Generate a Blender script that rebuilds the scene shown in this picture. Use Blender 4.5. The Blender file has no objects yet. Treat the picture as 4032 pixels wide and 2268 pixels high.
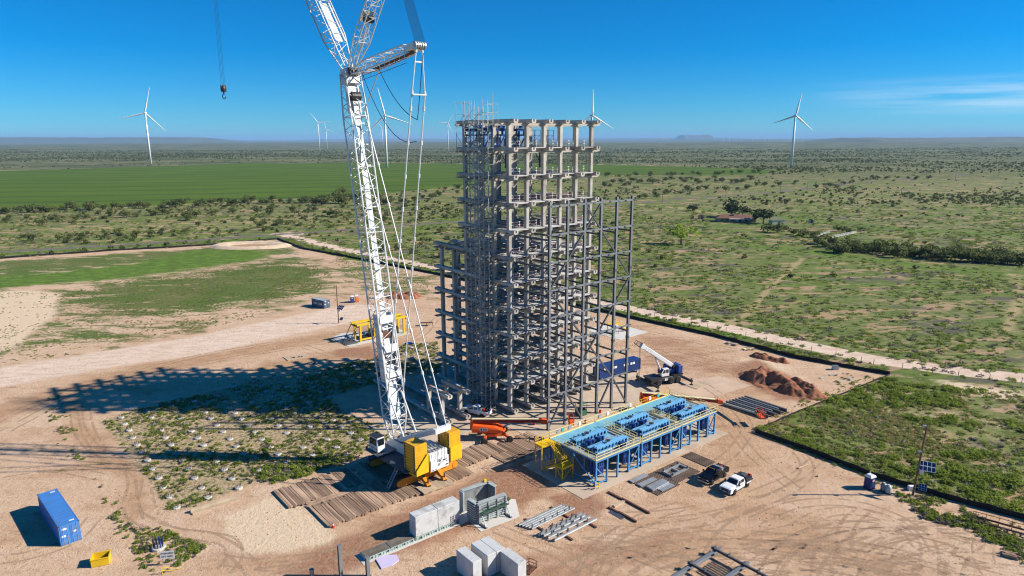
import bpy, math, random
import numpy as np
random.seed(7)
rng = np.random.default_rng(11)
SC = bpy.context.scene
COL = SC.collection

# ------------------------------------------------------------------ camera
CAM_H = 53.0; PITCH = math.radians(12.34); ROLL = math.radians(-0.17); FPX = 2688.0
_r0 = np.array([1, 0, 0.]); _f = np.array([0, math.cos(PITCH), -math.sin(PITCH)]); _u0 = np.array([0, math.sin(PITCH), math.cos(PITCH)])
_R = math.cos(ROLL)*_r0 + math.sin(ROLL)*_u0
_U = -math.sin(ROLL)*_r0 + math.cos(ROLL)*_u0
from mathutils import Matrix, Vector
cam = bpy.data.cameras.new('camera'); cam.sensor_width = 36; cam.lens = 24
cam.clip_start = 0.5; cam.clip_end = 120000
cam_o = bpy.data.objects.new('camera', cam); COL.objects.link(cam_o)
cam_o.matrix_world = Matrix(((_R[0], _U[0], -_f[0], 0), (_R[1], _U[1], -_f[1], 0), (_R[2], _U[2], -_f[2], CAM_H), (0, 0, 0, 1)))
SC.camera = cam_o

# ------------------------------------------------------------------ sky, sun, exposure
SUN_EL = math.radians(32.0); SKYT = (.42, .86, 1.14, 1)
w = bpy.data.worlds.new('World'); SC.world = w; w.use_nodes = True
nt = w.node_tree; nt.nodes.clear()
sky = nt.nodes.new('ShaderNodeTexSky'); sky.sky_type = 'NISHITA'; sky.sun_disc = False
sky.sun_elevation = SUN_EL; sky.sun_rotation = math.radians(90)
sky.altitude = 1500; sky.air_density = 1.0; sky.dust_density = 0.0; sky.ozone_density = 6.0
hs = nt.nodes.new('ShaderNodeHueSaturation'); hs.inputs['Saturation'].default_value = 1.14; hs.inputs['Value'].default_value = 1.0
bg = nt.nodes.new('ShaderNodeBackground'); bg.inputs[1].default_value = 0.072
wo = nt.nodes.new('ShaderNodeOutputWorld')
# thin cirrus streaks low in the sky
tc = nt.nodes.new('ShaderNodeTexCoord'); mp = nt.nodes.new('ShaderNodeMapping'); mp.inputs['Scale'].default_value = (2.6, 2.6, 46); mp.inputs['Rotation'].default_value = (0, math.radians(-1.5), 0)
mp.inputs['Location'].default_value = (0.35, 0.0, 0.2)
cn = nt.nodes.new('ShaderNodeTexNoise'); cn.inputs['Scale'].default_value = 2.0; cn.inputs['Detail'].default_value = 7; cn.inputs['Roughness'].default_value = .55
cr = nt.nodes.new('ShaderNodeValToRGB'); cr.color_ramp.elements[0].position = .36; cr.color_ramp.elements[1].position = .72
cr.color_ramp.elements[1].color = (.62, .62, .62, 1); cr.color_ramp.elements[0].color = (0, 0, 0, 1)
mx = nt.nodes.new('ShaderNodeMixRGB'); mx.inputs[2].default_value = (8.5, 9.6, 10.5, 1)
nt.links.new(tc.outputs['Generated'], mp.inputs[0]); nt.links.new(mp.outputs[0], cn.inputs[0]); nt.links.new(cn.outputs[0], cr.inputs[0])
tn = nt.nodes.new('ShaderNodeMixRGB'); tn.blend_type = 'MULTIPLY'; tn.inputs[0].default_value = 1; tn.inputs[2].default_value = SKYT
nt.links.new(sky.outputs[0], tn.inputs[1]); nt.links.new(tn.outputs[0], hs.inputs['Color']); nt.links.new(hs.outputs[0], mx.inputs[1]); sxyz = nt.nodes.new('ShaderNodeSeparateXYZ'); nt.links.new(tc.outputs['Generated'], sxyz.inputs[0])
def _mr(sock, a, b):
    q = nt.nodes.new('ShaderNodeMapRange'); q.interpolation_type = 'SMOOTHSTEP'; q.inputs[1].default_value = a; q.inputs[2].default_value = b; nt.links.new(sock, q.inputs[0]); return q.outputs[0]
def _mm(a, b):
    q = nt.nodes.new('ShaderNodeMath'); q.operation = 'MULTIPLY'; nt.links.new(a, q.inputs[0]); nt.links.new(b, q.inputs[1]); return q.outputs[0]
band = _mm(_mm(_mr(sxyz.outputs[2], .022, .040), _mr(sxyz.outputs[2], .078, .050)), _mr(sxyz.outputs[0], .34, .60))
nt.links.new(_mm(cr.outputs[0], band), mx.inputs[0])
nt.links.new(mx.outputs[0], bg.inputs[0]); nt.links.new(bg.outputs[0], wo.inputs[0])

sl = bpy.data.lights.new('sun', 'SUN'); sl.energy = 5.0; sl.angle = math.radians(.53); sl.color = (1, .94, .83)
so = bpy.data.objects.new('sun', sl); COL.objects.link(so)
so.rotation_euler = Vector((-math.cos(SUN_EL), 0.014, -math.sin(SUN_EL))).to_track_quat('-Z', 'Y').to_euler()
so.location = (200, 100, 200)
SC.view_settings.view_transform = 'Standard'; SC.view_settings.look = 'None'
SC.view_settings.exposure = 0.58; SC.view_settings.gamma = 1.0
SC.view_settings.use_curve_mapping = False
SC.render.engine = 'CYCLES'
SC.cycles.use_denoising = True
SC.cycles.max_bounces = 6; SC.cycles.diffuse_bounces = 1; SC.cycles.glossy_bounces = 2; SC.cycles.transparent_max_bounces = 8
SC.cycles.volume_bounces = 0
SC.cycles.pixel_filter_type = 'BLACKMAN_HARRIS'; SC.cycles.filter_width = 1.15

# ------------------------------------------------------------------ photo pixel -> place
def G(x, y, z=0.0):
    """a pixel of the 4032-wide photograph -> the point where its ray meets height z"""
    d = _f + _R*(x-2016)/FPX - _U*(y-1134)/FPX
    t = (z-CAM_H)/d[2]
    return (d[0]*t, d[1]*t)
S = 4032/2576
def g(x, y, z=0.0): return G(x*S, y*S, z)
def at_depth(x, y, Y):
    d = _f + _R*(x-2016)/FPX - _U*(y-1134)/FPX; t = Y/d[1]
    return (d[0]*t, Y, CAM_H+d[2]*t)
# the site's own grid: a runs along the rows, b across them
TH = math.radians(38.8); CA, SA = math.cos(TH), math.sin(TH)
def W(a, b, z=0.0): return (-.5 + a*CA - b*SA, 127.3 + a*SA + b*CA, z)

# ------------------------------------------------------------------ mesh helpers
class MB:
    def __init__(s): s.v = []; s.f = []; s.n = 0
    def add(s, v, f):
        s.v.extend(v); s.f.extend([tuple(i+s.n for i in q) for q in f]); s.n += len(v); return s
    def box(s, c, d, rz=0.0, ry=0.0, rx=0.0):
        x, y, z = d[0]/2, d[1]/2, d[2]/2
        P = [(-x,-y,-z),(x,-y,-z),(x,y,-z),(-x,y,-z),(-x,-y,z),(x,-y,z),(x,y,z),(-x,y,z)]
        if rz or ry or rx:
            m = Matrix.Rotation(rz, 3, 'Z') @ Matrix.Rotation(ry, 3, 'Y') @ Matrix.Rotation(rx, 3, 'X')
            P = [tuple(m @ Vector(p)) for p in P]
        return s.add([(p[0]+c[0], p[1]+c[1], p[2]+c[2]) for p in P],
                     [(0,3,2,1),(4,5,6,7),(0,1,5,4),(1,2,6,5),(2,3,7,6),(3,0,4,7)])
    def b2(s, lo, hi):
        return s.box([(lo[i]+hi[i])/2 for i in range(3)], [hi[i]-lo[i] for i in range(3)])
    def frame(s, p0, p1, up=(0,0,1)):
        p0 = Vector(p0); p1 = Vector(p1); d = (p1-p0)
        L = d.length; d = d/L if L > 1e-9 else Vector((0,0,1))
        u = Vector(up)
        if abs(d.dot(u)) > .98: u = Vector((1,0,0)) if abs(d.x) < .9 else Vector((0,1,0))
        sx = d.cross(u).normalized(); uy = sx.cross(d)
        return p0, p1, sx, uy
    def bar(s, p0, p1, w, h=None, up=(0,0,1)):
        h = h or w; p0, p1, sx, uy = s.frame(p0, p1, up)
        v = []
        for p in (p0, p1):
            for i, j in ((-1,-1),(1,-1),(1,1),(-1,1)): v.append(tuple(p + sx*(w/2*i) + uy*(h/2*j)))
        return s.add(v, [(3,2,1,0),(4,5,6,7),(0,1,5,4),(1,2,6,5),(2,3,7,6),(3,0,4,7)])
    def ibar(s, p0, p1, w, h, t=.03, up=(0,0,1)):
        p0, p1, sx, uy = s.frame(p0, p1, up)
        for off, ww, hh in ((h/2-t/2, w, t), (-h/2+t/2, w, t), (0, t, h-2*t)):
            v = []
            for p in (p0, p1):
                for i, j in ((-1,-1),(1,-1),(1,1),(-1,1)): v.append(tuple(p + uy*off + sx*(ww/2*i) + uy*(hh/2*j)))
            s.add(v, [(3,2,1,0),(4,5,6,7),(0,1,5,4),(1,2,6,5),(2,3,7,6),(3,0,4,7)])
        return s
    def tube(s, p0, p1, r, n=6, r2=None, cap=True):
        r2 = r if r2 is None else r2; p0, p1, sx, uy = s.frame(p0, p1)
        v = []
        for p, rr in ((p0, r), (p1, r2)):
            for k in range(n):
                t = 2*math.pi*k/n; v.append(tuple(p + sx*(rr*math.cos(t)) + uy*(rr*math.sin(t))))
        f = [(k, (k+1) % n, n+(k+1) % n, n+k) for k in range(n)]
        if cap: f += [tuple(range(n-1, -1, -1)), tuple(range(n, 2*n))]
        return s.add(v, f)
    def path(s, pts, r, n=6):
        for p, q in zip(pts[:-1], pts[1:]): s.tube(p, q, r, n)
        return s
    def prism(s, poly, lo, hi, axis='y'):
        """outline poly (2d) pushed from lo to hi along an axis; poly is (x,z) for y, (y,z) for x, (x,y) for z"""
        n = len(poly); v = []
        for h in (lo, hi):
            for p, q in poly: v.append((p, h, q) if axis == 'y' else (h, p, q) if axis == 'x' else (p, q, h))
        f = [(k, (k+1) % n, n+(k+1) % n, n+k) for k in range(n)] + [tuple(range(n-1, -1, -1)), tuple(range(n, 2*n))]
        return s.add(v, f)
    def lathe(s, prof, n=12, c=(0,0,0), axis='z'):
        v = []; m = len(prof)
        for r, h in prof:
            for k in range(n):
                t = 2*math.pi*k/n; x, y = r*math.cos(t), r*math.sin(t)
                p = (x, y, h) if axis == 'z' else (x, h, y) if axis == 'y' else (h, x, y)
                v.append((p[0]+c[0], p[1]+c[1], p[2]+c[2]))
        f = []
        for i in range(m-1):
            for k in range(n): f.append((i*n+k, i*n+(k+1) % n, (i+1)*n+(k+1) % n, (i+1)*n+k))
        f += [tuple(range(n-1, -1, -1)), tuple(range((m-1)*n, m*n))]
        return s.add(v, f)
    def loft(s, rings, cap=True):
        m = len(rings[0]); v = [p for r in rings for p in r]; f = []
        for i in range(len(rings)-1):
            for k in range(m): f.append((i*m+k, i*m+(k+1) % m, (i+1)*m+(k+1) % m, (i+1)*m+k))
        if cap: f += [tuple(range(m-1, -1, -1)), tuple(range((len(rings)-1)*m, len(rings)*m))]
        return s.add(v, f)
    def mesh(s, name, mat, smooth=False, fix=True):
        me = bpy.data.meshes.new(name); me.from_pydata(s.v, [], s.f)
        if fix:
            import bmesh
            bm = bmesh.new(); bm.from_mesh(me); bmesh.ops.recalc_face_normals(bm, faces=bm.faces); bm.to_mesh(me); bm.free()
        if mat: me.materials.append(mat)
        if smooth: me.polygons.foreach_set('use_smooth', [True]*len(me.polygons))
        me.update(); return me

def link(name, me, parent=None, loc=None, rz=0.0, rot=None, scale=None):
    o = bpy.data.objects.new(name, me); COL.objects.link(o)
    if parent is not None: o.parent = parent
    if loc is not None: o.location = loc
    if rz: o.rotation_euler = (0, 0, rz)
    if rot is not None: o.rotation_euler = rot
    if scale is not None: o.scale = scale
    return o
def obj(name, mb, mat, parent=None, smooth=False, bevel=0, **kw):
    o = link(name, mb.mesh(name, mat, smooth), parent, **kw)
    if bevel:
        m = o.modifiers.new('bevel', 'BEVEL'); m.width = bevel; m.segments = 1; m.limit_method = 'ANGLE'
    return o
def tag(o, label, cat, group=None, kind=None):
    if label: o['label'] = label
    if cat: o['category'] = cat
    if group: o['group'] = group
    if kind: o['kind'] = kind
    return o
def thing(name, label, cat, loc=(0,0,0), rz=0.0, group=None):
    o = bpy.data.objects.new(name, None); COL.objects.link(o); o.empty_display_size = .3
    o.location = loc; o.rotation_euler = (0, 0, rz)
    return tag(o, label, cat, group)
def struct(o): o['kind'] = 'structure'; return o
_cache = {}
def shared(key, fn, mat, smooth=False):
    if key not in _cache: _cache[key] = fn().mesh(str(key[0]), mat, smooth)
    return _cache[key]
def kids(o): return [c for c in o.children]
_children = {}
def copy_thing(root, loc, rz=None, label=None, group=None, scale=None):
    if root.name not in _children: _children[root.name] = [(c, [d for d in c.children]) for c in root.children]
    r = root.copy(); COL.objects.link(r); r.location = loc
    if rz is not None: r.rotation_euler = (0, 0, rz)
    if scale is not None: r.scale = scale
    if label: r['label'] = label
    if group: r['group'] = group
    for c, ds in _children[root.name]:
        k = c.copy(); COL.objects.link(k); k.parent = r
        for d in ds:
            e = d.copy(); COL.objects.link(e); e.parent = k
    return r
def text_mesh(name, s, size, mat, depth=.01, align='CENTER'):
    cu = bpy.data.curves.new(name, 'FONT'); cu.body = s; cu.size = size; cu.extrude = depth; cu.align_x = align; cu.align_y = 'CENTER'
    cu.offset = size*.012; cu.resolution_u = 2
    o = bpy.data.objects.new(name, cu); COL.objects.link(o)
    dg = bpy.context.evaluated_depsgraph_get()
    me = bpy.data.meshes.new_from_object(o.evaluated_get(dg)); me.name = name
    bpy.data.objects.remove(o); me.materials.clear(); me.materials.append(mat); return me

# ------------------------------------------------------------------ materials
def srgb(r, g_, b): return tuple(((c/255)/12.92 if c/255 <= .04045 else ((c/255+.055)/1.055)**2.4) for c in (r, g_, b))
class NT:
    def __init__(s, m): s.t = m.node_tree; s.n = s.t.nodes; s.l = s.t.links
    def node(s, ty, **kw):
        n = s.n.new(ty)
        for k, v in kw.items(): setattr(n, k, v)
        return n
    def lk(s, a, b): s.l.new(a, b)
    def setin(s, sock, v):
        if hasattr(v, 'links') or isinstance(v, bpy.types.NodeSocket): s.l.new(v, sock)
        else: sock.default_value = v
    def math(s, op, a, b=0.0, clamp=False):
        n = s.node('ShaderNodeMath', operation=op, use_clamp=clamp); s.setin(n.inputs[0], a); s.setin(n.inputs[1], b); return n.outputs[0]
    def noise(s, vec, scale, detail=4, rough=.55, dist=0.0):
        n = s.node('ShaderNodeTexNoise'); n.inputs['Scale'].default_value = scale; n.inputs['Detail'].default_value = detail
        n.inputs['Roughness'].default_value = rough; n.inputs['Distortion'].default_value = dist; s.lk(vec, n.inputs['Vector']); return n.outputs[0]
    def mix(s, f, a, b, mode='MIX'):
        n = s.node('ShaderNodeMixRGB', blend_type=mode)
        s.setin(n.inputs[0], f)
        for i, v in ((1, a), (2, b)):
            if isinstance(v, tuple): n.inputs[i].default_value = (*v[:3], 1)
            else: s.lk(v, n.inputs[i])
        return n.outputs[0]
    def ramp(s, f, lo, hi, a=0.0, b=1.0):
        n = s.node('ShaderNodeMapRange', interpolation_type='SMOOTHSTEP'); s.setin(n.inputs['Value'], f)
        n.inputs['From Min'].default_value = lo; n.inputs['From Max'].default_value = hi; n.inputs['To Min'].default_value = a; n.inputs['To Max'].default_value = b
        return n.outputs[0]
def newmat(name):
    m = bpy.data.materials.new(name); m.use_nodes = True; n = NT(m); b = n.n['Principled BSDF']; return m, n, b
def mat(name, col, rough=.6, metal=0.0, var=.12, vs=.8, bump=0.0, bs=12.0, dirt=None, da=.5, ds=1.5, rnd=.06, spec=.4):
    """painted / cast / wooden surface: base colour, blotchy variation, optional dirt colour in patches, fine relief"""
    m, n, b = newmat(name)
    tcn = n.node('ShaderNodeTexCoord'); v = tcn.outputs['Object']
    oi = n.node('ShaderNodeObjectInfo')
    off = n.node('ShaderNodeVectorMath', operation='ADD'); n.lk(v, off.inputs[0])
    sc = n.node('ShaderNodeVectorMath', operation='SCALE'); n.lk(oi.outputs['Location'], sc.inputs[0]); sc.inputs['Scale'].default_value = .37
    n.lk(sc.outputs[0], off.inputs[1]); v = off.outputs[0]
    nz = n.noise(v, vs, 5, .6)
    c = n.mix(n.ramp(nz, .25, .75), tuple(x*(1-var) for x in col), tuple(min(1, x*(1+var)) for x in col))
    if dirt:
        dz = n.noise(v, ds, 6, .68, .4)
        c = n.mix(n.ramp(dz, .62-.25*da, .80-.2*da, 0, min(1, .35+da)), c, dirt)
    if rnd:
        hv = n.node('ShaderNodeHueSaturation'); n.lk(c, hv.inputs['Color'])
        n.lk(n.math('MULTIPLY_ADD', oi.outputs['Random'], 2*rnd), hv.inputs['Value'])
        hv.inputs['Value'].links[0].from_node.inputs[2].default_value = 1-rnd
        c = hv.outputs[0]
    n.lk(c, b.inputs['Base Color']); b.inputs['Roughness'].default_value = rough; b.inputs['Metallic'].default_value = metal
    b.inputs['Specular IOR Level'].default_value = spec
    if bump:
        bz = n.noise(v, bs, 5, .65); bn = n.node('ShaderNodeBump'); bn.inputs['Strength'].default_value = bump; bn.inputs['Distance'].default_value = .05
        n.lk(bz, bn.inputs['Height']); n.lk(bn.outputs[0], b.inputs['Normal'])
    return m
DUST = (.46, .30, .19)
M_CONC = mat('concrete', (.45,.41,.36), .85, var=.16, vs=.35, bump=.25, bs=6, dirt=(.27,.24,.21), da=.4, ds=.6, rnd=.17, spec=.25)
M_CONCL = mat('concrete_light', (.56,.56,.55), .85, var=.10, vs=.5, bump=.3, bs=5, dirt=(.34,.335,.32), da=.6, ds=.5, rnd=.05, spec=.25)
M_SLAB = mat('concrete_slab', (.53,.42,.315), .9, var=.12, vs=.15, bump=.2, bs=3, dirt=(.45,.31,.21), da=.55, ds=.25, rnd=0, spec=.2)
M_STEEL = mat('painted_steel_grey', (.215,.225,.24), .5, .25, var=.12, vs=.6, dirt=(.14,.145,.155), da=.3, rnd=.06)
M_STEELD = mat('painted_steel_dark', (.10,.105,.11), .55, .25, var=.15, dirt=(.06,.06,.065), da=.3)
M_GALV = mat('galvanised_steel', (.40,.42,.44), .42, .45, var=.14, vs=1.2, dirt=(.30,.31,.32), da=.4)
M_WHITE = mat('white_paint', (.70,.70,.69), .42, 0, var=.05, vs=.5, dirt=(.55,.52,.47), da=.18, ds=.8)
M_WTURB = mat('turbine_white', (.80,.80,.79), .4, 0, var=.02, rnd=.02)
M_YEL = mat('yellow_paint', (.68,.36,.015), .5, 0, var=.12, vs=.9, dirt=(.55,.30,.05), da=.3, ds=1.1)
M_YELB = mat('bright_yellow_paint', (.74,.46,.012), .5, 0, var=.1, vs=.9, dirt=(.5,.33,.06), da=.2, ds=2)
M_YELP = mat('faded_yellow_paint', (.80,.66,.28), .55, 0, var=.1, vs=1.5)
M_ORG = mat('orange_paint', (.80,.27,.02), .5, 0, var=.12, dirt=(.45,.18,.04), da=.25)
M_JLG = mat('lift_orange_paint', (.80,.105,.012), .42, 0, var=.08, dirt=(.5,.12,.04), da=.15)
M_RED = mat('dark_red_paint', (.24,.022,.014), .5, 0, var=.15, dirt=(.2,.05,.03), da=.3)
M_BLUE = mat('blue_paint', (.075,.27,.52), .5, 0, var=.14, vs=1.2, dirt=(.03,.11,.28), da=.25)
M_BLUED = mat('deep_blue_paint', (.010,.050,.23), .45, 0, var=.14, vs=1.2, dirt=(.03,.06,.16), da=.25)
M_BLUEL = mat('pale_blue_paint', (.14,.36,.58), .5, 0, var=.14, vs=1.2, dirt=(.08,.20,.36), da=.25)
M_DECK = mat('sky_blue_deck', (.17,.44,.56), .6, 0, var=.12, vs=.8, dirt=(.30,.42,.46), da=.35, ds=.8)
M_CONT = mat('container_blue', (.055,.205,.53), .5, 0, var=.10, vs=.5, dirt=(.10,.16,.27), da=.5, ds=.8)
M_CONTN = mat('container_navy', (.018,.05,.19), .45, 0, var=.12, vs=.5, dirt=(.04,.06,.14), da=.3)
M_CMA = mat('container_slate', (.055,.095,.15), .55, 0, var=.15, dirt=(.16,.19,.22), da=.3)
M_CMAT = mat('container_slate_roof', (.32,.37,.40), .6, 0, var=.12)
M_BLACK = mat('black_rubber', (.018,.018,.019), .75, 0, var=.2, dirt=(.07,.055,.045), da=.3)
M_GRID = mat('black_painted_steel', (.03,.03,.033), .5, .1, var=.2, dirt=(.08,.07,.06), da=.3)
M_RUST = mat('rusty_steel', (.13,.055,.033), .85, 0, var=.35, vs=2, dirt=(.06,.035,.03), da=.4)
M_WOOD = mat('weathered_timber', (.35,.235,.16), .9, 0, var=.35, vs=.9, bump=.5, bs=8, dirt=(.19,.125,.09), da=.45, ds=1.6, rnd=.38, spec=.15)
M_WOODL = mat('pale_timber', (.50,.38,.26), .9, 0, var=.15, vs=1, bump=.3, bs=8, dirt=(.30,.22,.15), da=.35, rnd=.12, spec=.15)
M_POLE = mat('pole_timber', (.17,.10,.06), .9, 0, var=.2, vs=1, rnd=.1)
M_FABRIC = mat('black_silt_fabric', (.012,.012,.013), .8, 0, var=.2)
M_TEAL = mat('pale_green_steel', (.36,.46,.42), .6, 0, var=.14, vs=1.2, dirt=(.24,.29,.27), da=.35)
M_GALVG = mat('grey_green_steel', (.40,.44,.43), .6, .1, var=.14, dirt=(.27,.28,.27), da=.35)
M_FORMW = mat('form_face', (.28,.29,.28), .6, .1, var=.25, vs=.6, dirt=(.13,.12,.11), da=.5, ds=.6)
M_LILAC = mat('lilac_sheet', (.60,.52,.72), .7, 0, var=.05)
M_GREEN = mat('dark_green_paint', (.03,.10,.05), .5, 0, var=.15)
M_TEALP = mat('teal_box', (.05,.42,.42), .5)
M_GLASS = mat('dark_glass', (.012,.014,.016), .08, 0, var=.1, rnd=0, spec=.8)
M_CARB = mat('black_car_paint', (.004,.004,.005), .2, 0, var=.1, rnd=0, spec=.3)
M_CARW = mat('white_car_paint', (.80,.80,.80), .25, 0, var=.03, rnd=0, spec=.6)
M_CHROME = mat('chrome', (.55,.55,.56), .25, .9, var=.05)
M_LAMP = mat('lamp_lens', (.75,.76,.78), .15, 0, var=.05)
M_LAMPR = mat('red_lens', (.45,.02,.015), .2, 0, var=.05)
M_REDP = mat('red_paint', (.60,.03,.015), .5, 0, var=.1)
M_MESH = mat('pale_walkway_mesh', (.60,.63,.63), .6, 0, var=.06, vs=.6)
M_CABLE = mat('steel_cable', (.055,.07,.10), .5, .3, var=.1)
M_CABLEB = mat('blue_cable', (.01,.06,.17), .6, 0, var=.1)
M_TILE = mat('brown_roof', (.20,.095,.065), .85, 0, var=.2, vs=.4)
M_WALL = mat('tan_wall', (.42,.27,.18), .85, 0, var=.15)
M_CREAM = mat('cream_wall', (.62,.55,.34), .8, 0, var=.1)
M_SOLAR = mat('solar_cell', (.012,.025,.075), .15, 0, var=.2, spec=.7)
M_TEXTD = mat('dark_lettering', (.02,.02,.022), .7, 0, var=.05, rnd=0)
M_TEXTW = mat('white_lettering', (.75,.75,.75), .7, 0, var=.05, rnd=0)
# ------------------------------------------------------------------ ground: one sheet to the horizon
def axis(fine_lo, fine_hi, step, far_lo, far_hi, gr):
    a = list(np.arange(fine_lo, fine_hi+1e-6, step)); d = step; x = fine_hi
    while x < far_hi: d *= gr; x += d; a.append(x)
    d = step; x = fine_lo; pre = []
    while x > far_lo: d *= gr; x -= d; pre.append(x)
    return np.array(pre[::-1] + a)
xs = axis(-125, 125, 1.0, -45000, 45000, 1.06)
ys = axis(66, 240, 1.0, -1500, 62000, 1.032)
GX, GY = np.meshgrid(xs, ys); VX, VY = GX.ravel(), GY.ravel()
def vnoise(x, y, s, seed):
    """smooth value noise"""
    x = x/s; y = y/s; xi = np.floor(x).astype(np.int64); yi = np.floor(y).astype(np.int64); fx, fy = x-xi, y-yi
    def h(i, j):
        k = (i*374761393 + j*668265263 + seed*1442695041) & 0x7fffffff
        k = ((k ^ (k >> 13))*1274126177) & 0x7fffffff
        return (k & 0xffff)/65535.0
    fx = fx*fx*(3-2*fx); fy = fy*fy*(3-2*fy)
    return (h(xi, yi)*(1-fx)+h(xi+1, yi)*fx)*(1-fy) + (h(xi, yi+1)*(1-fx)+h(xi+1, yi+1)*fx)*fy
def height(x, y):
    r = np.hypot(x, y)
    far = np.clip((r-1900)/3000, 0, 1)
    z = far*(26*(vnoise(x, y, 1700, 3)-.55) + 60*np.clip((r-6000)/9000, 0, 1)*(vnoise(x, y, 5200, 5)-.6))
    mid = np.clip((r-300)/500, 0, 1)
    z = z + mid*4.0*(vnoise(x, y, 420, 9)-.5)
    near = np.clip((x-70)/60, 0, 1)+np.clip((y-250)/100, 0, 1)+np.clip((-x-100)/60, 0, 1)
    z = z + np.clip(near, 0, 1)*.25*(vnoise(x, y, 9, 21)-.5)
    return z
VZ = height(VX, VY)
def poly_mask(pts, soft, raw=False):
    P = np.array([g(*p) for p in pts] if not raw else pts); n = len(P)
    inside = np.zeros(len(VX), bool); dist = np.full(len(VX), 1e9)
    lo = P.min(0)-4*soft-2; hi = P.max(0)+4*soft+2
    sel = np.where((VX > lo[0]) & (VX < hi[0]) & (VY > lo[1]) & (VY < hi[1]))[0]
    x, y = VX[sel], VY[sel]; ins = np.zeros(len(sel), bool); dd = np.full(len(sel), 1e9)
    for i in range(n):
        ax, ay = P[i]; bx, by = P[(i+1) % n]
        c = (ay > y) != (by > y)
        with np.errstate(divide='ignore', invalid='ignore'): ins ^= c & (x < (bx-ax)*(y-ay)/(by-ay+1e-12)+ax)
        t = np.clip(((x-ax)*(bx-ax)+(y-ay)*(by-ay))/((bx-ax)**2+(by-ay)**2+1e-12), 0, 1)
        dd = np.minimum(dd, np.hypot(x-ax-t*(bx-ax), y-ay-t*(by-ay)))
    out = np.zeros(len(VX)); out[sel] = np.clip(.5+np.where(ins, dd, -dd)/(2*soft), 0, 1); return out
def line_mask(pts, width, soft, raw=False):
    P = np.array([g(*p) for p in pts] if not raw else pts); d = np.full(len(VX), 1e9)
    for i in range(len(P)-1):
        ax, ay = P[i]; bx, by = P[i+1]
        t = np.clip(((VX-ax)*(bx-ax)+(VY-ay)*(by-ay))/((bx-ax)**2+(by-ay)**2+1e-12), 0, 1)
        d = np.minimum(d, np.hypot(VX-ax-t*(bx-ax), VY-ay-t*(by-ay)))
    return np.clip(.5+(width/2-d)/(2*soft), 0, 1)
FENCE_N = [(-420,690),(0,651),(280,631),(520,618),(700,602),(760,626),(850,642),(1100,691),(1300,735),(1570,797),(1800,847),(2000,901),(2238,944)]
FENCE_E = [(2238,944),(2100,1000),(1990,1045),(1900,1085)]
FENCE_S = [(1900,1088),(2050,1143),(2200,1201),(2400,1261),(2576,1307),(2760,1360)]
SITE = FENCE_N + FENCE_E[1:] + FENCE_S[1:] + [(2760,1800),(-900,1800)]
m_dirt = np.maximum(poly_mask(SITE, 2.0), .42*poly_mask([(2238,946),(2650,1005),(2800,1400),(2576,1305),(2200,1200),(1905,1086),(2100,1001)], 6))
GRAVEL = [(700,588),(745,598),(830,619),(900,635),(1000,655),(1100,674),(1300,715),(1490,757),(1620,785),(1800,818),(2000,863),(2200,905),(2400,933),(2576,951),(3000,985)]
m_pale = np.maximum.reduce([line_mask(GRAVEL, 7.2, .8), line_mask([(690,590),(720,587),(760,588)], 9, 1.5),
    poly_mask([(-200,1040),(0,925),(250,885),(500,845),(650,812),(800,782),(900,765),(1000,770),(960,800),(850,818),(700,850),(500,893),(300,920),(0,975),(-200,1090)], 3.0)])
m_sand = np.maximum.reduce([poly_mask([(-80,740),(60,730),(150,738),(140,790),(90,830),(30,880),(-80,905)], 3.0),
    poly_mask([(560,1300),(690,1245),(790,1295),(850,1345),(835,1372),(700,1388),(620,1393),(570,1350)], 1.6),
    poly_mask([(1860,905),(1960,940),(1990,925),(1900,890)], 3.0), poly_mask([(1130,1115),(1290,1120),(1310,1150),(1180,1165),(1120,1140)], 2.0), poly_mask([(2350,955),(2576,985),(2576,1010),(2400,985)], 3.0)])
m_red = np.maximum.reduce([poly_mask([(700,1440),(880,1350),(1050,1275),(1200,1195),(1330,1155),(1410,1205),(1340,1255),(1270,1310),(1150,1350),(1000,1400),(800,1460)], 3.0),
    poly_mask([(840,880),(930,870),(960,890),(960,905),(850,900)], 2.0), poly_mask([(990,738),(1040,730),(1055,745),(1000,752)], 2.0),
    poly_mask([(1380,1245),(1480,1235),(1540,1280),(1480,1320),(1390,1290)], 2.0), poly_mask([(1830,930),(1900,900),(2060,985),(2050,1015),(1950,1005),(1880,965)], 2.5), .45*poly_mask([(1560,800),(1760,860),(1870,930),(1740,990),(1600,960),(1590,860)], 5),
    .55*poly_mask([(1300,1390),(1500,1330),(1700,1330),(1650,1449),(1300,1480)], 4)])
m_lush = np.maximum.reduce([poly_mask([(-100,706),(120,686),(330,663),(480,630),(600,627),(700,636),(640,655),(480,680),(300,703),(100,718),(-100,740)], 10),
    line_mask([(-100,646),(280,622),(520,609),(700,595)], 7, 3.0), line_mask([(760,618),(900,652),(1100,683)], 6, 3.0), .8*line_mask([(1570,785),(1800,832),(1900,850)], 8, 3.0),
    .62*line_mask([(1580,515),(1700,520),(2000,545),(2300,580),(2576,590)], 30, 16), .66*line_mask([(1900,620),(2100,640),(2300,668),(2576,695)], 22, 12), .6*line_mask([(2250,575),(2576,578)], 16, 12),
    line_mask([(1160,540),(1000,600),(900,620)], 22, 14)*.6, .7*line_mask([(1720,575),(1860,565),(1980,565)], 16, 10), .55*line_mask([(2190,600),(2330,640)], 14, 9), .35*poly_mask([(2300,1010),(2576,1040),(2700,1300),(2576,1290),(2250,1200)], 12)])
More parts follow.
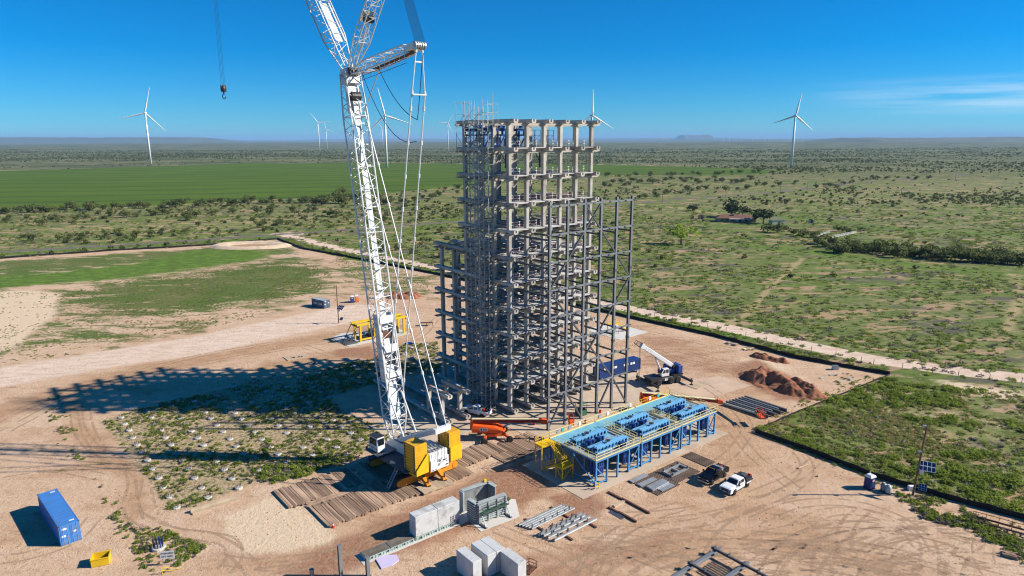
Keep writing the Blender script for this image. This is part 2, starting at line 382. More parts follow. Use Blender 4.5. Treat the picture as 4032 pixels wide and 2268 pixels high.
m_patch = np.maximum.reduce([.84*poly_mask([(100,740),(330,700),(520,682),(720,640),(860,680),(830,735),(640,775),(420,800),(240,800),(140,775)], 17),
    .8*poly_mask([(-200,672),(0,656),(280,640),(520,622),(700,606),(760,640),(560,640),(330,665),(120,690),(-200,720)], 6), .5*poly_mask([(-100,730),(150,735),(420,800),(640,790),(500,840),(200,890),(-100,920)], 12), .52*poly_mask([(820,690),(850,640),(1100,695),(1110,750),(960,745),(880,730)], 6)])
m_lane = np.maximum.reduce([line_mask([(-200,1130),(0,1040),(180,975),(380,925),(580,892),(780,855),(920,830)], 8, 4), .8*line_mask([(700,915),(850,895),(1000,875)], 9, 4), .8*line_mask([(185,1010),(200,1080),(260,1150),(340,1200),(340,1300)], 4, 2), .7*line_mask([(560,1420),(760,1410),(960,1330),(1180,1240),(1300,1190)], 6, 4), .7*line_mask([(1600,840),(1750,890),(1880,960),(1850,1100),(1750,1180)], 14, 8), .75*line_mask([(1500,1449),(1600,1385),(1800,1355),(2050,1375),(2300,1440)], 10, 6), .6*line_mask([(1480,1330),(1700,1310),(1950,1250),(2040,1180)], 8, 5)])
m_crop = poly_mask([(-400,434),(0,428),(380,418),(640,410),(900,408),(1170,412),(1500,414),(1700,419),(2000,430),(1900,437),(1800,440),(1500,441),(1170,468),(1050,480),(890,492),(600,505),(300,520),(0,527),(-500,548)], 5)
m_asph = line_mask([(-600,663),(0,634),(347,614),(695,590),(894,576),(1170,556),(1580,512),(1820,492),(1963,479),(2135,457),(2400,440),(2800,424)], 7.0, 1.2)
m_dry = np.maximum.reduce([poly_mask([(2080,1050),(2150,1035),(2400,1090),(2440,1130),(2330,1140),(2150,1090)], 4), poly_mask([(960,440),(1170,440),(1170,470),(1000,482),(960,478)], 14), .85*line_mask([(2020,650),(1930,730),(1880,790),(1800,830)], 2.8, 1.3), line_mask([(2552,690),(2568,740),(2545,800),(2530,830)], 3.0, 1.5), .42*poly_mask([(0,570),(600,540),(880,520),(880,560),(400,600),(0,620)], 30), .32*poly_mask([(1580,520),(1900,500),(2100,470),(2576,440),(2576,520),(1900,540)], 25), .9*line_mask([(-200,432),(0,427),(380,417),(640,409),(900,407),(1170,411),(1500,413),(1700,418),(2000,429)], 12, 5), line_mask([(-100,528),(300,522),(600,507)], 7, 4), line_mask([(1590,512),(1700,522),(1820,540)], 5, 2.0)*1.0])
PILEF = [(252,1060),(330,1035),(640,958),(800,928),(940,902),(1000,868),(1100,860),(1112,950),(1010,945),(830,998),(870,1045),(960,1075),(985,1110),(915,1140),(720,1180),(640,1215),(480,1278),(430,1285),(385,1225),(330,1150)]
m_weed = poly_mask(PILEF, 1.5)
def attr(me, name, r, gch, b):
    a = me.attributes.new(name, 'FLOAT_COLOR', 'POINT'); d = np.ones((len(VX), 4), np.float32); d[:, 0] = r; d[:, 1] = gch; d[:, 2] = b
    a.data.foreach_set('color', d.ravel())
nx, ny = len(xs), len(ys)
ii = (np.arange(ny-1)[:, None]*nx + np.arange(nx-1)[None, :]).ravel()
quads = np.stack([ii, ii+1, ii+1+nx, ii+nx], 1)
me = bpy.data.meshes.new('ground'); me.vertices.add(len(VX)); me.vertices.foreach_set('co', np.stack([VX, VY, VZ], 1).astype(np.float32).ravel())
me.loops.add(quads.size); me.loops.foreach_set('vertex_index', quads.astype(np.int32).ravel())
me.polygons.add(len(quads)); me.polygons.foreach_set('loop_start', (np.arange(len(quads))*4).astype(np.int32)); me.polygons.foreach_set('loop_total', np.full(len(quads), 4, np.int32))
me.polygons.foreach_set('use_smooth', np.ones(len(quads), bool))
me.update(); me.validate()
attr(me, 'ma', m_dirt, m_pale, m_sand); attr(me, 'mb', m_red, m_lush, m_crop); attr(me, 'mc', m_asph, m_dry, m_weed); attr(me, 'md', m_patch, m_lane, m_lane*0)
m, n, b = newmat('ground')
tcn = n.node('ShaderNodeTexCoord'); V = tcn.outputs['Object']
def att(nm):
    a = n.node('ShaderNodeAttribute', attribute_name=nm); sp = n.node('ShaderNodeSeparateColor'); n.lk(a.outputs['Color'], sp.inputs[0]); return sp.outputs
A1, A2, A3, A4 = att('ma'), att('mb'), att('mc'), att('md')
stre = n.node('ShaderNodeMapping'); n.lk(V, stre.inputs[0]); stre.inputs['Rotation'].default_value = (0, 0, .12); stre.inputs['Scale'].default_value = (.45, 1, 1)
N90 = n.noise(V, .009, 5, .6); N25 = n.noise(V, .045, 5, .62); N6 = n.noise(V, .18, 6, .65); N1 = n.noise(V, .9, 6, .7); N02 = n.noise(V, 4.5, 4, .7)
NS = n.noise(stre.outputs[0], .13, 6, .66, .6)
# rangeland
NF = n.noise(V, 1.6, 5, .72); NS2 = n.noise(stre.outputs[0], .5, 6, .7, .4)
olive = n.mix(n.ramp(N25, .35, .65), (.14,.185,.042), (.235,.23,.095))
olive = n.mix(n.ramp(N90, .42, .60), olive, (.15,.20,.04))
olive = n.mix(n.ramp(NS2, .45, .58, 0, .85), olive, (.085,.115,.028))
olive = n.mix(n.ramp(N6, .52, .66, 0, .7), olive, (.26,.235,.125))
olive = n.mix(n.ramp(NS, .525, .60, 0, .9), olive, (.42,.275,.165))
olive = n.mix(n.ramp(n.noise(stre.outputs[0], .075, 5, .62), .565, .62, 0, .8), olive, (.115,.098,.085))
far = n.ramp(n.math('ADD', n.noise(V, .0045, 6, .7), n.math('MULTIPLY', n.noise(V, .03, 5, .7), .55)), .66, .86)
sep = n.node('ShaderNodeSeparateXYZ'); n.lk(V, sep.inputs[0])
rangeF = n.ramp(sep.outputs['Y'], 700, 1500)
olive = n.mix(n.math('MULTIPLY', rangeF, .75), olive, n.mix(far, (.175,.175,.095), (.05,.07,.028)))
# site soil
soil = n.mix(n.ramp(N25, .35, .65), (.60,.415,.27), (.55,.355,.22))
soil = n.mix(n.ramp(N6, .42, .68, 0, .8), soil, (.66,.475,.34))
soil = n.mix(n.ramp(NS, .50, .68, 0, .65), soil, (.45,.26,.15))
soil = n.mix(n.ramp(NS2, .52, .66, 0, .6), soil, (.43,.26,.155))
soil = n.mix(n.ramp(NF, .55, .66, 0, .8), soil, (.35,.20,.115))
soil = n.mix(n.ramp(N02, .54, .68, 0, .6), soil, (.72,.54,.39)); soil = n.mix(n.ramp(n.noise(V, 3.2, 3, .7), .62, .70, 0, .7), soil, (.30,.17,.10))
def over(base, col, mask, nz, k, wd):
    f = n.ramp(n.math('ADD', mask, n.math('MULTIPLY', n.math('SUBTRACT', nz, .5), k)), .5-wd, .5+wd); return n.mix(f, base, col), f
c, fd = over(olive, soil, A1[0], n.math('ADD', n.math('MULTIPLY', NF, .35), n.math('MULTIPLY', N6, .65)), .9, .12)
c, _ = over(c, n.mix(n.ramp(NS2, .4, .65), (.49,.305,.18), (.40,.235,.135)), A4[1], NS, 1.2, .35)
grass = n.mix(n.ramp(N6, .35, .65), (.15,.25,.03), (.105,.175,.028)); grass = n.mix(n.ramp(NS2, .42, .58, 0, .8), grass, (.075,.12,.022)); grass = n.mix(n.ramp(NF, .55, .68, 0, .6), grass, (.22,.27,.06))
patch = n.mix(n.ramp(N25, .4, .6), (.115,.165,.035), (.165,.175,.055)); patch = n.mix(n.ramp(NF, .45, .62, 0, .8), patch, (.065,.085,.025))
NG = n.math('ADD', n.math('MULTIPLY', NS, .55), n.math('ADD', n.math('MULTIPLY', NS2, .25), n.math('MULTIPLY', NF, .2)))
c, _ = over(c, patch, A4[0], NG, 3.8, .2)
c, fl = over(c, grass, A2[1], NG, 2.2, .2)
c, _ = over(c, n.mix(n.ramp(NF, .35, .7), (.44,.335,.175), (.28,.225,.10)), A3[1], NS, 1.8, .3)
c, _ = over(c, n.mix(n.ramp(NF, .4, .62), (.54,.38,.25), (.20,.19,.075)), A3[2], N1, .6, .3)
c, _ = over(c, n.mix(n.ramp(NF, .40, .75), (.70,.54,.37), (.60,.43,.28)), A1[2], NS2, 1.3, .25)
c, _ = over(c, n.mix(n.ramp(NS2, .40, .66), (.72,.56,.435), (.60,.43,.31)), A1[1], NS2, .5, .22)
c, _ = over(c, n.mix(n.ramp(NF, .35, .68), (.30,.15,.09), (.42,.235,.145)), A2[0], NG, 2.2, .3)
c, _ = over(c, n.mix(n.ramp(N1, .3, .7), (.15,.13,.105), (.19,.165,.13)), A3[0], N1, .2, .2)
wv = n.node('ShaderNodeTexWave', wave_type='BANDS', bands_direction='Y'); mpw = n.node('ShaderNodeMapping'); n.lk(V, mpw.inputs[0]); mpw.inputs['Rotation'].default_value = (0, 0, -.16)
n.lk(mpw.outputs[0], wv.inputs[0]); wv.inputs['Scale'].default_value = .0045; wv.inputs['Distortion'].default_value = 1.2; wv.inputs['Detail'].default_value = 3
crop = n.mix(n.ramp(N90, .3, .7), (.075,.125,.010), (.10,.15,.014)); crop = n.mix(n.ramp(wv.outputs[1], .80, .98, 0, .7), crop, (.04,.085,.012)); crop = n.mix(n.ramp(N6, .5, .75, 0, .5), crop, (.10,.155,.03))
c, fc = over(c, crop, A2[2], N25, .12, .08)
n.lk(c, b.inputs['Base Color']); b.inputs['Roughness'].default_value = .95; b.inputs['Specular IOR Level'].default_value = .1
hsum = n.math('ADD', n.math('ADD', N1, n.math('MULTIPLY', NF, .8)), n.math('MULTIPLY', N02, .5))
bp = n.node('ShaderNodeBump'); bp.inputs['Strength'].default_value = .8; bp.inputs['Distance'].default_value = .22; n.lk(hsum, bp.inputs['Height']); n.lk(bp.outputs[0], b.inputs['Normal'])
me.materials.append(m); M_GROUND = m
ground = struct(link('ground', me))
# ------------------------------------------------------------------ concrete tower frame on the site grid
PA, PB, LV, Z0 = 4.24, 4.667, 5.04, 0.6
def U_beam(L, cap=True, pocket=True):
    """precast trough beam lying along +y from 0: U section 1.15 wide, 1.05 deep, its trough bridged by a solid deck between the end pockets"""
    def fn():
        m = MB(); hw, h, s, d = .53, .74, .19, .46
        prof = [(-hw+.18, -h), (hw-.18, -h), (hw, -h+.25), (hw, -.12), (hw-.1, 0), (s, 0), (s, -d), (-s, -d), (-s, 0), (-hw+.1, 0), (-hw, -.12), (-hw, -h+.25)]
        m.prism(prof, 0, L, 'y')
        if cap:
            y = 1.5; k = 0
            while y < L-2.0:
                m.b2((-s+.003, y, -.30), (s-.003, min(y+2.6, L-1.3), .004)); y += 2.6+ (.75 if pocket else 0); k += 1
        return m
    return fn
def cross_beam(L):
    def fn():
        m = MB(); m.prism([(0, -.20), (.5, -.34), (L-.5, -.34), (L, -.20), (L, 0), (0, 0)], -.36, .36, 'y'); return m
    return fn
def column(h):
    def fn():
        m = MB(); s, c = .36, .05
        m.prism([(-s, -s+c), (-s+c, -s), (s-c, -s), (s, -s+c), (s, s-c), (s-c, s), (-s+c, s), (-s, s-c)], 0, h, 'z')
        m.loft([[(-s, -s, h-.35), (s, -s, h-.35), (s, s, h-.35), (-s, s, h-.35)], [(-s-.07, -s, h), (s+.07, -s, h), (s+.07, s, h), (-s-.07, s, h)]])
        return m
    return fn
tower = thing('concrete_tower_frame', 'tall unfinished grey concrete tower of stacked columns and trough beams', 'tower', W(0, 0), TH)
NA, NR = 6, 4
beam_depth = .74
for k in range(12):
    z = Z0 + LV*k + .45
    full = 2.1 + PB*3 + 2.3
    longb = 2.1 + PB*5 + 2.5
    L = full if k >= 7 else longb
    for i in range(NA):
        link('trough_beam', shared(('trough_beam', L), U_beam(L), M_CONC), tower, (i*PA, -2.1, z))
    rows = NR if k >= 7 else NR+2
    for r in range(rows):
        Lc = 5*PA + 4.2
        if k > 0: link('cross_beam', shared(('cross_beam', Lc), cross_beam(Lc), M_CONC), tower, (-2.1, r*PB, z-beam_depth+.02))
    # columns of the storey above this floor
    if k < 11:
        rows = NR if k >= 6 else NR+2
        if k == 0: zb, hh = z, LV-beam_depth-.32
        else: zb, hh = z, LV-beam_depth-.32
        for i in range(NA):
            for r in range(rows):
                if r in (4,) and i in (2, 3, 4): continue
                link('column', shared(('column', hh), column(hh), M_CONC), tower, (i*PA, r*PB, zb))
# deck planks between trough beams, only where the photo shows them
plank = lambda w_, d_: (lambda: MB().b2((0, 0, -.14), (w_, d_, 0)))
M_PLANK = mat('deck_plank', (.55,.53,.51), .85, var=.12, vs=.5, dirt=(.36,.32,.29), da=.4, rnd=.1)
pr = random.Random(3)
for k in range(1, 11):
    z = Z0+LV*k+.45
    for i in range(NA-1):
        for y0 in (-1.25, -.2, .85, 3.1, 4.3, 6.9, 9.0, 11.4):
            if (k >= 10 and y0 > -.5) or (k >= 7 and y0 > 1.0): continue
            if pr.random() < (.28 if y0 > 1 else .05): continue
            d = .95 if y0 < 1 else pr.choice((.6, .9, 1.3))
            link('deck_plank', shared(('deck_plank', d), plank(PA-.90, d), M_PLANK), tower, (i*PA+.45, y0+pr.uniform(-.1, .1), z-.02-pr.choice((0, .06))))
# red and white cable guard rails along the front and back edge of each floor
M_RAILW = mat('guard_rail_white', (.74,.70,.68), .6, var=.05); M_RAILR = mat('guard_rail_red', (.50,.05,.03), .6, var=.1)
for k in range(3, 11):
    z = Z0+LV*k+.45
    for i in range(NA-1):
        for yy, inner in ((1.35, 0), (PB*3-.5, 1)):
            if inner: continue
            L = PA-.9
            key = ('guard_rail', 'w')
            def fn(): 
                q = MB(); q.bar((0,0,.55), (L,0,.55), .04, .10); q.bar((0,0,1.1), (L,0,1.1), .04, .10)
                for xx in (.12, L/2, L-.12): q.bar((xx,.05,0), (xx,.05,1.15), .05)
                return q
            r = link('guard_rail', shared(key, fn, M_RAILW), tower, (i*PA+.45, yy, z))
            if not inner and 3 < k < 9:
                def fr(): q = MB(); q.bar((0,.28,.42), (L,.28,.42), .03, .06); q.bar((0,.28,.92), (L,.28,.92), .03, .06); return q
                link('cable_rail', shared(('cable_rail',), fr, M_RAILR), r)
# top corner: stub cantilevers on the left face
def stubm(): return MB().prism([(-1.0, 0), (0, 0), (0, -.75), (-.35, -.75), (-1.0, -.25)], -.34, .34, 'y')
for k in range(1, 12):
    for r in (1, 2):
        link('corbel', shared(('corbel',), stubm, M_CONC), tower, (-2.1, r*PB, Z0+LV*k+.45-beam_depth))
# little light switch plates on the shaded corner columns
for k in range(2, 10): link('junction_box', shared(('junction_box',), lambda: MB().box((0,0,0), (.04,.3,.3)), M_WHITE), tower, (-.39, PB, Z0+LV*k+3.0))
# machinery at the top storey: blue hoist trusses, a grey crate, hanging buffers
zt = Z0+LV*10+.45
def truss():
    q = MB()
    q.ibar((0,0,3.2), (6.2,0,3.2), .35, .5); q.ibar((0,0,2.2), (6.2,0,2.2), .25, .3)
    for x in (.4, 2.2, 4.0, 5.8): q.bar((x,0,2.2), (x,0,3.2), .2)
    q.bar((1.4,0,0), (1.4,0,3), .28); q.bar((1.4,0,.1), (3.4,0,2.2), .2); q.bar((4.6,0,0), (4.6,0,3), .28); q.bar((4.6,0,.1), (2.8,0,2.2), .2); q.bar((5.0,0,.1), (6.4,0,2.3), .2)
    for x in (.6, 3.0, 5.2): q.box((x,0,3.75), (.7,.6,.5))
    return q
for x, y in ((-3.6, 4.6), (-3.4, 9.4), (3.2, 6.6)):
    link('hoist_truss', shared(('hoist_truss',), truss, M_BLUED), tower, (x, y, zt+.02))
def buf():
    q = MB(); q.bar((0,0,0), (0,0,-2.4), .22); q.tube((0,-.0,-2.4), (0,0,-2.9), .2, 8); q.bar((-1.1,0,-.2), (0,0,-1.7), .12); q.bar((-1,0,-1.9), (0,0,-1.9), .1); return q
for x, y in ((3.0, 4.7), (11.6, 4.7), (3.0, 9.3)): link('buffer_arm', shared(('buffer_arm',), buf, M_GRID), tower, (x, y, zt-.74-.34))
def crate():
    q = MB(); q.box((0,0,.75), (3.6,1.2,1.5)); return q
link('equipment_crate', shared(('equipment_crate',), crate, M_STEEL), tower, (8.6, 9.6, zt+.1))
for x in (10.2, 13.8):
    def cagef():
        q = MB()
        for sx in (-.8, .8):
            for sy in (-.8, .8): q.bar((sx,sy,0), (sx,sy,3.2), .07)
        for zz in (.1, 1.1, 2.2, 3.2):
            for s_ in (-.8, .8): q.bar((-.8,s_,zz), (.8,s_,zz), .06); q.bar((s_,-.8,zz), (s_,.8,zz), .06)
        for s_ in (-.8, .8): q.bar((-.8,s_,1.1), (.8,s_,2.2), .05)
        return q
    link('access_cage', shared(('access_cage',), cagef, M_GRID), tower, (x+2, 7.0, zt+.02))
link('ladder', MB().bar((0,0,0), (1.2,0,4.4), .08, .2).bar((.55,0,0), (1.75,0,4.4), .08, .2).mesh('ladder', M_STEELD), tower, (7.6, 8.2, zt))

# ------------------------------------------------------------------ one-storey start of the next tower bay and its ground beams
for aa, lab in ((-8.9, 'start of a concrete frame with two capped columns, beside the parked white pickup'), (-13.0, 'start of a concrete frame with two capped columns, next to the white lattice crane')):
    t = thing('concrete_stub_frame', lab, 'concrete frame', W(aa, 0), TH, 'one storey concrete starter frames')
    longL = 30.0
    link('trough_beam', shared(('trough_beam', longL), U_beam(longL), M_CONC), t, (0, 1.6, 1.05))
    link('trough_beam', shared(('trough_beam_short',), U_beam(8.6), M_CONC), t, (0, 1.6, Z0+LV+.45))
    for r in (1, 2):
        link('column', shared(('column', LV-beam_depth-.32), column(LV-beam_depth-.32), M_CONC), t, (0, r*PB-.2, 1.05))
        link('corbel_beam', shared(('corbel_beam',), lambda: MB().prism([(-1.6,-.2),(-1.2,-.34),(1.2,-.34),(1.6,-.2),(1.6,0),(-1.6,0)], -.4, .4, 'y'), M_CONC), t, (0, r*PB-.2, Z0+LV+.45-beam_depth+.02))
    for yy in (4.2, 12.5, 20, 28): link('footing', shared(('footing',), lambda: MB().lathe([(.55,0),(.55,.35)], 12), M_CONC), t, (0, yy, -.05))
    for yy in (4.0, 8.4): link('orange_plate', shared(('orange_plate',), lambda: MB().box((0,0,.012), (.62,.8,.02)), M_ORG), t, (0, yy, Z0+LV+.46))

# ------------------------------------------------------------------ grey steel frame standing in front of the tower
sf = thing('steel_lattice_frame', 'open grey steel lattice frame with diagonal braces fixed before the tower', 'steel frame', W(0, -11.35), TH)
SH = 42.3; SP = 4.24
for i in range(6):
    lo = 14.1
    link('steel_column', shared(('steel_column',), lambda: MB().ibar((0,0,0), (0,0,SH), .42, .46, .05, (0,1,0)), M_STEEL), sf, (i*SP, 0, 0))
    link('base_plate', shared(('base_plate',), lambda: MB().box((0,0,.04), (.8,.8,.08)), M_STEELD), sf, (i*SP, 0, 0))
    for zz in (14.1, 28.3): link('splice_plate', shared(('splice_plate',), lambda: MB().box((0,0,0), (.54,.58,.5)), M_STEELD), sf, (i*SP, 0, zz))
GZ = [41.5-4.98*k for k in range(8)]
for zz in GZ:
    for i in range(5):
        gr = link('girt', shared(('girt',), lambda: MB().bar((.22,-.22,0), (SP-.22,-.22,0), .16, .32), M_STEEL), sf, (i*SP, 0, zz))
        link('clip', shared(('clip',), lambda: MB().box((SP/2,-.36,-.1), (.34,.16,.36)), M_STEELD), gr)
    for s_, xx in ((-1, 0), (1, 5*SP)): link('bracket', shared(('bracket',), lambda: MB().box((0,-.22,0), (.7,.14,.2)), M_STEELD), sf, (xx+s_*.35, 0, zz))
def zg(k): return 41.5-4.98*k
dia = []
for k in range(3): dia.append(((3-k, zg(k)), (2-k, zg(k+1))))
for k in range(3): dia.append(((2+k, zg(k)), (3+k, zg(k+1))))
for k in range(5): dia.append(((k, zg(3+k)), (k+1, zg(4+k) if k < 4 else .3)))
for k in range(5): dia.append(((5-k, zg(3+k)), (4-k, zg(4+k) if k < 4 else .3)))
dia += [((1, zg(7)), (2, .3)), ((4, zg(7)), (3, .3))]
for (i0, z0), (i1, z1) in dia:
    sgn = 1 if i1 > i0 else -1; dz = round(z1-z0, 1)
    me_ = shared(('brace', sgn, dz), (lambda sgn=sgn, dz=dz: MB().bar((.1*sgn,-.04,-.15), (sgn*(SP-.1),-.04,dz+.15), .27, .28)), M_STEELD)
    link('brace', me_, sf, (i0*SP, 0, z0))
for k in range(1, 9):
    z = Z0+LV*k-.35
    if z > 37: continue
    for i in range(6):
        if k >= 8 and i in (1, 4): continue
        tb = link('tie_beam', shared(('tie_beam',), lambda: MB().ibar((0,.25,0), (0,9.1,0), .22, .30, .05), M_STEELD), sf, (i*SP, 0, z))
        link('clip', shared(('tie_clip',), lambda: MB().box((0,6.4,.0), (.34,.3,.42)), M_STEELD), tb)

# ------------------------------------------------------------------ scaffold stair tower on the shaded side
sc_ = thing('scaffold_stair', 'slim grey tube scaffold stair climbing the shaded face of the concrete tower', 'scaffold', W(-3.75, 2.9), TH)
SX, SY = [0, 1.15, 2.35], [0, 1.45, 2.9, 4.35, 5.8]
M_SCAF = mat('scaffold_tube', (.36,.37,.38), .5, .5, var=.15)
top = 60.0
for x in SX:
    for y in SY:
        if x == 1.15 and y in (1.45, 4.35): continue
        hgt = top - (0 if y in (0, 5.8) else 1.2) + (1.2 if (x, y) == (2.35, 0) else 0)
        link('standard', shared(('standard', hgt), (lambda hgt=hgt: MB().bar((0,0,0), (0,0,hgt), .085)), M_SCAF), sc_, (x, y, 0))
def lift():
    q = MB()
    for x in (0, 2.35): q.bar((x,0,0), (x,5.8,0), .06)
    for y in (0, 2.9, 5.8): q.bar((0,y,.05), (2.35,y,.05), .06)
    for x in (0, 2.35): q.bar((x,0,1.0), (x,5.8,1.0), .05)
    for y in (0, 5.8): q.bar((0,y,1.0), (2.35,y,1.0), .05)
    return q
def flight(s):
    def fn():
        q = MB(); y0, y1 = (.7, 5.1) if s > 0 else (5.1, .7)
        for x in (.15, 1.0): q.bar((x,y0,0), (x,y1,2.0), .07, .2); q.bar((x,y0,1.0), (x,y1,3.0), .05)
        for t in np.linspace(.06, .94, 9): q.box((.57, y0+(y1-y0)*t, 2.0*t), (.8,.26,.04))
        return q
    return fn
def brace(s):
    def fn(): q = MB(); a, b_ = ((0,0,0), (0,2.9,2)) if s > 0 else ((0,2.9,0), (0,0,2)); q.bar(a, b_, .05); q.bar((0,a[1]+2.9,a[2]), (0,b_[1]+2.9,b_[2]), .05); return q
    return fn
for k in range(29):
    z = .3+2.0*k
    link('ledger_frame', shared(('ledger_frame',), lift, M_SCAF), sc_, (0, 0, z))
    if k < 28: link('stair_flight', shared(('stair_flight', k % 2), flight(1 if k % 2 else -1), M_SCAF), sc_, (0 if k % 2 else 1.2, 0, z))
    for x in (0, 2.35): link('diagonal', shared(('diagonal', k % 2), brace(1 if k % 2 else -1), M_SCAF), sc_, (x, 0, z))
    link('landing', shared(('landing',), lambda: MB().b2((.05,0,0), (2.3,.66,.05)), M_STEELD), sc_, (0, 0 if k % 2 else 5.14, z+.09))
# tie tubes to each tower floor and white safety signs
for k in range(2, 11): link('tie_tube', shared(('tie_tube',), lambda: MB().bar((2.3,-.6,-.6), (5.0,1.2,2.2), .06), M_GALV), sc_, (-.6, -.6, Z0+LV*k-2))
def out():
    q = MB()
    for x in (-1.6, 0): 
        for y in (5.8, 8.6): q.bar((x,y,0), (x,y,9.4), .065)
    for zz in (.2, 1.2, 3.3, 4.6, 6.8, 8.9):
        for x in (-1.6, 0): q.bar((x,5.8,zz), (x,8.6,zz), .055)
        for y in (5.8, 8.6): q.bar((-1.6,y,zz), (0,y,zz), .055)
    for x in (-1.6, 0): q.bar((x,5.8,.2), (x,8.6,3.3), .05); q.bar((x,8.6,4.6), (x,5.8,6.8), .05)
    return q
link('outrigger_bay', out().mesh('outrigger_bay', M_SCAF), sc_, (1.4, -.4, 50.6))
def topr():
    q = MB()
    for x in np.linspace(0, 2.35, 3):
        for y in (-1.5, 0): q.bar((x,y,0), (x,y,8.2), .06)
    for zz in (.2, 2.4, 4.4, 6.4, 7.9):
        for y in (-1.5, 0): q.bar((0,y,zz), (2.35,y,zz), .05)
        for x in (0, 2.35): q.bar((x,-1.5,zz), (x,0,zz), .05)
    return q
link('top_bay', topr().mesh('top_bay', M_SCAF), sc_, (0, 0, 51.2))
# ------------------------------------------------------------------ white lattice-boom crawler crane
SLEW = math.radians(6.0)
CC = W(-27.4, -8.6); CR = TH + SLEW          # local x = width, local y = the way the boom points
crane = thing('crawler_crane', 'white lattice boom crawler crane with yellow counterweights on timber mats', 'crane', (CC[0], CC[1], .28), CR)
def lattice(p0, p1, w0, d0, w1, d1, n, rc, rl, up, ends=(0, 0)):
    """four-chord lattice from p0 to p1: returns (chords, lacing)"""
    p0, p1 = Vector(p0), Vector(p1); ax = (p1-p0).normalized(); sx = Vector((1, 0, 0)); sy = ax.cross(sx).normalized()
    ch, la = MB(), MB(); rings = []
    for k in range(n+1):
        t = k/n; c = p0.lerp(p1, t); w_ = w0+(w1-w0)*t; d_ = d0+(d1-d0)*t
        rings.append([c + sx*(i*w_/2) + sy*(j*d_/2) for i, j in ((-1,-1),(1,-1),(1,1),(-1,1))])
    for q in range(4): ch.tube(rings[0][q], rings[-1][q], rc, 6)
    for k in range(n):
        for q in range(4):
            a, b_ = q, (q+1) % 4
            if k % 2 == 0: la.tube(rings[k][a], rings[k+1][b_], rl, 4, cap=False)
            else: la.tube(rings[k][b_], rings[k+1][a], rl, 4, cap=False)
        if k % 4 == 0:
            for q in range(4): la.tube(rings[k][q], rings[k][(q+1) % 4], rl, 4, cap=False)
    for q in range(4): la.tube(rings[-1][q], rings[-1][(q+1) % 4], rl*1.2, 4, cap=False)
    return ch, la
def section(name, p0, p1, w0, d0, w1, d1, n, rc=.13, rl=.065):
    ch, la = lattice(p0, p1, w0, d0, w1, d1, n, rc, rl, None)
    o = obj(name, ch, M_WHITE, crane); obj('lacing', la, M_WHITE, o); return o
FT = Vector((0, 3.8, 3.3)); HD = Vector((0, 3.8+9.0, 62.8)); bd = (HD-FT).normalized()
ups = [0, 4.5, 14.0, 24.5, 35.0, 45.5, 53.5, 60.2]
bw, bdp = 3.05, 2.35
for k in range(len(ups)-1):
    a, b_ = FT+bd*ups[k], FT+bd*ups[k+1]
    w0 = 1.9 if k == 0 else bw; d0 = .7 if k == 0 else bdp
    w1, d1 = (bw, bdp) if k < 6 else (2.6, 1.7)
    s_ = section('boom_section', a, b_, w0, d0, w1, d1, max(4, int(round((ups[k+1]-ups[k])/1.55))//2*2))
# walkway panels inside the boom
sy = bd.cross(Vector((1, 0, 0))).normalized()
for t0, t1, wd in ((4.5, 13.8, 1.9), (14.5, 23.7, 1.05), (24.5, 34.5, 1.0), (35.2, 45.0, 1.0), (45.6, 56.5, .9)):
    q = MB(); q.bar(FT+bd*t0-sy*.55, FT+bd*t1-sy*.55, wd, .06, up=tuple(sy)); obj('boom_walkway', q, M_MESH, crane)
for t in np.arange(16, 56, 3.3):
    q = MB(); c = FT+bd*float(t)-sy*1.2; q.bar(c-Vector((.9,0,0)), c+Vector((.9,0,0)), .1, .16); obj('guide_roller_bar', q, M_WHITE, crane)
# winch section low on the boom
for t, mt_ in ((13.8, M_GRID), (18.2, M_RUST)):
    c = FT+bd*t-sy*.2
    dr = obj('winch_drum', MB().tube(c-Vector((.95,0,0)), c+Vector((.95,0,0)), .72, 14), mt_, crane)
    for s_ in (-1, 1): obj('drum_flange', MB().tube(c+Vector((.95*s_,0,0)), c+Vector((1.05*s_,0,0)), .95, 16), M_WHITE, dr)
for t0, t1 in ((11.2, 12.0), (15.4, 16.6), (20.2, 21.4)):
    q = MB(); q.bar(FT+bd*t0-sy*.6, FT+bd*t1-sy*.6, 2.6, 1.6, up=tuple(sy)); obj('winch_frame', q, M_WHITE, crane)
for s_ in (-1.25, 1.25):
    q = MB(); q.bar(FT+bd*10.5-sy*.3+Vector((s_,0,0)), FT+bd*21.8-sy*.3+Vector((s_,0,0)), .14, 1.7, up=tuple(sy)); obj('winch_side_plate', q, M_WHITE, crane)
# ladder cage on the boom's right side by the winches
q = MB()
for y_ in (0, .7): q.bar(FT+bd*11+Vector((1.75,0,0))-sy*y_, FT+bd*21+Vector((1.75,0,0))-sy*y_, .06)
for t in np.arange(11, 21.2, 2.0): q.bar(FT+bd*float(t)+Vector((1.75,0,0)), FT+bd*float(t)+Vector((1.75,0,0))-sy*.7, .05); q.bar(FT+bd*float(t)+Vector((1.3,0,0)), FT+bd*float(t)+Vector((1.8,0,0)), .05)
obj('ladder_guard', q, M_GALV, crane)
# boom head with sheaves
hb = obj('boom_head', MB().bar(HD-bd*1.6, HD+bd*.7, 2.3, 1.7, up=tuple(sy)), M_WHITE, crane)
for s_ in (-.75, -.25, .25, .75):
    c = HD+bd*.1-sy*.9+Vector((s_,0,0)); obj('sheave', MB().tube(c-Vector((.08,0,0)), c+Vector((.08,0,0)), .62, 16), M_STEELD, hb)
c = HD-bd*3.6-sy*.6; obj('head_winch', MB().tube(c-Vector((.8,0,0)), c+Vector((.8,0,0)), .7, 14), M_GRID, crane)
obj('head_frame', MB().bar(HD-bd*6.2, HD-bd*1.8, 2.2, .5, up=tuple(sy)), M_WHITE, crane)
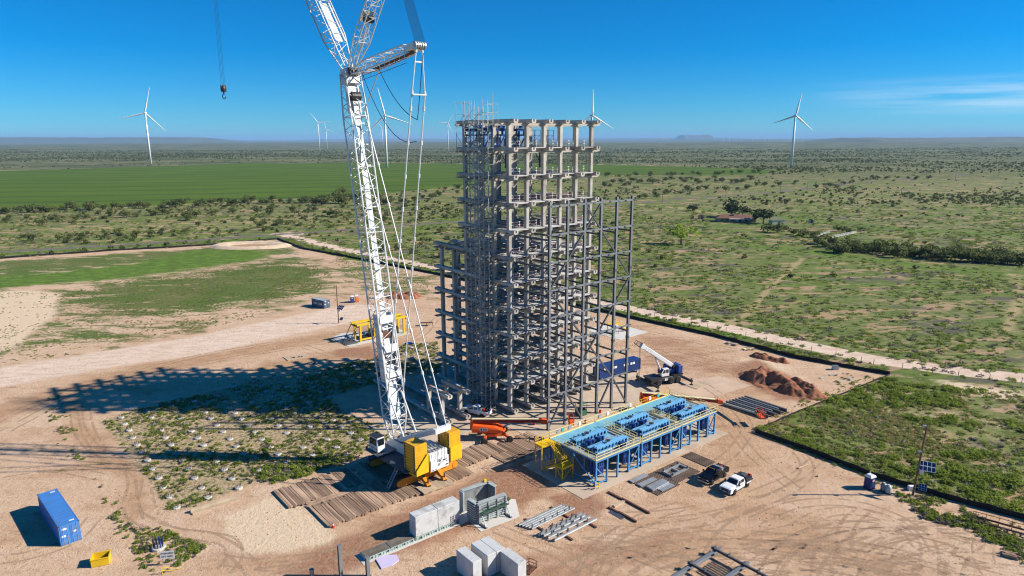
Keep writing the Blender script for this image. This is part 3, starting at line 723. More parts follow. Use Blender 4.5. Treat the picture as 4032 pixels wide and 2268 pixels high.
# luffing jib, out of the top of the picture
JT = Vector((0, 3.8+57.4, 130.5)); jd = (JT-HD).normalized()
jl = (JT-HD).length; js = [0, 7, 17, 29, 41, 53, 65, 77, jl]
for k in range(len(js)-1):
    w0, d0 = (1.2, .6) if k == 0 else (2.75, 2.3); w1, d1 = (2.75, 2.3) if k < len(js)-2 else (1.2, .8)
    section('jib_section', HD+jd*js[k], HD+jd*js[k+1], w0, d0, w1, d1, int(round((js[k+1]-js[k])/1.5))//2*2, .12, .055)
jy = jd.cross(Vector((1,0,0))).normalized()
for t0, t1 in ((5.5, 13.2), (13.8, 28)):
    q = MB(); q.bar(HD+jd*t0-jy*1.0, HD+jd*t1-jy*1.0, 1.15, .06, up=tuple(jy)); obj('jib_walkway', q, M_MESH, crane)
    for s_ in (-.85, .85): obj('pendant_bar', MB().bar(HD+jd*t0-jy*1.25+Vector((s_,0,0)), HD+jd*t1-jy*1.25+Vector((s_,0,0)), .2, .12, up=tuple(jy)), M_WHITE, crane)
# two support struts
S1 = Vector((0, 3.8-3.6, 78.6)); S2 = Vector((0, 3.8-9.0, 65.4))
for nm, tip in (('upper_strut', S1), ('lower_strut', S2)):
    dd = (tip-HD).normalized(); L = (tip-HD).length
    section(nm, HD+dd*.5, HD+dd*6.0, .9, .5, 2.1, 1.5, 4, .12, .055)
    section(nm, HD+dd*6.0, HD+dd*(L-2.2), 2.1, 1.5, 1.9, 1.1, 8, .11, .05)
    obj('strut_head', MB().bar(HD+dd*(L-2.3), tip, 1.9, .8), M_WHITE, crane)
    for x in (-.8, -.4, 0, .4, .8): obj('sheave', MB().tube(tip+Vector((x-.1,0,0)), tip+Vector((x+.1,0,0)), .55, 14), M_GALV, crane)
d1 = (S1-HD).normalized(); y1 = d1.cross(Vector((1,0,0))).normalized(); c = HD+d1*9.5
obj('strut_winch', MB().tube(c-Vector((.7,0,0)), c+Vector((.7,0,0)), .55, 12), M_GRID, crane)
obj('strut_winch_frame', MB().bar(c-d1*.9+y1*.8, c+d1*.9+y1*.8, 2.2, .16, up=tuple(y1)), M_WHITE, crane)
obj('strut_prop', MB().tube(HD+Vector((0,-1.6,1.0)), HD+d1*9.0, .16, 8), M_WHITE, crane)
# catwalk rail hung under the lower strut
d2 = (S2-HD).normalized(); q = MB()
for s_ in (-.95,):
    for t in np.arange(3.5, 16.5, 1.25): q.tube(HD+d2*float(t)+Vector((s_,0,-.6)), HD+d2*float(t)+Vector((s_,0,-2.0)), .035, 4)
obj('rail_posts', q, M_WHITE, crane)
for zz in (-1.4, -2.0): obj('hand_rail', MB().tube(HD+d2*3.5+Vector((-.95,0,zz)), HD+d2*16.5+Vector((-.95,0,zz)), .04, 4), M_CABLEB, crane)
obj('rust_walkway', MB().bar(HD+d2*7.0+Vector((0,0,-.75)), HD+d2*17.0+Vector((0,0,-.62)), .9, .06), M_RUST, crane)
obj('strut_stay', MB().tube(HD+d2*7.5+Vector((.7,0,-.6)), HD-bd*7.2+Vector((.9,0,0)), .1, 6), M_WHITE, crane)
# reeved ropes between the two strut heads
for k in range(14):
    x = -.9+1.8*k/13; obj('reeving_rope', MB().tube(S2+Vector((x,-.3,.3)), S1+Vector((x*.9,-.3,.3)), .028, 4), M_CABLE, crane)
# hanging control cables
for p, qd, sag in ((HD+d2*3.2, S2+Vector((0,1.2,-13)), 7.0), (HD+d2*7.5, S2+Vector((0,.9,-10)), 3.0), (S2+Vector((.6,0,-1)), S2+Vector((0,.9,-10)), .8)):
    pts = [p.lerp(qd, t)+Vector((0,0,-sag*4*t*(1-t)*.5)) for t in np.linspace(0, 1, 11)]
    obj('hanging_cable', MB().path(pts, .06, 5), M_CABLEB, crane)
obj('hoist_line', MB().tube(HD+d2*2.6+Vector((.5,0,0)), Vector((.9, 4.8, 12)), .03, 4), M_CABLE, crane)
obj('hoist_line', MB().tube(HD+d1*11+Vector((-.6,0,.6)), HD+jd*40-jy*1.6, .045, 4), M_CABLEB, crane)
# superstructure
GT = Vector((0, 3.8-11.8, 9.2))
obj('machinery_deck', MB().b2((-1.75, -6.8, 2.0), (1.75, 4.6, 3.1)), M_WHITE, crane, bevel=.05)
obj('engine_housing', MB().b2((-1.8, -8.6, 3.1), (1.8, -4.2, 4.4)), M_WHITE, crane, bevel=.08)
for k in range(5):
    obj('engine_pipe', MB().tube((-1.2+.6*k, -8.2, 4.4), (-1.2+.6*k, -6.5, 4.9), .13, 8), M_GALV, crane); obj('engine_bay', MB().box((-1.3+.62*k, -5.6+.3*(k % 2), 4.55), (.4, 1.2, .35)), M_GRID, crane)
obj('engine_frame', MB().b2((-1.75, -8.9, 1.6), (1.75, -8.55, 3.4)), M_WHITE, crane)
hr = random.Random(2)
for k in range(14): obj('service_hatch', MB().box((hr.uniform(-1.5,1.5), -8.92-.004*k, hr.uniform(1.75,3.2)), (hr.uniform(.08,.55), .04, hr.uniform(.06,.22))), M_GRID if k % 3 else M_GALV, crane)
for x in (-.9, .9): obj('side_panel', MB().b2((x*2.0-.02, -3.9, 2.2), (x*2.0+.02, 3.6, 3.9)), M_WHITE, crane)
for x in (-1.25, 1.25): obj('boom_backstop', MB().tube((x, -1.0, 3.3), FT+bd*9.5+Vector((x,0,0))-sy*.6, .16, 8, r2=.13), M_WHITE, crane)
for y_, r_ in ((-.6, .75), (1.8, .65)): obj('hoist_drum', MB().tube((-1.1, y_, 3.9), (1.1, y_, 3.9), r_, 14), M_STEELD, crane)
# A-frame and pendants to the boom head
for x in (-1.35, 1.35): obj('a_frame_leg', MB().bar((x, 2.6, 4.2), GT+Vector((x*.8,0,0)), .35, .75), M_WHITE, crane)
obj('a_frame_head', MB().bar(GT-Vector((1.5,0,0)), GT+Vector((1.5,0,0)), .7, .8), M_WHITE, crane)
for y_ in (3.5, 7.5): 
    p = Vector((0, 2.6, 4.2)).lerp(GT, (y_)/12); obj('a_frame_tie', MB().bar(p-Vector((1.2,0,0)), p+Vector((1.2,0,0)), .25, .4), M_WHITE, crane)
for x in (-.7, 0, .7): obj('a_frame_rope', MB().tube(GT+Vector((x,.1,-.3)), (x, -7.6, 4.0), .04, 4), M_CABLE, crane)
def pend(name, p, q_, r, ncol):
    o = obj(name, MB().tube(p, q_, r, 6), M_WHITE, crane)
    for t in np.linspace(.04, .96, ncol):
        c_ = Vector(p).lerp(Vector(q_), float(t)); dd_ = (Vector(q_)-Vector(p)).normalized(); obj('pin_joint', MB().tube(c_-dd_*.3, c_+dd_*.3, r*1.9, 8), M_WHITE, o)
for x in (-1.15, 1.15):
    pend('boom_pendant', GT+Vector((x*.75,0,.35)), HD-bd*6.0+Vector((x*1.0,0,0))-sy*1.0, .10, 8)
BP = FT+bd*8.5-sy*1.2
for x in (-1.0, 1.0):
    pend('strut_pendant', S2+Vector((x*.5,0,-.4)), S2+Vector((x*1.15,.5,-6.6)), .10, 2)
    pend('strut_pendant', S2+Vector((x*1.15,.5,-6.6)), BP+Vector((x*1.5,0,0)), .10, 10)
for zz in (-2.2, -6.6): obj('pendant_spreader', MB().tube(S2+Vector((-.62 if zz > -3 else -1.15,.2,zz)), S2+Vector((.62 if zz > -3 else 1.15,.2,zz)), .11, 8), M_WHITE, crane)
# counterweight stacks, slab by slab
def cw_slab(k):
    q = MB(); q.b2((-1.15, -1.45, 0), (1.15, 1.45, .35)); q.b2((-1.08, -1.38, .35), (1.08, 1.38, .455)); return q
for sx_ in (-1, 1):
    n = 10
    tray = obj('counterweight_tray', MB().b2((sx_*3.35-1.25, -9.35, 1.75), (sx_*3.35+1.25, -6.2, 2.1)), M_YEL, crane)
    for k in range(n): link('counterweight_slab', shared(('counterweight_slab',), lambda: cw_slab(0), M_YEL), crane, (sx_*3.35, -7.75, 2.1+.455*k), rz=0)
    for k in range(n): link('lifting_lug', shared(('lifting_lug',), lambda: MB().b2((-.06,-1.3,.1), (.06,-1.15,.34)).b2((-.06,1.0,.1),(.06,1.2,.34)), M_STEELD), crane, (sx_*3.35-1.2, -7.75, 2.1+.455*k))
    if sx_ < 0: obj('counterweight_plate', MB().prism([(-4.5,1.85),(-2.2,1.85),(-2.2,5.0),(-4.5,2.7)], -9.5, -9.36, 'y'), M_YELB, crane)
    else: obj('counterweight_plate', MB().b2((2.2,-9.5,2.0), (4.5,-9.36,4.4)), M_YELB, crane)
# operator's cab and side platform
cb = obj('operator_cab', MB().loft([[(-5.0,2.4,2.6),(-3.5,2.4,2.6),(-3.5,4.7,2.6),(-5.0,4.7,2.6)],[(-5.0,2.4,3.9),(-3.5,2.4,3.9),(-3.5,5.0,3.9),(-5.0,5.0,3.9)],[(-4.95,2.5,5.1),(-3.55,2.5,5.1),(-3.55,4.5,5.1),(-4.95,4.5,5.1)]]), M_WHITE, crane, bevel=.06)
obj('cab_window', MB().b2((-5.03,2.75,3.75), (-4.98,4.5,4.85)), M_GLASS, cb); obj('cab_window', MB().b2((-4.8,2.34,3.75), (-3.7,2.44,4.85)), M_GLASS, cb)
obj('cab_roof', MB().b2((-5.02,2.42,5.1),(-3.5,4.55,5.16)), M_GRID, cb)
obj('cab_platform', MB().b2((-5.5,1.6,2.35),(-1.8,5.2,2.5)), M_STEEL, crane)
obj('side_platform', MB().b2((-5.2,-5.6,1.95),(-1.85,1.5,2.1)), mat('blue_grey_deck', (.05,.075,.10), .6, .1, var=.2), crane)
q = MB()
for y_ in (2.0, 3.2, 4.6): q.bar((-5.45,y_,2.5),(-5.45,y_,3.6), .05)
for z_ in (3.05, 3.6): q.bar((-5.45,1.7,z_),(-5.45,5.1,z_), .05); q.bar((-5.45,5.1,z_),(-4.2,5.15,z_), .05)
obj('cab_rail', q, M_GRID, crane)
q = MB()
for s_ in (-.3, .3): q.bar((-5.3,-3.2+s_,2.0), (-7.2,-3.2+s_,-.75), .06, .14)
for t in np.linspace(.1,.9,7): q.box((-5.3-1.9*t,-3.2,2.0-2.75*t), (.25,.6,.04))
obj('access_ladder', q, M_GALV, crane)
# undercarriage does not slew with the boom: its parts are turned back by the slew
def under(name, mb, m_, parent=crane, **kw):
    o = obj(name, mb, m_, parent, **kw)
    if parent is crane: o.rotation_euler = (0, 0, -SLEW)
    return o
for y_ in (-4.35, 4.35):
    pts = [(-5.85,.75),(-5.6,.28),(-5.0,.05),(5.0,.05),(5.6,.28),(5.85,.75),(5.6,1.3),(5.0,1.55),(-5.0,1.55),(-5.6,1.3)]
    inn = [(x*.965, .8+(z-.8)*.8) for x, z in pts]
    fr = under('track_frame', MB().prism(inn, y_-.62, y_+.62), M_ORG)
    tr = under('crawler_track', MB().prism(pts, y_-.5, y_+.5), M_GRID)
    for k in range(22):
        for zz, tl in ((1.58, 1),): obj('track_shoe', MB().box((-5.2+10.4*k/21, y_, zz), (.40, 1.5, .12)), M_GRID, tr)
    for x in (-5.1, 5.1): obj('idler_wheel', MB().tube((x, y_-.68, .8), (x, y_+.68, .8), .55, 16), M_ORG, fr)
under('carbody', MB().b2((-1.9,-4.2,.5),(1.9,4.2,1.5)), M_YEL); under('slew_ring', MB().tube((0,0,1.5),(0,0,2.76), 1.7, 24), M_GRID)
for x in (-1.5, 1.5):
    for y_ in (-1, 1):
        j = under('jack_beam', MB().prism([(y_*4.2,.9),(y_*7.2,.25),(y_*7.4,.25),(y_*7.4,.6),(y_*5.4,1.5),(y_*4.2,1.6)], x-.3, x+.3, 'x'), M_ORG)
        obj('jack', MB().tube((x,y_*7.25,.1),(x,y_*7.25,1.3), .12, 8).tube((x,y_*7.25,.04),(x,y_*7.25,.18), .45, 10), M_GRID, j)
SUPY = {'engine_housing':1.6,'engine_pipe':1.6,'engine_frame':1.6,'service_hatch':1.6,'counterweight_tray':2.2,'counterweight_slab':2.2,'lifting_lug':2.2,'counterweight_plate':2.2}
for o in list(crane.children):
    nm_ = o.name.split('.')[0]
    if nm_ in SUPY or nm_ in ('machinery_deck','side_panel','hoist_drum','operator_cab','cab_platform','side_platform','cab_rail','access_ladder'):
        o.location.z += .75; o.location.y += SUPY.get(nm_, 0)
# hook block hanging from the jib tip (lies on its own rope)
hk = crane.matrix_basis
CRm = Matrix.Translation((CC[0], CC[1], .28)) @ Matrix.Rotation(CR, 4, 'Z')
hp = CRm @ Vector((0, 3.8+57.4, 62.8)); jt = CRm @ JT
hook = thing('hook_block', 'black crane hook block hanging on long ropes in the open sky', 'hook block', (hp.x, hp.y, hp.z), CR); hook.scale = (.72, .72, 1)
obj('sheave_block', MB().lathe([(.2,-.5),(.75,-.4),(.85,.2),(.6,.75),(.2,.9)], 10), M_GRID, hook)
obj('cheek_plate', MB().box((0,0,.3),(1.5,.5,1.3)), M_STEELD, hook)
obj('hook_swivel', MB().tube((0,0,-.4),(0,0,-1.0),.2,8), M_GRID, hook)
pts = [Vector((.45*math.cos(t), 0, -1.35+.45*math.sin(t))) for t in np.linspace(2.2, 6.2, 9)]
obj('hook', MB().path(pts, .14, 6), M_GRID, hook)
for x in (-.55, -.2, .2, .55): obj('hoist_rope', MB().tube((x,0,.6), (x*.6,0,jt.z-hp.z), .03, 4), M_CABLE, hook)
# ------------------------------------------------------------------ timber crane mats, board by board
mats = thing('timber_mat_road', 'road of rough brown timber boards laid in two strips under the crawler crane', 'timber mats', W(0, 0), TH)
brd = random.Random(5)
for b0, L, a0, a1 in ((-16.6, 6.6, -45.6, -21.0), (-8.3, 6.4, -48.0, -20.5)):
    a = a0
    while a < a1:
        wd = brd.choice((.30, .30, .36, .62)); ll = L+brd.uniform(-.35, .35)
        link('board', shared(('board', wd), (lambda wd=wd: MB().b2((0,0,0),(wd,1,.27))), M_WOOD), mats, (a, b0+brd.uniform(-.3,.3), brd.uniform(.004,.03)), rz=brd.uniform(-.012,.012), scale=(1, ll, 1))
        a += wd+brd.uniform(.02, .09)
    if b0 < -10:
        # further boards to the right of the crane
        while a < -12.0:
            wd = brd.choice((.30,.36,.62)); link('board', shared(('board', wd), (lambda wd=wd: MB().b2((0,0,0),(wd,1,.27))), M_WOOD), mats, (a, b0+3+brd.uniform(-.3,.3), brd.uniform(.004,.03)), rz=brd.uniform(-.012,.012), scale=(1, 5.2, 1)); a += wd+brd.uniform(.03,.16)
for k in range(5): link('board', shared(('long_board',), lambda: MB().b2((0,0,0),(13.5,.28,.2)), M_WOOD), mats, (-45.4+brd.uniform(-.5,.5), -9.9+.32*k, .01))
jm = thing('jack_mat', 'pale board mat under the orange crane jacks', 'timber mat', W(-30.6, -17.5, .29), TH)
for k in range(18): link('board', shared(('jm_board',), lambda: MB().b2((0,0,0),(.28,2.5,.16)), M_WOODL), jm, (k*.31, brd.uniform(-.08,.08), 0))
for k in range(3): link('bearer', shared(('jm_bearer',), lambda: MB().b2((0,0,-.285),(5.5,.25,0)), M_WOOD), jm, (0, .15+k*.95, 0))
# ------------------------------------------------------------------ blue steel platform
def grid_thing(name, label, cat, a, b_, z=0.0, rz=0.0, group=None): return thing(name, label, cat, W(a, b_, z), TH+rz, group)
pf = grid_thing('trolley_platform', 'long blue steel platform with yellow handrails carrying six trolley rails', 'platform', -8.4, -32.0)
DZ = 4.4; PW = 10.6
LX = [0, 2.48, 4.92, 7.53, 9.82, 10.65, 13.1, 15.4, 18.1, 20.45, 21.15, 23.6, 25.95, 28.6, 30.8]
for x in LX:
    for y in (.15, 5.3, PW-.15):
        link('leg', shared(('pf_leg',), lambda: MB().ibar((0,0,0),(0,0,DZ-.28), .26,.26,.04,(0,1,0)), M_BLUE), pf, (x, y, 0))
        if y < 1: link('foot_plate', shared(('pf_foot',), lambda: MB().box((0,0,.02),(.5,.5,.04)), M_BLUED), pf, (x, y, .004))
for s0, s1 in ((0, 9.82), (10.65, 20.45), (21.15, 30.8)):
    link('edge_beam', MB().ibar((s0-.2,.1,DZ-.18),(s1+.2,.1,DZ-.18),.22,.32,.04).mesh('edge_beam', M_BLUE), pf)
    link('edge_beam', MB().ibar((s0-.2,PW-.1,DZ-.18),(s1+.2,PW-.1,DZ-.18),.22,.32,.04).mesh('edge_beam', M_BLUE), pf)
for x in LX: link('joist', shared(('pf_joist',), lambda: MB().ibar((0,.2,DZ-.2),(0,PW-.2,DZ-.2),.18,.26,.04), M_BLUE), pf, (x, 0, 0))
for x0, x1, up_ in ((0,2.48,1),(7.53,9.82,0),(10.65,13.1,1),(18.1,20.45,0),(21.15,23.6,1),(28.6,30.8,0)):
    z0, z1 = (.55, 2.6)
    a_, b__ = ((x1, .55), (x0, 3.2)) if up_ else ((x0, .55), (x1, 3.9))
    link('brace', MB().bar((a_[0],.15,a_[1]),(b__[0],.15,b__[1]),.14,.16).mesh('brace', M_BLUE), pf)
    link('brace', MB().bar((x0,.15,.45),(x1,.15,.45),.16,.18).mesh('brace', M_BLUE), pf)
for x in (0, 30.8):
    link('brace', MB().bar((x,.15,.45),(x,5.3,3.6),.14,.16).mesh('brace', M_BLUE), pf); link('brace', MB().bar((x,.15,.4),(x,5.3,.4),.16,.18).mesh('brace', M_BLUE), pf)
    link('brace', MB().bar((x,5.3,.45),(x,PW-.15,3.8),.14,.16).mesh('brace', M_BLUE), pf)
# decks
link('deck_walkway', MB().b2((-.25,PW-2.6,DZ),(31.1,PW+.1,DZ+.06)).mesh('deck_walkway', M_DECK), pf)
M_GRATE = mat('grating', (.36,.39,.38), .7, .3, var=.15, vs=2)
link('front_walkway', MB().b2((-.25,-.1,DZ),(31.1,1.0,DZ+.05)).mesh('front_walkway', M_GRATE), pf)
for x0, x1 in ((-.25, 1.0), (9.3, 11.2), (19.9, 21.8), (29.9, 31.1)): link('cross_walkway', MB().b2((x0,1.0,DZ),(x1,PW-2.6,DZ+.05)).mesh('cross_walkway', M_GRATE), pf)
def rail_beam():
    q = MB(); L = 7.2
    q.b2((0,-.58,.62),(L,.58,.74)); q.b2((0,-.58,.0),(L,-.48,.62)); q.b2((0,.48,.0),(L,.58,.62)); q.b2((0,-.7,-.08),(L,.7,.0))
    q.b2((.15,-.30,.74),(L-.15,-.12,.86)); q.b2((.15,.12,.74),(L-.15,.30,.86))
    return q
def rail_rib(): q = MB(); q.b2((-.05,-.78,.0),(.05,-.58,.7)); return q
def guide():
    q = MB(); q.b2((0,-.1,0),(3.3,.1,.35)); q.b2((0,.35,0),(3.3,.55,.35)); q.b2((.2,.1,.1),(.35,.35,.25)); q.b2((2.9,.1,.1),(3.05,.35,.25)); return q
def drive():
    q = MB(); q.box((0,0,.35),(.8,.6,.7)); q.tube((-.3,.5,.4),(.5,.5,.4),.22,8); q.box((.45,-.3,.6),(.3,.3,.5)); q.tube((-.4,-.4,.2),(-.4,-.4,.9),.12,6); return q
for i, bx in enumerate((0, 10.65, 21.15)):
    for j, yy in enumerate((2.15, 6.35)):
        tr = link('trolley_rail', shared(('trolley_rail',), rail_beam, M_BLUEL), pf, (bx+1.75-j*.55, yy, DZ+.16))
        for k in range(9): link('rib', shared(('rib',), rail_rib, M_BLUE), tr, (.4+k*.78, 0, 0))
        for k in range(9): link('opening', shared(('opening',), lambda: MB().box((0,-.59,.34),(.34,.03,.36)), M_TEXTD), tr, (.78+k*.72, 0, 0))
        link('hose_bundle', MB().path([(2.2,-.2,1.02),(2.8,.15,1.35),(3.4,-.1,1.2),(3.9,.2,1.02)],.05,5).mesh('hose_bundle', M_GRID), tr)
        link('sensor_bracket', MB().box((2.9,0,1.15),(.5,.6,.2)).mesh('sensor_bracket', M_GRID), tr)
    for j, (xx, yy) in enumerate(((2.3, 3.3), (5.8, 3.3), (3.2, 4.9), (5.4, 4.9), (2.0, 1.3), (5.6, 1.35))):
        link('guide_frame', shared(('guide_frame',), guide, M_BLUE if j % 2 else M_BLUEL), pf, (bx+xx-.6, yy, DZ+.12))
    for xx, yy in ((2.9, 5.0), (5.0, 4.9), (6.4, 1.2)): link('drive_unit', shared(('drive_unit',), drive, M_BLUED), pf, (bx+xx+.4, yy-.3, DZ+.1))
    for k in range(5): link('deck_bracket', shared(('deck_bracket',), lambda: MB().prism([(0,0),(.7,0),(.7,.2),(.3,.5),(0,.3)],-.1,.1), M_BLUED), pf, (bx+2.6+k*.95, PW-2.9, DZ+.08), rz=.9)
    for k in range(3):
        def cyl():
            q = MB()
            for u in range(5):
                for v in range(2): q.b2((u*.42,v*.7,0),(u*.42+.26,v*.7+.5,3.2))
            q.b2((-.08,-.08,1.2),(2.02,1.3,1.5)); q.b2((-.08,-.08,2.6),(2.02,1.3,2.9)); return q
        link('brick_cradle', shared(('brick_cradle',), cyl, M_BLUED), pf, (bx+.9+k*3.3, 1.2+ (k % 2)*3.6, .95))
for x0, x1 in ((1.0,9.3),(11.2,19.9),(21.8,29.9)):
    link('bay_floor', MB().b2((x0,1.0,DZ-.12),(x1,2.9,DZ-.06)).mesh('bay_floor', M_GRATE), pf); link('bay_floor', MB().b2((x0,5.4,DZ-.12),(x1,PW-2.6,DZ-.06)).mesh('bay_floor', M_DECK), pf); link('bay_floor', MB().b2((x0+5.6,2.9,DZ-.12),(x1,5.4,DZ-.06)).mesh('bay_floor', M_GRATE), pf)
def rail(L, h=1.1, n=None):
    def fn():
        q = MB(); n_ = n or max(2, int(L/1.6)+1)
        for k in range(n_): q.bar((L*k/(n_-1),0,0),(L*k/(n_-1),0,h),.06)
        for zz in (h*.55, h): q.bar((0,0,zz),(L,0,zz),.055)
        q.bar((0,0,.08),(L,0,.08),.03,.14)
        return q
    return fn
def put_rail(parent, x0, y0, x1, y1, z, m_=M_YELP):
    L = round(math.hypot(x1-x0, y1-y0), 2); return link('hand_rail', shared(('hand_rail', L, m_.name), rail(L), m_), parent, (x0, y0, z), rz=math.atan2(y1-y0, x1-x0))
zt_ = DZ+.06
for x0, x1 in ((-.2, 10.0), (10.5, 20.6), (21.0, 31.0)):
    put_rail(pf, x0, -.05, x1, -.05, zt_, M_YELP); put_rail(pf, x0, PW+.05, x1, PW+.05, zt_, M_YELB if x0 > 15 else M_YELP)
    link('kick_plate', MB().b2((x0,PW-.12,zt_),(x1,PW-.08,zt_+.16)).mesh('kick_plate', M_YELP), pf)
put_rail(pf, 31.05, 0, 31.05, PW, zt_); put_rail(pf, -.22, 0, -.22, PW-2.2, zt_)
for x in (9.9, 10.6, 20.5, 21.0): put_rail(pf, x, 1.2, x, PW-2.7, zt_, M_YELP)
for k, (x, m_) in enumerate(((1.6, M_GALV), (4.2, M_GALV), (6.6, M_WHITE), (11.5, M_GALV), (13.6, M_WHITE), (19.5, M_WHITE), (2.6, M_TEALP), (27.4, M_TEALP), (25.0, M_WHITE))):
    link('control_box', shared(('control_box', m_.name), lambda: MB().box((0,0,.75),(.55,.16,.65)), m_), pf, (x, PW-.05, zt_))
# stair: upper landing outside the far-left corner, flight down to a lower landing, last flight to the ground
M_STY = M_YELB
def yel(name, mb): return link(name, mb.mesh(name, M_STY), pf)
yel('landing', MB().b2((-3.4,9.0,DZ-.2),(-.25,PW+.1,DZ+.02)))
for x, y in ((-3.3,9.1),(-3.3,PW),(-.4,9.1)): yel('stair_leg', MB().bar((x,y,0),(x,y,DZ-.2),.16))
put_rail(pf, -3.4, 9.0, -3.4, PW+.1, DZ, M_STY); put_rail(pf, -3.4, PW+.1, -.2, PW+.1, DZ, M_STY)
yel('landing', MB().b2((-2.9,4.6,2.0),(-.5,6.3,2.2)))
for x, y in ((-2.8,4.7),(-2.8,6.2),(-.6,4.7),(-.6,6.2)): yel('stair_leg', MB().bar((x,y,0),(x,y,2.0),.14))
for xa, xb in ((-2.8,-.6),): yel('brace', MB().bar((xa,4.7,.2),(xb,4.7,1.9),.09)); yel('brace', MB().bar((-2.8,4.7,.3),(-2.8,6.2,1.9),.09))
put_rail(pf, -2.9, 4.6, -.5, 4.6, 2.2, M_STY); put_rail(pf, -.5, 4.6, -.5, 6.3, 2.2, M_STY)
def flight_(x0, y0, z0, x1, y1, z1, wd, n):
    d = Vector((x1-x0, y1-y0, 0)).normalized(); s_ = Vector((-d.y, d.x, 0))*(wd/2); a_, b_ = Vector((x0,y0,z0)), Vector((x1,y1,z1)); up_ = Vector((0,0,1))
    fl = yel('stair_flight', MB().bar(a_+s_, b_+s_, .06, .28))
    yel('stair_stringer', MB().bar(a_-s_, b_-s_, .06, .28))
    for k in range(n):
        t = (k+.5)/n; c = a_.lerp(b_, t); link('tread', shared(('tread', wd), (lambda: MB().box((0,0,0),(.26,wd-.08,.05))), M_STY), pf, tuple(c), rz=math.atan2(d.y, d.x))
    for s2 in (s_, -s_):
        q = MB(); q.bar(a_+s2+up_*1.05, b_+s2+up_*1.05, .05); q.bar(a_+s2+up_*.6, b_+s2+up_*.6, .04)
        for t in (0, .33, .66, 1): q.bar(a_.lerp(b_, t)+s2, a_.lerp(b_, t)+s2+up_*1.05, .05)
        yel('stair_rail', q)
flight_(-1.05, 9.0, DZ-.1, -1.05, 6.2, 2.15, 1.0, 10)
flight_(-2.3, 6.3, 2.1, -2.3, 9.6, .1, 1.0, 9)
yel('stop_gate', MB().bar((.0,-.55,0),(0,-.55,1.1),.1).bar((-.8,-.55,.2),(-.8,-.55,1.5),.1).bar((-.8,-.55,1.2),(0,-.55,.9),.1).bar((-.8,-.55,.6),(0,-.55,.4),.1))

# ------------------------------------------------------------------ slabs
def slab(name, pts, z0, z1, m_):
    return struct(obj(name, MB().prism(pts, z0, z1, 'z'), m_))
def gp(*ab): return [W(a, b_)[:2] for a, b_ in ab]
slab('concrete_slab', gp((-12.6,-33.3),(24.6,-33.4),(24.6,-19.5),(-12.6,-19.0)), -.3, .06, M_SLAB)
slab('concrete_slab', gp((-4.5,-13.0),(30,-13.2),(37,-5),(34,30),(-4,30),(-5.5,0)), -.3, .05, M_SLAB)
M_SLABW = mat('pale_slab', (.58,.55,.50), .9, var=.06, vs=.1)
slab('concrete_slab', gp((53.6,23.4),(53.8,19.8),(65.6,20.0),(65.3,33),(53.6,33)), -.3, .05, M_SLABW)
slab('concrete_slab', gp((-24,0),(-15.5,-3.5),(-7.0,-1.5),(-7,12),(-26,12)), -.3, .04, M_SLAB)
slab('concrete_slab', gp((-45.7,-27.3),(-45.5,-24.7),(-29.2,-24.7),(-29.2,-27.4)), -.2, .05, M_SLABW)
slab('concrete_slab', gp((-29.6,-30.6),(-23.0,-31.0),(-20.5,-27.0),(-22.5,-23.8),(-29.0,-24.2)), -.2, .045, M_SLABW)
slab('concrete_slab', gp((-5.5,60.3),(13.2,60.8),(13.2,67.5),(-1.5,73.5),(-5.5,71.0)), -.2, .05, M_SLABW)
slab('concrete_slab', gp((36,-9.4),(50,-14),(50,-22),(30,-20)), -.29, .012, mat('worn_pad', (.52,.37,.26), .95, var=.12, vs=.2))

# ------------------------------------------------------------------ concrete blocks, moulds and forming machine
def cblock(label, a, b_, z, da, db, h, rz=0.0, grp=None):
    o = obj('concrete_block', MB().b2((0,0,0),(da,db,h)), M_CONCL, bevel=.05, loc=W(a, b_, z), rz=TH+rz); return tag(o, label, 'concrete block', grp)
BH = 2.95
b1 = cblock('pale concrete block on the mould row, at the end away from the forming machine', -37.7, -26.85, .47, 3.55, 1.65, BH)
b2_ = cblock('pale concrete block on the mould row, beside the forming machine', -34.12, -26.85, .47, 3.6, 1.65, BH)
cblock('pale concrete block standing alone beside the group, split off by a wide gap', -37.2, -39.35, .06, 1.35, 3.55, 2.95)
cblock('pale concrete block with a sharp triangular shadow, middle of the group', -35.0, -39.35, .06, 1.4, 3.5, 2.98)
cblock('pale concrete block at the back of the group of four', -33.55, -39.35, .06, 1.38, 3.55, 2.92)
cblock('pale concrete block at the end of the group beside the rusty crate', -33.1, -42.9, .06, 1.38, 3.45, 2.9)
def mould(a, label):
    t = grid_thing('mould_base', label, 'mould', a, -26.9, .05, group='pale green mould bases')
    link('tray', MB().b2((0,.0,0),(3.5,1.75,.42)).mesh('tray', M_TEAL), t)
    link('top_plate', MB().b2((.05,.06,.42),(3.45,1.7,.46)).mesh('top_plate', mat('mould_plate', (.17,.14,.11), .8, .2, var=.3, vs=.8, dirt=(.45,.24,.06), da=.25)), t)
    for k in range(9): link('rib', shared(('mrib',), lambda: MB().b2((-.04,-.06,.02),(.04,0,.4)), M_TEAL), t, (.2+k*.39, 0, 0))
    for k in (1, 4, 7): link('slot', shared(('mslot',), lambda: MB().box((0,-.015,.22),(.26,.03,.2)), M_TEXTD), t, (.4+k*.39, 0, 0))
mould(-45.1, 'empty mould base at the open end of the row, yellow tag on top'); mould(-41.5, 'empty mould base with rusty streaks next to a concrete block')
mould(-37.75, 'mould base under the outer tall concrete block'); mould(-34.15, 'mould base under the tall concrete block by the forming machine')
fm = grid_thing('block_forming_machine', 'open grey steel block form with ribbed sides and walkway', 'forming machine', -28.9, -29.9, .05)
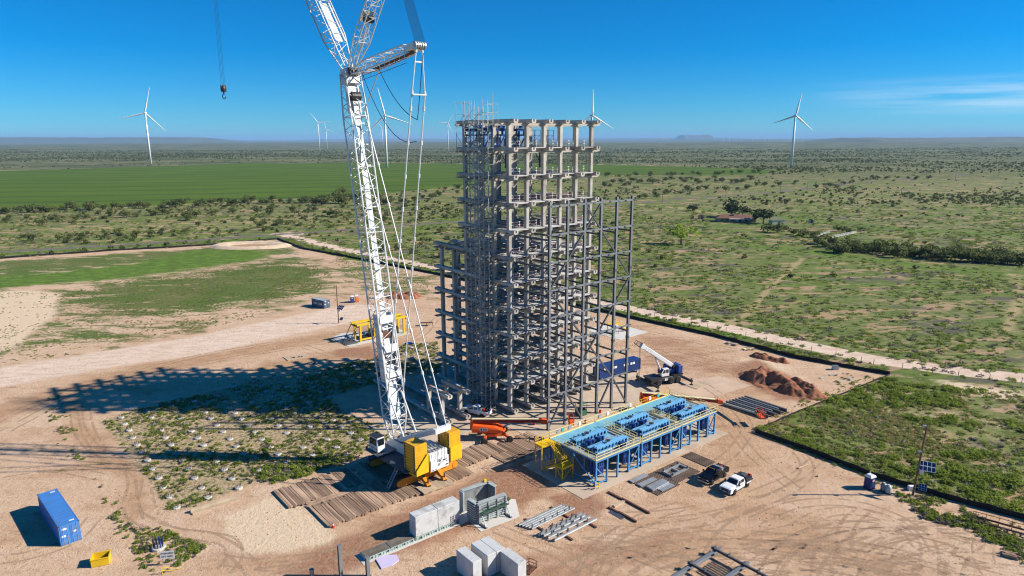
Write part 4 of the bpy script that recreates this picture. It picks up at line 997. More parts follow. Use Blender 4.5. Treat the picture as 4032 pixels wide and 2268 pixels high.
def form_wall(x0, y0, x1, y1, h, name='form_wall'):
    L = math.hypot(x1-x0, y1-y0); o = link(name, MB().b2((0,-.1,.2),(L,.1,h)).mesh(name, M_FORMW), fm, (x0,y0,0), rz=math.atan2(y1-y0, x1-x0))
    link('top_flange', MB().b2((0,-.32,h),(L,.32,h+.12)).mesh('top_flange', M_GALVG), o); return o, L
o1, L1 = form_wall(.1, 5.0, 4.6, 4.7, 3.35); form_wall(4.6, 4.7, 4.7, 3.0, 3.35)
link('end_flange', MB().b2((-.1,4.4,.3),(.12,5.3,3.4)).mesh('end_flange', M_GALVG), fm)
for k in range(4): link('stiffener', shared(('fstiff',), lambda: MB().b2((0,0,0),(.08,.5,.12)), M_GALVG), fm, (.12,4.4+.02,.5+k*.75))
o2, L2 = form_wall(.1, 1.3, 4.9, 1.0, 2.95)
for k in range(8): link('waler', shared(('waler',), lambda: MB().b2((0,-.42,-.1),(4.8,-.1,.08)), M_GALVG), o2, (0,0,.35+k*.34))
for x in (.15, 1.7, 3.2, 4.65): link('soldier', shared(('soldier',), lambda: MB().b2((-.1,-.55,.1),(.1,-.42,2.95)), M_GALVG), o2, (x,0,0))
o3, L3 = form_wall(.0, 3.1, .1, 1.3, 2.95)
for k in range(8): link('waler', shared(('waler2',), lambda: MB().b2((0,-.1,-.1),(1.8,-.42,.08)), M_GALVG), o3, (0,0,.35+k*.34))
link('walkway', MB().b2((.2,.0,1.75),(4.8,.75,1.82)).mesh('walkway', M_GREEN), fm); link('hand_rail', shared(('hand_rail', 4.6, 'g'), rail(4.6), M_STEELD), fm, (.2,.0,1.82))
for x in (.3, 4.7): link('raking_prop', MB().bar((x,.5,1.7),(x,-.6,.05),.12).mesh('raking_prop', M_GALVG), fm); link('prop_foot', MB().bar((x,-.7,.08),(x,1.0,.08),.3,.14).mesh('prop_foot', M_STEELD), fm)
link('yellow_valve', MB().box((4.2,4.9,3.7),(.4,.3,.4)).mesh('yellow_valve', M_YELB), fm)
link('side_rail', shared(('hand_rail', 4.4, 'g2'), rail(4.4, 1.0), M_GALV), fm, (0,5.3,2.6), rz=-.06)
tag(obj('rope_ladder', (lambda q: [q.bar((0,0,0),(0,0,1.6),.05), q.bar((.5,0,0),(.5,0,1.6),.05)] + [q.bar((0,0,.3*k+.2),(.5,0,.3*k+.2),.04) for k in range(5)] + [q.bar((.5,0,.0),(1.0,0,.0),.05), q.bar((1.0,0,0),(1.0,0,.9),.05)] and q)(MB()), M_STEELD, loc=W(-31.9,-27.0,.05), rz=TH), 'small dark steel ladder leaning beside the tall concrete block', 'ladder')
# ------------------------------------------------------------------ pickup trucks
def wheel(parent, c, r=.41, wd=.3, name='wheel'):
    tw = link(name, shared(('tyre', r, wd), lambda: MB().lathe([(r*.55,-wd/2),(r*.92,-wd/2),(r,-wd*.32),(r,wd*.32),(r*.92,wd/2),(r*.55,wd/2)], 18, axis='y'), M_BLACK, True), parent, c)
    link('rim', shared(('rim', r, wd), lambda: MB().lathe([(r*.1,-wd/2-.01),(r*.5,-wd/2+.02),(r*.56,-wd/2-.012),(r*.56,wd/2+.012),(r*.5,wd/2-.02),(r*.1,wd/2+.01)], 14, axis='y'), M_GRID), tw)
def pickup(label, a, b_, rz, paint, flatbed=False, z=.0, cargo=True):
    """x forward, length 6.0, width 2.05"""
    t = grid_thing('pickup_truck', label, 'pickup truck', a, b_, z, rz)
    L0, L1 = -3.0, 3.0
    # body side outline with wheel arches, lofted across the width with a slight tumblehome
    out = [(-2.95,.62),(-2.3,.62),(-2.22,.86),(-1.95,1.0),(-1.62,1.0),(-1.36,.86),(-1.28,.50),(1.38,.50),(1.46,.86),(1.72,1.0),(2.05,1.0),(2.32,.86),(2.4,.55),(3.0,.55),(3.05,.95),(2.95,1.18),(1.35,1.30),(-.9,1.30),(-2.95,1.30)]
    if flatbed: out = [(-.95,.50),(1.38,.50),(1.46,.86),(1.72,1.0),(2.05,1.0),(2.32,.86),(2.4,.55),(3.0,.55),(3.05,.95),(2.95,1.18),(1.35,1.30),(-.95,1.30)]
    n_ = len(out); q = MB()
    for w0 in (1,):
        v = []
        for y, zin in ((-.98, 0), (-1.02, .0), (1.02, .0), (.98, 0)): v += [(x, y, zz) for x, zz in out]
        f = [tuple(range(n_-1,-1,-1)), tuple(range(3*n_, 4*n_))]
        for r in range(3): f += [(r*n_+k, r*n_+(k+1) % n_, (r+1)*n_+(k+1) % n_, (r+1)*n_+k) for k in range(n_)]
        q.add(v, f)
    obj('body', q, paint, t, bevel=.04)
    obj('hood', MB().loft([[(1.35,-.95,1.27),(2.93,-.9,1.14),(2.93,.9,1.14),(1.35,.95,1.27)],[(1.25,-.78,1.38),(2.75,-.72,1.24),(2.75,.72,1.24),(1.25,.78,1.38)]]), paint, t, bevel=.04)
    obj('cab', MB().loft([[(-.98,-.98,1.29),(1.45,-.98,1.29),(1.45,.98,1.29),(-.98,.98,1.29)],[(-.82,-.80,1.90),(.62,-.80,1.92),(.62,.80,1.92),(-.82,.80,1.90)],[(-.72,-.68,1.97),(.45,-.68,1.98),(.45,.68,1.98),(-.72,.68,1.97)]]), paint, t, smooth=False, bevel=.03)
    # glass panes just proud of the cab
    obj('windscreen', MB().add([(1.37,-.84,1.38),(1.37,.84,1.38),(.70,.72,1.88),(.70,-.72,1.88)],[(0,1,2,3)]), M_GLASS, t)
    obj('rear_window', MB().add([(-.99,-.8,1.40),(-.99,.8,1.40),(-.87,.68,1.84),(-.87,-.68,1.84)],[(3,2,1,0)]), M_GLASS, t)
    for s in (-1, 1):
        for x0, x1 in ((-.78,.12),(.22,1.12)):
            xt0, xt1 = x0+ (.06 if x0 < 0 else 0), x1-(.0 if x0 < 0 else .48)
            obj('side_window', MB().add([(x0,s*.968,1.36),(x1,s*.968,1.36),(xt1,s*.835,1.84),(xt0,s*.835,1.84)],[(0,1,2,3) if s < 0 else (3,2,1,0)]), M_GLASS, t)
        obj('door_handle', MB().box((-.05,s*1.03,1.12),(.2,.04,.05)).box((.9,s*1.03,1.12),(.2,.04,.05)), M_GRID, t)
        mi = obj('mirror', MB().box((1.05,s*1.2,1.42),(.16,.26,.3)), paint if paint is not M_CARW else M_GRID, t); obj('mirror_arm', MB().bar((1.05,s*.95,1.36),(1.05,s*1.1,1.38),.06), M_GRID, mi)
        obj('headlight', MB().box((2.99,s*.78,.99),(.1,.36,.22)), M_LAMP, t)
        if not flatbed: obj('tail_light', MB().box((-2.97,s*.93,1.05),(.06,.14,.36)), M_LAMPR, t)
        for x in (-1.8, 1.88): wheel(t, (x, s*.90, .41))
        obj('running_board', MB().box((.2,s*1.05,.5),(2.2,.16,.06)), M_GRID, t)
    obj('grille', MB().box((3.04,0,.93),(.05,1.1,.38)), M_GRID, t)
    if paint is M_CARW: obj('bull_bar', (lambda q: [q.bar((3.22,-.9,z_),(3.22,.9,z_),.06) for z_ in (.6,.85,1.1)] + [q.bar((3.22,y,.5),(3.22,y,1.15),.08) for y in (-.9,-.45,.45,.9)] + [q.bar((3.05,y,.6),(3.22,y,.6),.07) for y in (-.45,.45)] and q)(MB()), M_GRID, t)
    obj('front_bumper', MB().box((3.04,0,.62),(.2,1.95,.24)), M_CHROME if paint is M_CARB else M_CARW, t, bevel=.03)
    for y in (-.4,-.2,0,.2,.4): obj('roof_marker', MB().box((.55,y,1.995),(.08,.1,.04)), M_ORG, t)
    if flatbed:
        obj('flatbed', MB().b2((-3.1,-1.12,1.0),(-1.05,1.12,1.12)), M_GRID, t); obj('chassis', MB().b2((-3.0,-.45,.55),(-.9,.45,1.0)), M_GRID, t)
        obj('headboard', MB().b2((-1.12,-1.0,1.12),(-1.04,1.0,1.95)), M_GRID, t)
        for s in (-1, 1): obj('tool_box', MB().b2((-2.9,s*.72-.3,1.12),(-1.3,s*.72+.3,1.55)), M_GRID, t)
        obj('bed_edge', MB().b2((-3.12,-1.16,.98),(-3.06,1.16,1.16)), M_CARW, t); obj('welder', MB().b2((-2.6,-.3,1.12),(-1.6,.3,1.8)), M_STEELD, t)
        obj('lead_reel', MB().tube((-2.95,.3,1.45),(-2.95,.8,1.45),.28,10), M_REDP, t)
        for s in (-1, 1): obj('mudguard', MB().b2((-2.4,s*1.02-.18,.88),(-1.2,s*1.02+.18,1.0)), M_CARW, t)
    else:
        obj('bed_floor', MB().b2((-2.85,-.85,1.285),(-1.05,.85,1.315)), M_GRID, t)
        if cargo:
            obj('fuel_tank', MB().b2((-1.6,-.75,1.31),(-1.05,.75,1.72)), M_GALV, t); obj('red_can', MB().b2((-1.9,.1,1.31),(-1.65,.45,1.75)), M_REDP, t)
            obj('cargo', MB().b2((-2.7,-.6,1.31),(-2.1,.5,1.52)).b2((-2.0,-.7,1.31),(-1.7,-.2,1.6)), M_GRID, t)
            obj('bed_rail', MB().b2((-2.95,-1.0,1.30),(-1.0,-.86,1.36)).b2((-2.95,.86,1.30),(-1.0,1.0,1.36)).b2((-2.97,-1.0,1.30),(-2.85,1.0,1.36)), paint, t)
    return t
# facing the viewer's left: the nose points towards -a, slightly +b
pickup('black crew cab pickup truck parked beside the white flatbed pickup', 8.0, -41.85, math.pi+.06, M_CARB)
pickup('white flatbed pickup truck with black bull bar and work bed', 8.0, -45.9, math.pi+.04, M_CARW, flatbed=True)
pickup('white pickup truck with loaded bed parked at the foot of the concrete tower', -5.9, 3.0, math.pi*.5+.35, M_CARW)

# ------------------------------------------------------------------ shipping containers
def corrug(L, h, n, d=.045):
    """corrugated wall in the xz plane facing -y"""
    pts = []
    for k in range(n):
        x = L*k/n; s = L/n; pts += [(x,0),(x+s*.32,0),(x+s*.5,d),(x+s*.82,d)]
    pts.append((L,0)); v = [(x,y,z_) for z_ in (0,h) for x,y in pts]; m_ = len(pts)
    return MB().add(v, [(k,k+1,m_+k+1,m_+k) for k in range(m_-1)])
def container(name, label, loc, rz, L, Hc, m_, roof=None, doors=True, windows=None):
    t = thing(name, label, 'container', loc, rz); Wc = 2.44
    obj('shell', MB().b2((.06,.08,.1),(L-.06,Wc-.08,Hc-.06)), m_, t)
    w_ = corrug(L-.3, Hc-.4, int(L*3.4)).mesh('side_wall', m_)
    s1 = link('side_wall', w_, t, (.15,.02,.2)); s2 = link('side_wall', w_, t, (L-.15,Wc-.02,.2), rz=math.pi)
    rf = obj('roof', MB().b2((.03,.03,Hc-.06),(L-.03,Wc-.03,Hc-.02)), roof or m_, t)
    for k in range(int(L*1.6)): link('roof_rib', shared(('roof_rib', m_.name), lambda: MB().b2((0,.15,-.02),(.3,Wc-.15,.0)), roof or m_), rf, (.3+k*.61,0,Hc-.002))
    for x in (0, L-.16):
        for y in (0, Wc-.16): link('corner_post', shared(('corner_post', Hc, m_.name), lambda: MB().b2((0,0,0),(.16,.16,Hc)), m_), t, (x,y,0))
    for z_ in (.0, Hc-.16):
        for y in (0, Wc-.1): link('side_rail', shared(('side_rail', L, m_.name), lambda: MB().b2((.16,0,0),(L-.16,.1,.16)), m_), t, (0,y,z_))
        for x in (0, L-.1): link('end_rail', shared(('end_rail', m_.name), lambda: MB().b2((0,.16,0),(.1,Wc-.16,.16)), m_), t, (x,0,z_))
    for x in (-.01, L-.17):
        for y in (-.01, Wc-.17):
            for z_ in (-.0, Hc-.12): link('corner_casting', shared(('corner_casting',), lambda: MB().b2((0,0,0),(.18,.18,.13)), M_RUST), t, (x,y,z_))
    if doors:
        for y in (.14, Wc/2+.01):
            d = link('door', shared(('cdoor', Hc, m_.name), lambda: MB().b2((-.05,0,.16),(.02,Wc/2-.16,Hc-.16)), m_), t, (0,y,0))
            for zz in (.55, 1.1, 1.65, 2.2): link('door_panel', shared(('cpanel', m_.name), lambda: MB().b2((-.075,.1,0),(-.05,.95,.4)), m_), d, (0,0,zz-.2))
            for yy in (.28, .78):
                link('lock_rod', shared(('lock_rod', Hc), lambda: MB().bar((-.09,0,.1),(-.09,0,Hc-.1),.04), M_GALV), d, (0,yy,0))
        link('door_label', MB().b2((-.08,1.5,2.2),(-.07,2.1,2.45)).mesh('door_label', M_TEXTW), t); link('door_label', MB().b2((-.08,.5,1.5),(-.078,.8,1.75)).mesh('door_label', M_TEXTW), t); link('door_label', MB().b2((-.08,1.75,1.2),(-.078,2.2,1.45)).mesh('door_label', M_TEXTW), t)
    return t
# left container: door end towards the viewer
p0 = Vector(G(238, 2149)); p1 = Vector(G(323, 2123)); back = Vector(g(*(95, 1300)))
vx = (p1-p0).normalized(); ang = math.radians(135)
lc = container('shipping_container', 'long bright blue shipping container standing alone on bare dirt', (p1.x, p1.y, 0), ang, 12.19, 2.85, M_CONT)
for x in (.7, 11.3): link('roof_label', MB().b2((x,.4,2.845),(x+.35,1.0,2.855)).mesh('roof_label', M_WHITE), lc)
# slate container with lettering
pa = Vector(G(1300, 1210)); pb = Vector(G(1253, 1200)); dv = (pb-pa).normalized(); an = math.atan2(dv.y, dv.x)
pn = Vector((-dv.y, dv.x))
cc = container('shipping_container', 'small dark slate container with white lettering on its side', (pa.x+dv.x*0, pa.y, 0), an, 6.06, 2.59, M_CMA, roof=M_CMAT)
cc.location = (pa.x - pn.x*(-0), pa.y, 0)
# the lettered side faces the viewer: local +y or -y whichever looks at the camera
side = -1 if (pn.y > 0) else 1
tm = text_mesh('lettering', 'CMA CGM', .95, M_TEXTW, .006)
yy = -.035 if side < 0 else 2.475
link('lettering', tm, cc, (3.0, yy, 1.3), rot=(math.pi/2, 0, 0 if side < 0 else math.pi))
for zz, sg in ((2.15, 1), (.55, -1)):
    pts = [Vector((3.0+1.0*math.cos(t), yy, zz+sg*.25*math.sin(t)-.1*sg)) for t in np.linspace(.5, 2.4, 9)]
    link('swoosh', MB().path(pts, .04, 4).mesh('swoosh', M_TEXTW), cc)
# navy office container on blocks beside the tower
of = container('site_office', 'navy blue office container with small white windows behind the steel frame', W(26.0, .4, .55), TH-.115, 12.19, 2.6, M_CONTN, doors=False)
of.location = W(26.4, .9, .55)
for x in (7.0, 7.75, 9.0, 9.75, 3.6, 4.35, 1.2):
    link('window', MB().b2((x,-.03,1.65),(x+.6,.03,2.15)).mesh('window', M_TEXTW), of)
for x in (.6, 4, 8, 11.5):
    for y in (.2, 2.2): link('support_block', shared(('support_block',), lambda: MB().box((0,0,-.28),(.5,.4,.54)), M_CONCL), of, (x,y,0))
link('end_door', MB().b2((-.05,.7,.1),(-.02,1.7,2.2)).mesh('end_door', M_CMAT), of)

# ------------------------------------------------------------------ boom lifts
def boomlift(label, loc, yaw, boom_yaw, boom_len, pitch, jibp, m_body=M_JLG, z_turn=2.2, mark=True, jend=None):
    t = thing('boom_lift', label, 'boom lift', loc, yaw)
    obj('chassis', MB().b2((-1.6,-.8,.7),(1.6,.8,1.35)), m_body, t, bevel=.06)
    for sx in (-1, 1):
        for sy in (-1, 1):
            ax = obj('axle_arm', MB().loft([[(sx*1.3,sy*.3,.75),(sx*1.75,sy*.5,.75),(sx*1.75,sy*.5,1.25),(sx*1.3,sy*.3,1.25)],[(sx*2.15,sy*2.0,.6),(sx*2.45,sy*2.0,.6),(sx*2.45,sy*2.0,.95),(sx*2.15,sy*2.0,.95)]]), m_body, t)
            wheel(t, (sx*2.3, sy*2.25, .62), .62, .45)
    tt = bpy.data.objects.new('x', None); bpy.data.objects.remove(tt)
    R_ = Matrix.Rotation(boom_yaw, 3, 'Z')
    def tf(mb): mb.v = [tuple(R_ @ Vector(p)) for p in mb.v]; return mb
    obj('slew_ring', MB().tube((0,0,1.35),(0,0,1.6),.75,16), M_GRID, t)
    for s in (-1, 1):
        cv = obj('engine_cover', tf(MB().loft([[(-4.0,s*.55,1.55),(1.2,s*.55,1.55),(1.2,s*1.25,1.55),(-4.0,s*1.25,1.55)],[(-4.1,s*.5,2.35),(1.6,s*.5,2.2),(1.5,s*1.28,2.1),(-4.1,s*1.28,2.3)],[(-3.9,s*.5,3.05),(.2,s*.5,2.75),(.1,s*1.05,2.6),(-3.9,s*1.1,2.9)]])), m_body, t, bevel=.06)
    obj('turntable', tf(MB().b2((-4.0,-.55,1.6),(1.3,.55,1.95))), m_body, t)
    if mark:
        for s in (-1, 1):
            dc = obj('decal', tf(MB().b2((-2.6,s*1.30-.006,1.95),(-1.15,s*1.30+.006,2.5))), M_TEXTW, t)
            mk = MB(); mk.tube((-2.3,s*1.312-.004,2.22),(-2.3,s*1.312+.004,2.22),.17,14); obj('emblem', tf(mk), M_TEXTD, dc)
            obj('emblem_bar', tf(MB().b2((-2.0,s*1.312-.004,2.24),(-1.25,s*1.312+.004,2.34))), M_TEXTD, dc); obj('emblem_bar', tf(MB().b2((-2.0,s*1.312-.004,2.1),(-1.35,s*1.312+.004,2.17))), M_TEXTD, dc)
    p0 = Vector((-4.1,0,3.35)); dv_ = Vector((math.cos(pitch),0,math.sin(pitch))); p1 = p0+dv_*boom_len
    nrm = Vector((-math.sin(pitch),0,math.cos(pitch)))
    obj('main_boom', tf(MB().bar(p0, p1, .62, .62)), M_RED, t, bevel=.05)
    obj('boom_cover', tf(MB().bar(p0+nrm*.36, p1-dv_*.6+nrm*.36, .66, .12)), mat('boom_cream', (.66,.55,.33), .6, var=.08), t)
    if mark:
        me_ = text_mesh('boom_lettering', 'JLG 1850', .62, M_TEXTD, .004); me_.transform(Matrix.Rotation(math.pi/2, 4, 'X')); me_.transform(Matrix.Translation((.6, -.325, 3.35)) ); me_.transform(R_.to_4x4())
        link('boom_lettering', me_, t)
    obj('boom_head', tf(MB().bar(p1-dv_*.1, p1+dv_*.9-nrm*.1, .7, .8)), m_body, t)
    obj('boom_pivot', tf(MB().bar((-4.2,0,1.9),(-4.1,0,3.6),.8,.5)), m_body, t)
    j0 = p1+dv_*.9-nrm*.2; jl_ = 3.6; jd_ = Vector((math.cos(jibp),0,math.sin(jibp))); j1 = j0+jd_*jl_
    if jend is not None: j1 = R_.inverted() @ (Matrix.Rotation(-yaw, 3, 'Z') @ (Vector(jend)-Vector(loc)))
    obj('jib_arm', tf(MB().bar(j0, j1, .26, .34)), M_GALVG, t); obj('jib_cylinder', tf(MB().tube(j0+Vector((0,.3,-.3)), j0.lerp(j1,.6)+Vector((0,.3,-.2)),.08,8)), M_GRID, t)
    bc = j1+Vector((.75,0,-.5))
    obj('basket_floor', tf(MB().box(tuple(bc+Vector((0,0,.0))),(1.0,2.4,.1))), m_body, t)
    q = MB()
    for zz in (.55, 1.1):
        for sx in (-.48,.48): q.bar(bc+Vector((sx,-1.18,zz)), bc+Vector((sx,1.18,zz)),.06)
        for sy in (-1.18,1.18): q.bar(bc+Vector((-.48,sy,zz)), bc+Vector((.48,sy,zz)),.06)
    for sx in (-.48,.48):
        for sy in (-1.18,-.4,.4,1.18): q.bar(bc+Vector((sx,sy,0)), bc+Vector((sx,sy,1.1)),.06)
    obj('basket_rail', tf(q), m_body, t)
    obj('control_panel', tf(MB().box(tuple(bc+Vector((-.35,0,.9))),(.3,.8,.4))), M_GRID, t)
    return t
l0 = Vector(W(-9.3,-8.0)[:2]); l1 = Vector(W(-3.7,-16.2)[:2])
# base among tower front, boom pointing to the right along the platform
ang1 = math.atan2(-.7, 13.6)
boomlift('orange boom lift with its long dark red boom lowered beside the crane', (-3.2, 114.9, 0), math.radians(12), ang1-math.radians(12), 12.6, math.radians(1.0), math.radians(8))
pA = Vector(W(24.5,-21.0)[:2]); pB = Vector(W(33.9,-28.0)[:2]); an2 = math.atan2(pB.y-pA.y, pB.x-pA.x)
boomlift('boom lift behind the blue platform, red boom reaching towards the steel beam stack', (pA.x-2.0, pA.y+1.8, 0), an2+.5, -.5, 15.5, math.radians(-6.5), math.radians(-18), mark=False, jend=(46.0,120.6,2.3))

# ------------------------------------------------------------------ rough terrain crane
cx, cy, _ = W(36.6, -8.8)
rt = thing('rough_terrain_crane', 'blue and white telescopic crane on black wheels with outriggers set', 'crane', (cx, cy, 0), math.radians(205))
obj('carrier', MB().b2((-3.9,-1.35,1.0),(4.3,1.35,1.75)), M_GRID, rt, bevel=.08)
obj('front_deck', MB().b2((1.5,-1.4,1.75),(4.6,1.4,2.0)), M_GRID, rt); obj('rear_deck', MB().b2((-4.2,-1.4,1.75),(-1.6,1.4,2.05)), M_GRID, rt)
for x in (-2.9,-1.1,2.3):
    for s in (-1,1): wheel(rt, (x, s*1.15, .78), .78, .6)
for x in (-4.6, 4.4):
    ob = obj('outrigger_beam', MB().b2((x-.25,-4.0,.75),(x+.25,4.0,1.15)), M_GRID, rt)
    for s in (-1,1): obj('outrigger_jack', MB().tube((x,s*3.85,.08),(x,s*3.85,1.7),.12,8).tube((x,s*3.85,.08),(x,s*3.85,.2),.4,10), M_GRID, ob)
for x, y in ((.2,1.4),(.6,1.4),(.2,-1.4),(.6,-1.4)): obj('side_marker', MB().box((x,y,1.3),(.3,.04,.5)), M_TEXTW, rt)
su = obj('superstructure', MB().b2((-3.1,-1.2,2.05),(.9,.35,3.1)), M_BLUED, rt, bevel=.06)
obj('counterweight', MB().b2((-4.1,-1.3,2.2),(-2.9,1.3,3.9)), M_BLUED, rt, bevel=.08); obj('engine_cowl', MB().b2((-2.8,-1.25,3.1),(-.6,-.4,4.0)), M_BLUED, rt, bevel=.06)
obj('winch', MB().tube((-2.4,-.5,3.6),(-2.4,.5,3.6),.42,12), M_GRID, rt)
cb2 = obj('operator_cab', MB().loft([[(-.4,.45,2.05),(1.6,.45,2.05),(1.6,1.35,2.05),(-.4,1.35,2.05)],[(-.4,.45,2.9),(1.75,.45,2.9),(1.75,1.35,2.9),(-.4,1.35,2.9)],[(-.3,.5,3.75),(1.1,.5,3.75),(1.1,1.3,3.75),(-.3,1.3,3.75)]]), M_WHITE, rt, bevel=.05)
obj('cab_window', MB().add([(1.79,.55,2.9),(1.79,1.28,2.9),(1.17,1.24,3.68),(1.17,.56,3.68)],[(0,1,2,3)]), M_GLASS, cb2)
obj('cab_window', MB().add([(-.2,1.375,2.8),(.5,1.375,2.8),(.5,1.335,3.55),(-.2,1.335,3.55)],[(0,1,2,3)]), M_GLASS, cb2); obj('cab_window', MB().add([(.65,1.375,2.8),(1.5,1.375,2.8),(1.0,1.335,3.55),(.65,1.335,3.55)],[(0,1,2,3)]), M_GLASS, cb2)
bp0 = Vector((-2.2,-.15,3.7)); bp = math.radians(34); bdv = Vector((math.cos(bp),0,math.sin(bp)))
obj('boom_base', MB().bar(bp0, bp0+bdv*7.6, .78, .95), M_WHITE, rt, bevel=.12)
for k, (t0, t1, s_) in enumerate(((7.5,8.3,.84),(8.2,9.0,.78),(8.9,9.7,.72))): obj('boom_stage', MB().bar(bp0+bdv*t0, bp0+bdv*t1, s_, s_*1.15), M_WHITE, rt, bevel=.06)
obj('boom_head', MB().bar(bp0+bdv*9.6, bp0+bdv*10.4, .8, 1.1), M_WHITE, rt, bevel=.05)
q = MB(); e0 = bp0+bdv*10.4; nv = Vector((-math.sin(bp),0,math.cos(bp)))
for s in (-.35,.35):
    for w_ in (-.5,.5): q.bar(e0+Vector((0,s,0))+nv*w_, e0+bdv*1.5+Vector((0,s,0))+nv*w_*.8,.07)
    q.bar(e0+bdv*1.5+Vector((0,s,0))+nv*.4, e0+bdv*1.5+Vector((0,s,0))-nv*.4,.07); q.bar(e0+Vector((0,s,0))+nv*.5, e0+bdv*1.5+Vector((0,s,0))-nv*.4,.06)
for w_ in (-.4,.4): q.bar(e0+bdv*1.5+Vector((0,-.35,0))+nv*w_, e0+bdv*1.5+Vector((0,.35,0))+nv*w_,.07)
obj('jib_stub', q, M_GRID, rt)
obj('boom_hoist_cylinder', MB().tube((.6,-.15,2.3), tuple(bp0+bdv*5.2-nv*.5), .22, 10), M_WHITE, rt)
for k in range(3): obj('hoist_rope', MB().tube(tuple(e0+bdv*.2+Vector((0,-.2+.2*k,-.6))), tuple(e0+bdv*.2+Vector((0,-.2+.2*k,-7.4))),.03,4), M_CABLE, rt)
obj('hook_block', MB().lathe([(.1,-.5),(.3,-.3),(.32,.3),(.15,.5)],8,c=tuple(e0+bdv*.2+Vector((0,0,-7.6)))), M_GRID, rt)
m1 = grid_thing('outrigger_mat', 'timber mat under the right outrigger of the telescopic crane', 'timber mat', 39.0, -15.9, 0, .02)
for k in range(14): link('board', shared(('om_board',), lambda: MB().b2((0,0,0),(.34,2.6,.1)), M_WOODL), m1, (k*.36,0,.012))
# ------------------------------------------------------------------ portable toilets
def toilet(label, loc, rz, m_):
    t = thing('portable_toilet', label, 'portable toilet', loc, rz, 'portable toilets')
    obj('cabin', MB().loft([[(-.58,-.58,.12),(.58,-.58,.12),(.58,.58,.12),(-.58,.58,.12)],[(-.55,-.55,1.95),(.55,-.55,1.95),(.55,.55,1.95),(-.55,.55,1.95)]]), m_, t)
    obj('roof', MB().loft([[(-.6,-.6,1.95),(.6,-.6,1.95),(.6,.6,1.95),(-.6,.6,1.95)],[(-.58,-.58,2.12),(.58,-.58,2.12),(.58,.58,2.12),(-.58,.58,2.12)],[(-.38,-.4,2.32),(.38,-.4,2.32),(.38,.4,2.32),(-.38,.4,2.32)]]), M_WHITE, t)
    obj('door', MB().b2((-.42,-.605,.2),(.42,-.575,1.9)), m_, t); obj('skid', MB().b2((-.65,-.6,0),(-.45,.6,.12)).b2((.45,-.6,0),(.65,.6,.12)), M_GRID, t); obj('door_sign', MB().b2((-.2,-.615,1.35),(.2,-.606,1.7)), mat('pink_sign', (.75,.45,.42), .7), t)
    obj('vent_pipe', MB().tube((.4,.4,1.9),(.4,.4,2.5),.06,8), M_WHITE, t)
M_TB = mat('toilet_blue', (.012,.035,.13), .5, 0, var=.08); M_TO = mat('toilet_orange', (.80,.20,.03), .5, 0, var=.08)
toilet('navy portable toilet with a white roof by the silt fence and grey tanks', (*G(3422, 1922), 0), .45, M_TB)
toilet('blue portable toilet standing beside an orange one', (*G(1387, 1191), 0), .35, mat('toilet_blue_b', (.02,.06,.28), .5)); toilet('orange portable toilet standing beside a blue one', (*G(1405, 1188), 0), .35, M_TO)
for k, ((x, y), lab) in enumerate((((3496,1941),'grey hand wash tank next to the navy toilet'), ((3478,1933),'pale green hand wash unit between toilet and grey tank'))):
    t = thing('wash_station', lab, 'tank', (*G(x, y), 0), .4)
    obj('tank', MB().lathe([(.42,.05),(.45,.3),(.45,1.0),(.3,1.25),(.12,1.32)],12), M_GALVG if k == 0 else M_STEEL, t, smooth=True); obj('stand', MB().b2((-.5,-.5,0),(.5,.5,.06)), M_GRID, t); obj('cap', MB().tube((0,0,1.3),(0,0,1.42),.14,8), M_WHITE, t)
# ------------------------------------------------------------------ camera poles with solar panels
def panel(parent, c, w_, h_, tilt, yaw, nx, ny):
    fr = link('solar_panel', MB().box((0,0,0),(w_,h_,.05)).mesh('solar_panel', M_WHITE), parent, c, rot=(tilt, 0, yaw))
    for i in range(nx):
        for j in range(ny): link('cell', shared(('cell', round(w_/nx,2), round(h_/ny,2)), lambda: MB().box((0,0,0),(w_/nx*.86,h_/ny*.86,.012)), M_SOLAR), fr, ((i+.5)*w_/nx-w_/2, (j+.5)*h_/ny-h_/2, .03))
def cam_pole(label, loc, h, lean, big):
    t = thing('camera_pole', label, 'pole', loc, 0)
    top_ = Vector((lean,0,h))
    obj('pole', MB().tube((0,0,-.2), tuple(top_), .17, 10, r2=.12), M_POLE, t)
    for f in (.97, .62): obj('floodlight', MB().box(tuple(top_*f+Vector((-.45,-.2,0))),(.5,.3,.2)), M_GALV, t); 
    panel(t, tuple(top_*.40+Vector((1.0,-.5,.3))), 2.2, 1.7, .62, -.5, 4, 2); obj('panel_arm', MB().bar(tuple(top_*.38), tuple(top_*.39+Vector((1.0,-.4,.1))), .08), M_GALV, t)
    obj('control_cabinet', MB().box(tuple(top_*.37+Vector((.45,-.1,-.2))),(.6,.4,.8)), M_WHITE, t)
    panel(t, tuple(top_*.12+Vector((1.0,-.4,.1))), 1.1, 1.0, .85, -.5, 3, 3); obj('panel_arm', MB().bar(tuple(top_*.11), tuple(top_*.12+Vector((.9,-.4,0))), .07), M_GALV, t)
    return t
cam_pole('leaning timber pole with solar panels beside the silt fence', (*G(3594, 1950), 0), 11.7, .75, True)
cam_pole('slim timber pole with solar panels on the haul road', (*G(1334, 1273), 0), 11.5, -.1, False)
tag(obj('battery_box', MB().b2((-.45,-.3,0),(.45,.3,.75)), M_WHITE, loc=(*G(3587,1930),0), bevel=.04), 'white battery box at the foot of the leaning solar pole', 'box')
pl = thing('pallet', 'old board pallet lying in weeds under the leaning pole', 'pallet', (*G(3605,1972),0), .3)
for k in range(7): link('board', shared(('pb',), lambda: MB().b2((0,0,.10),(.14,1.1,.13)), M_WOODL), pl, (k*.19,0,0))
for k in range(3): link('bearer', shared(('pbe',), lambda: MB().b2((0,0,0),(1.28,.09,.1)), M_WOODL), pl, (0,k*.5,.004))
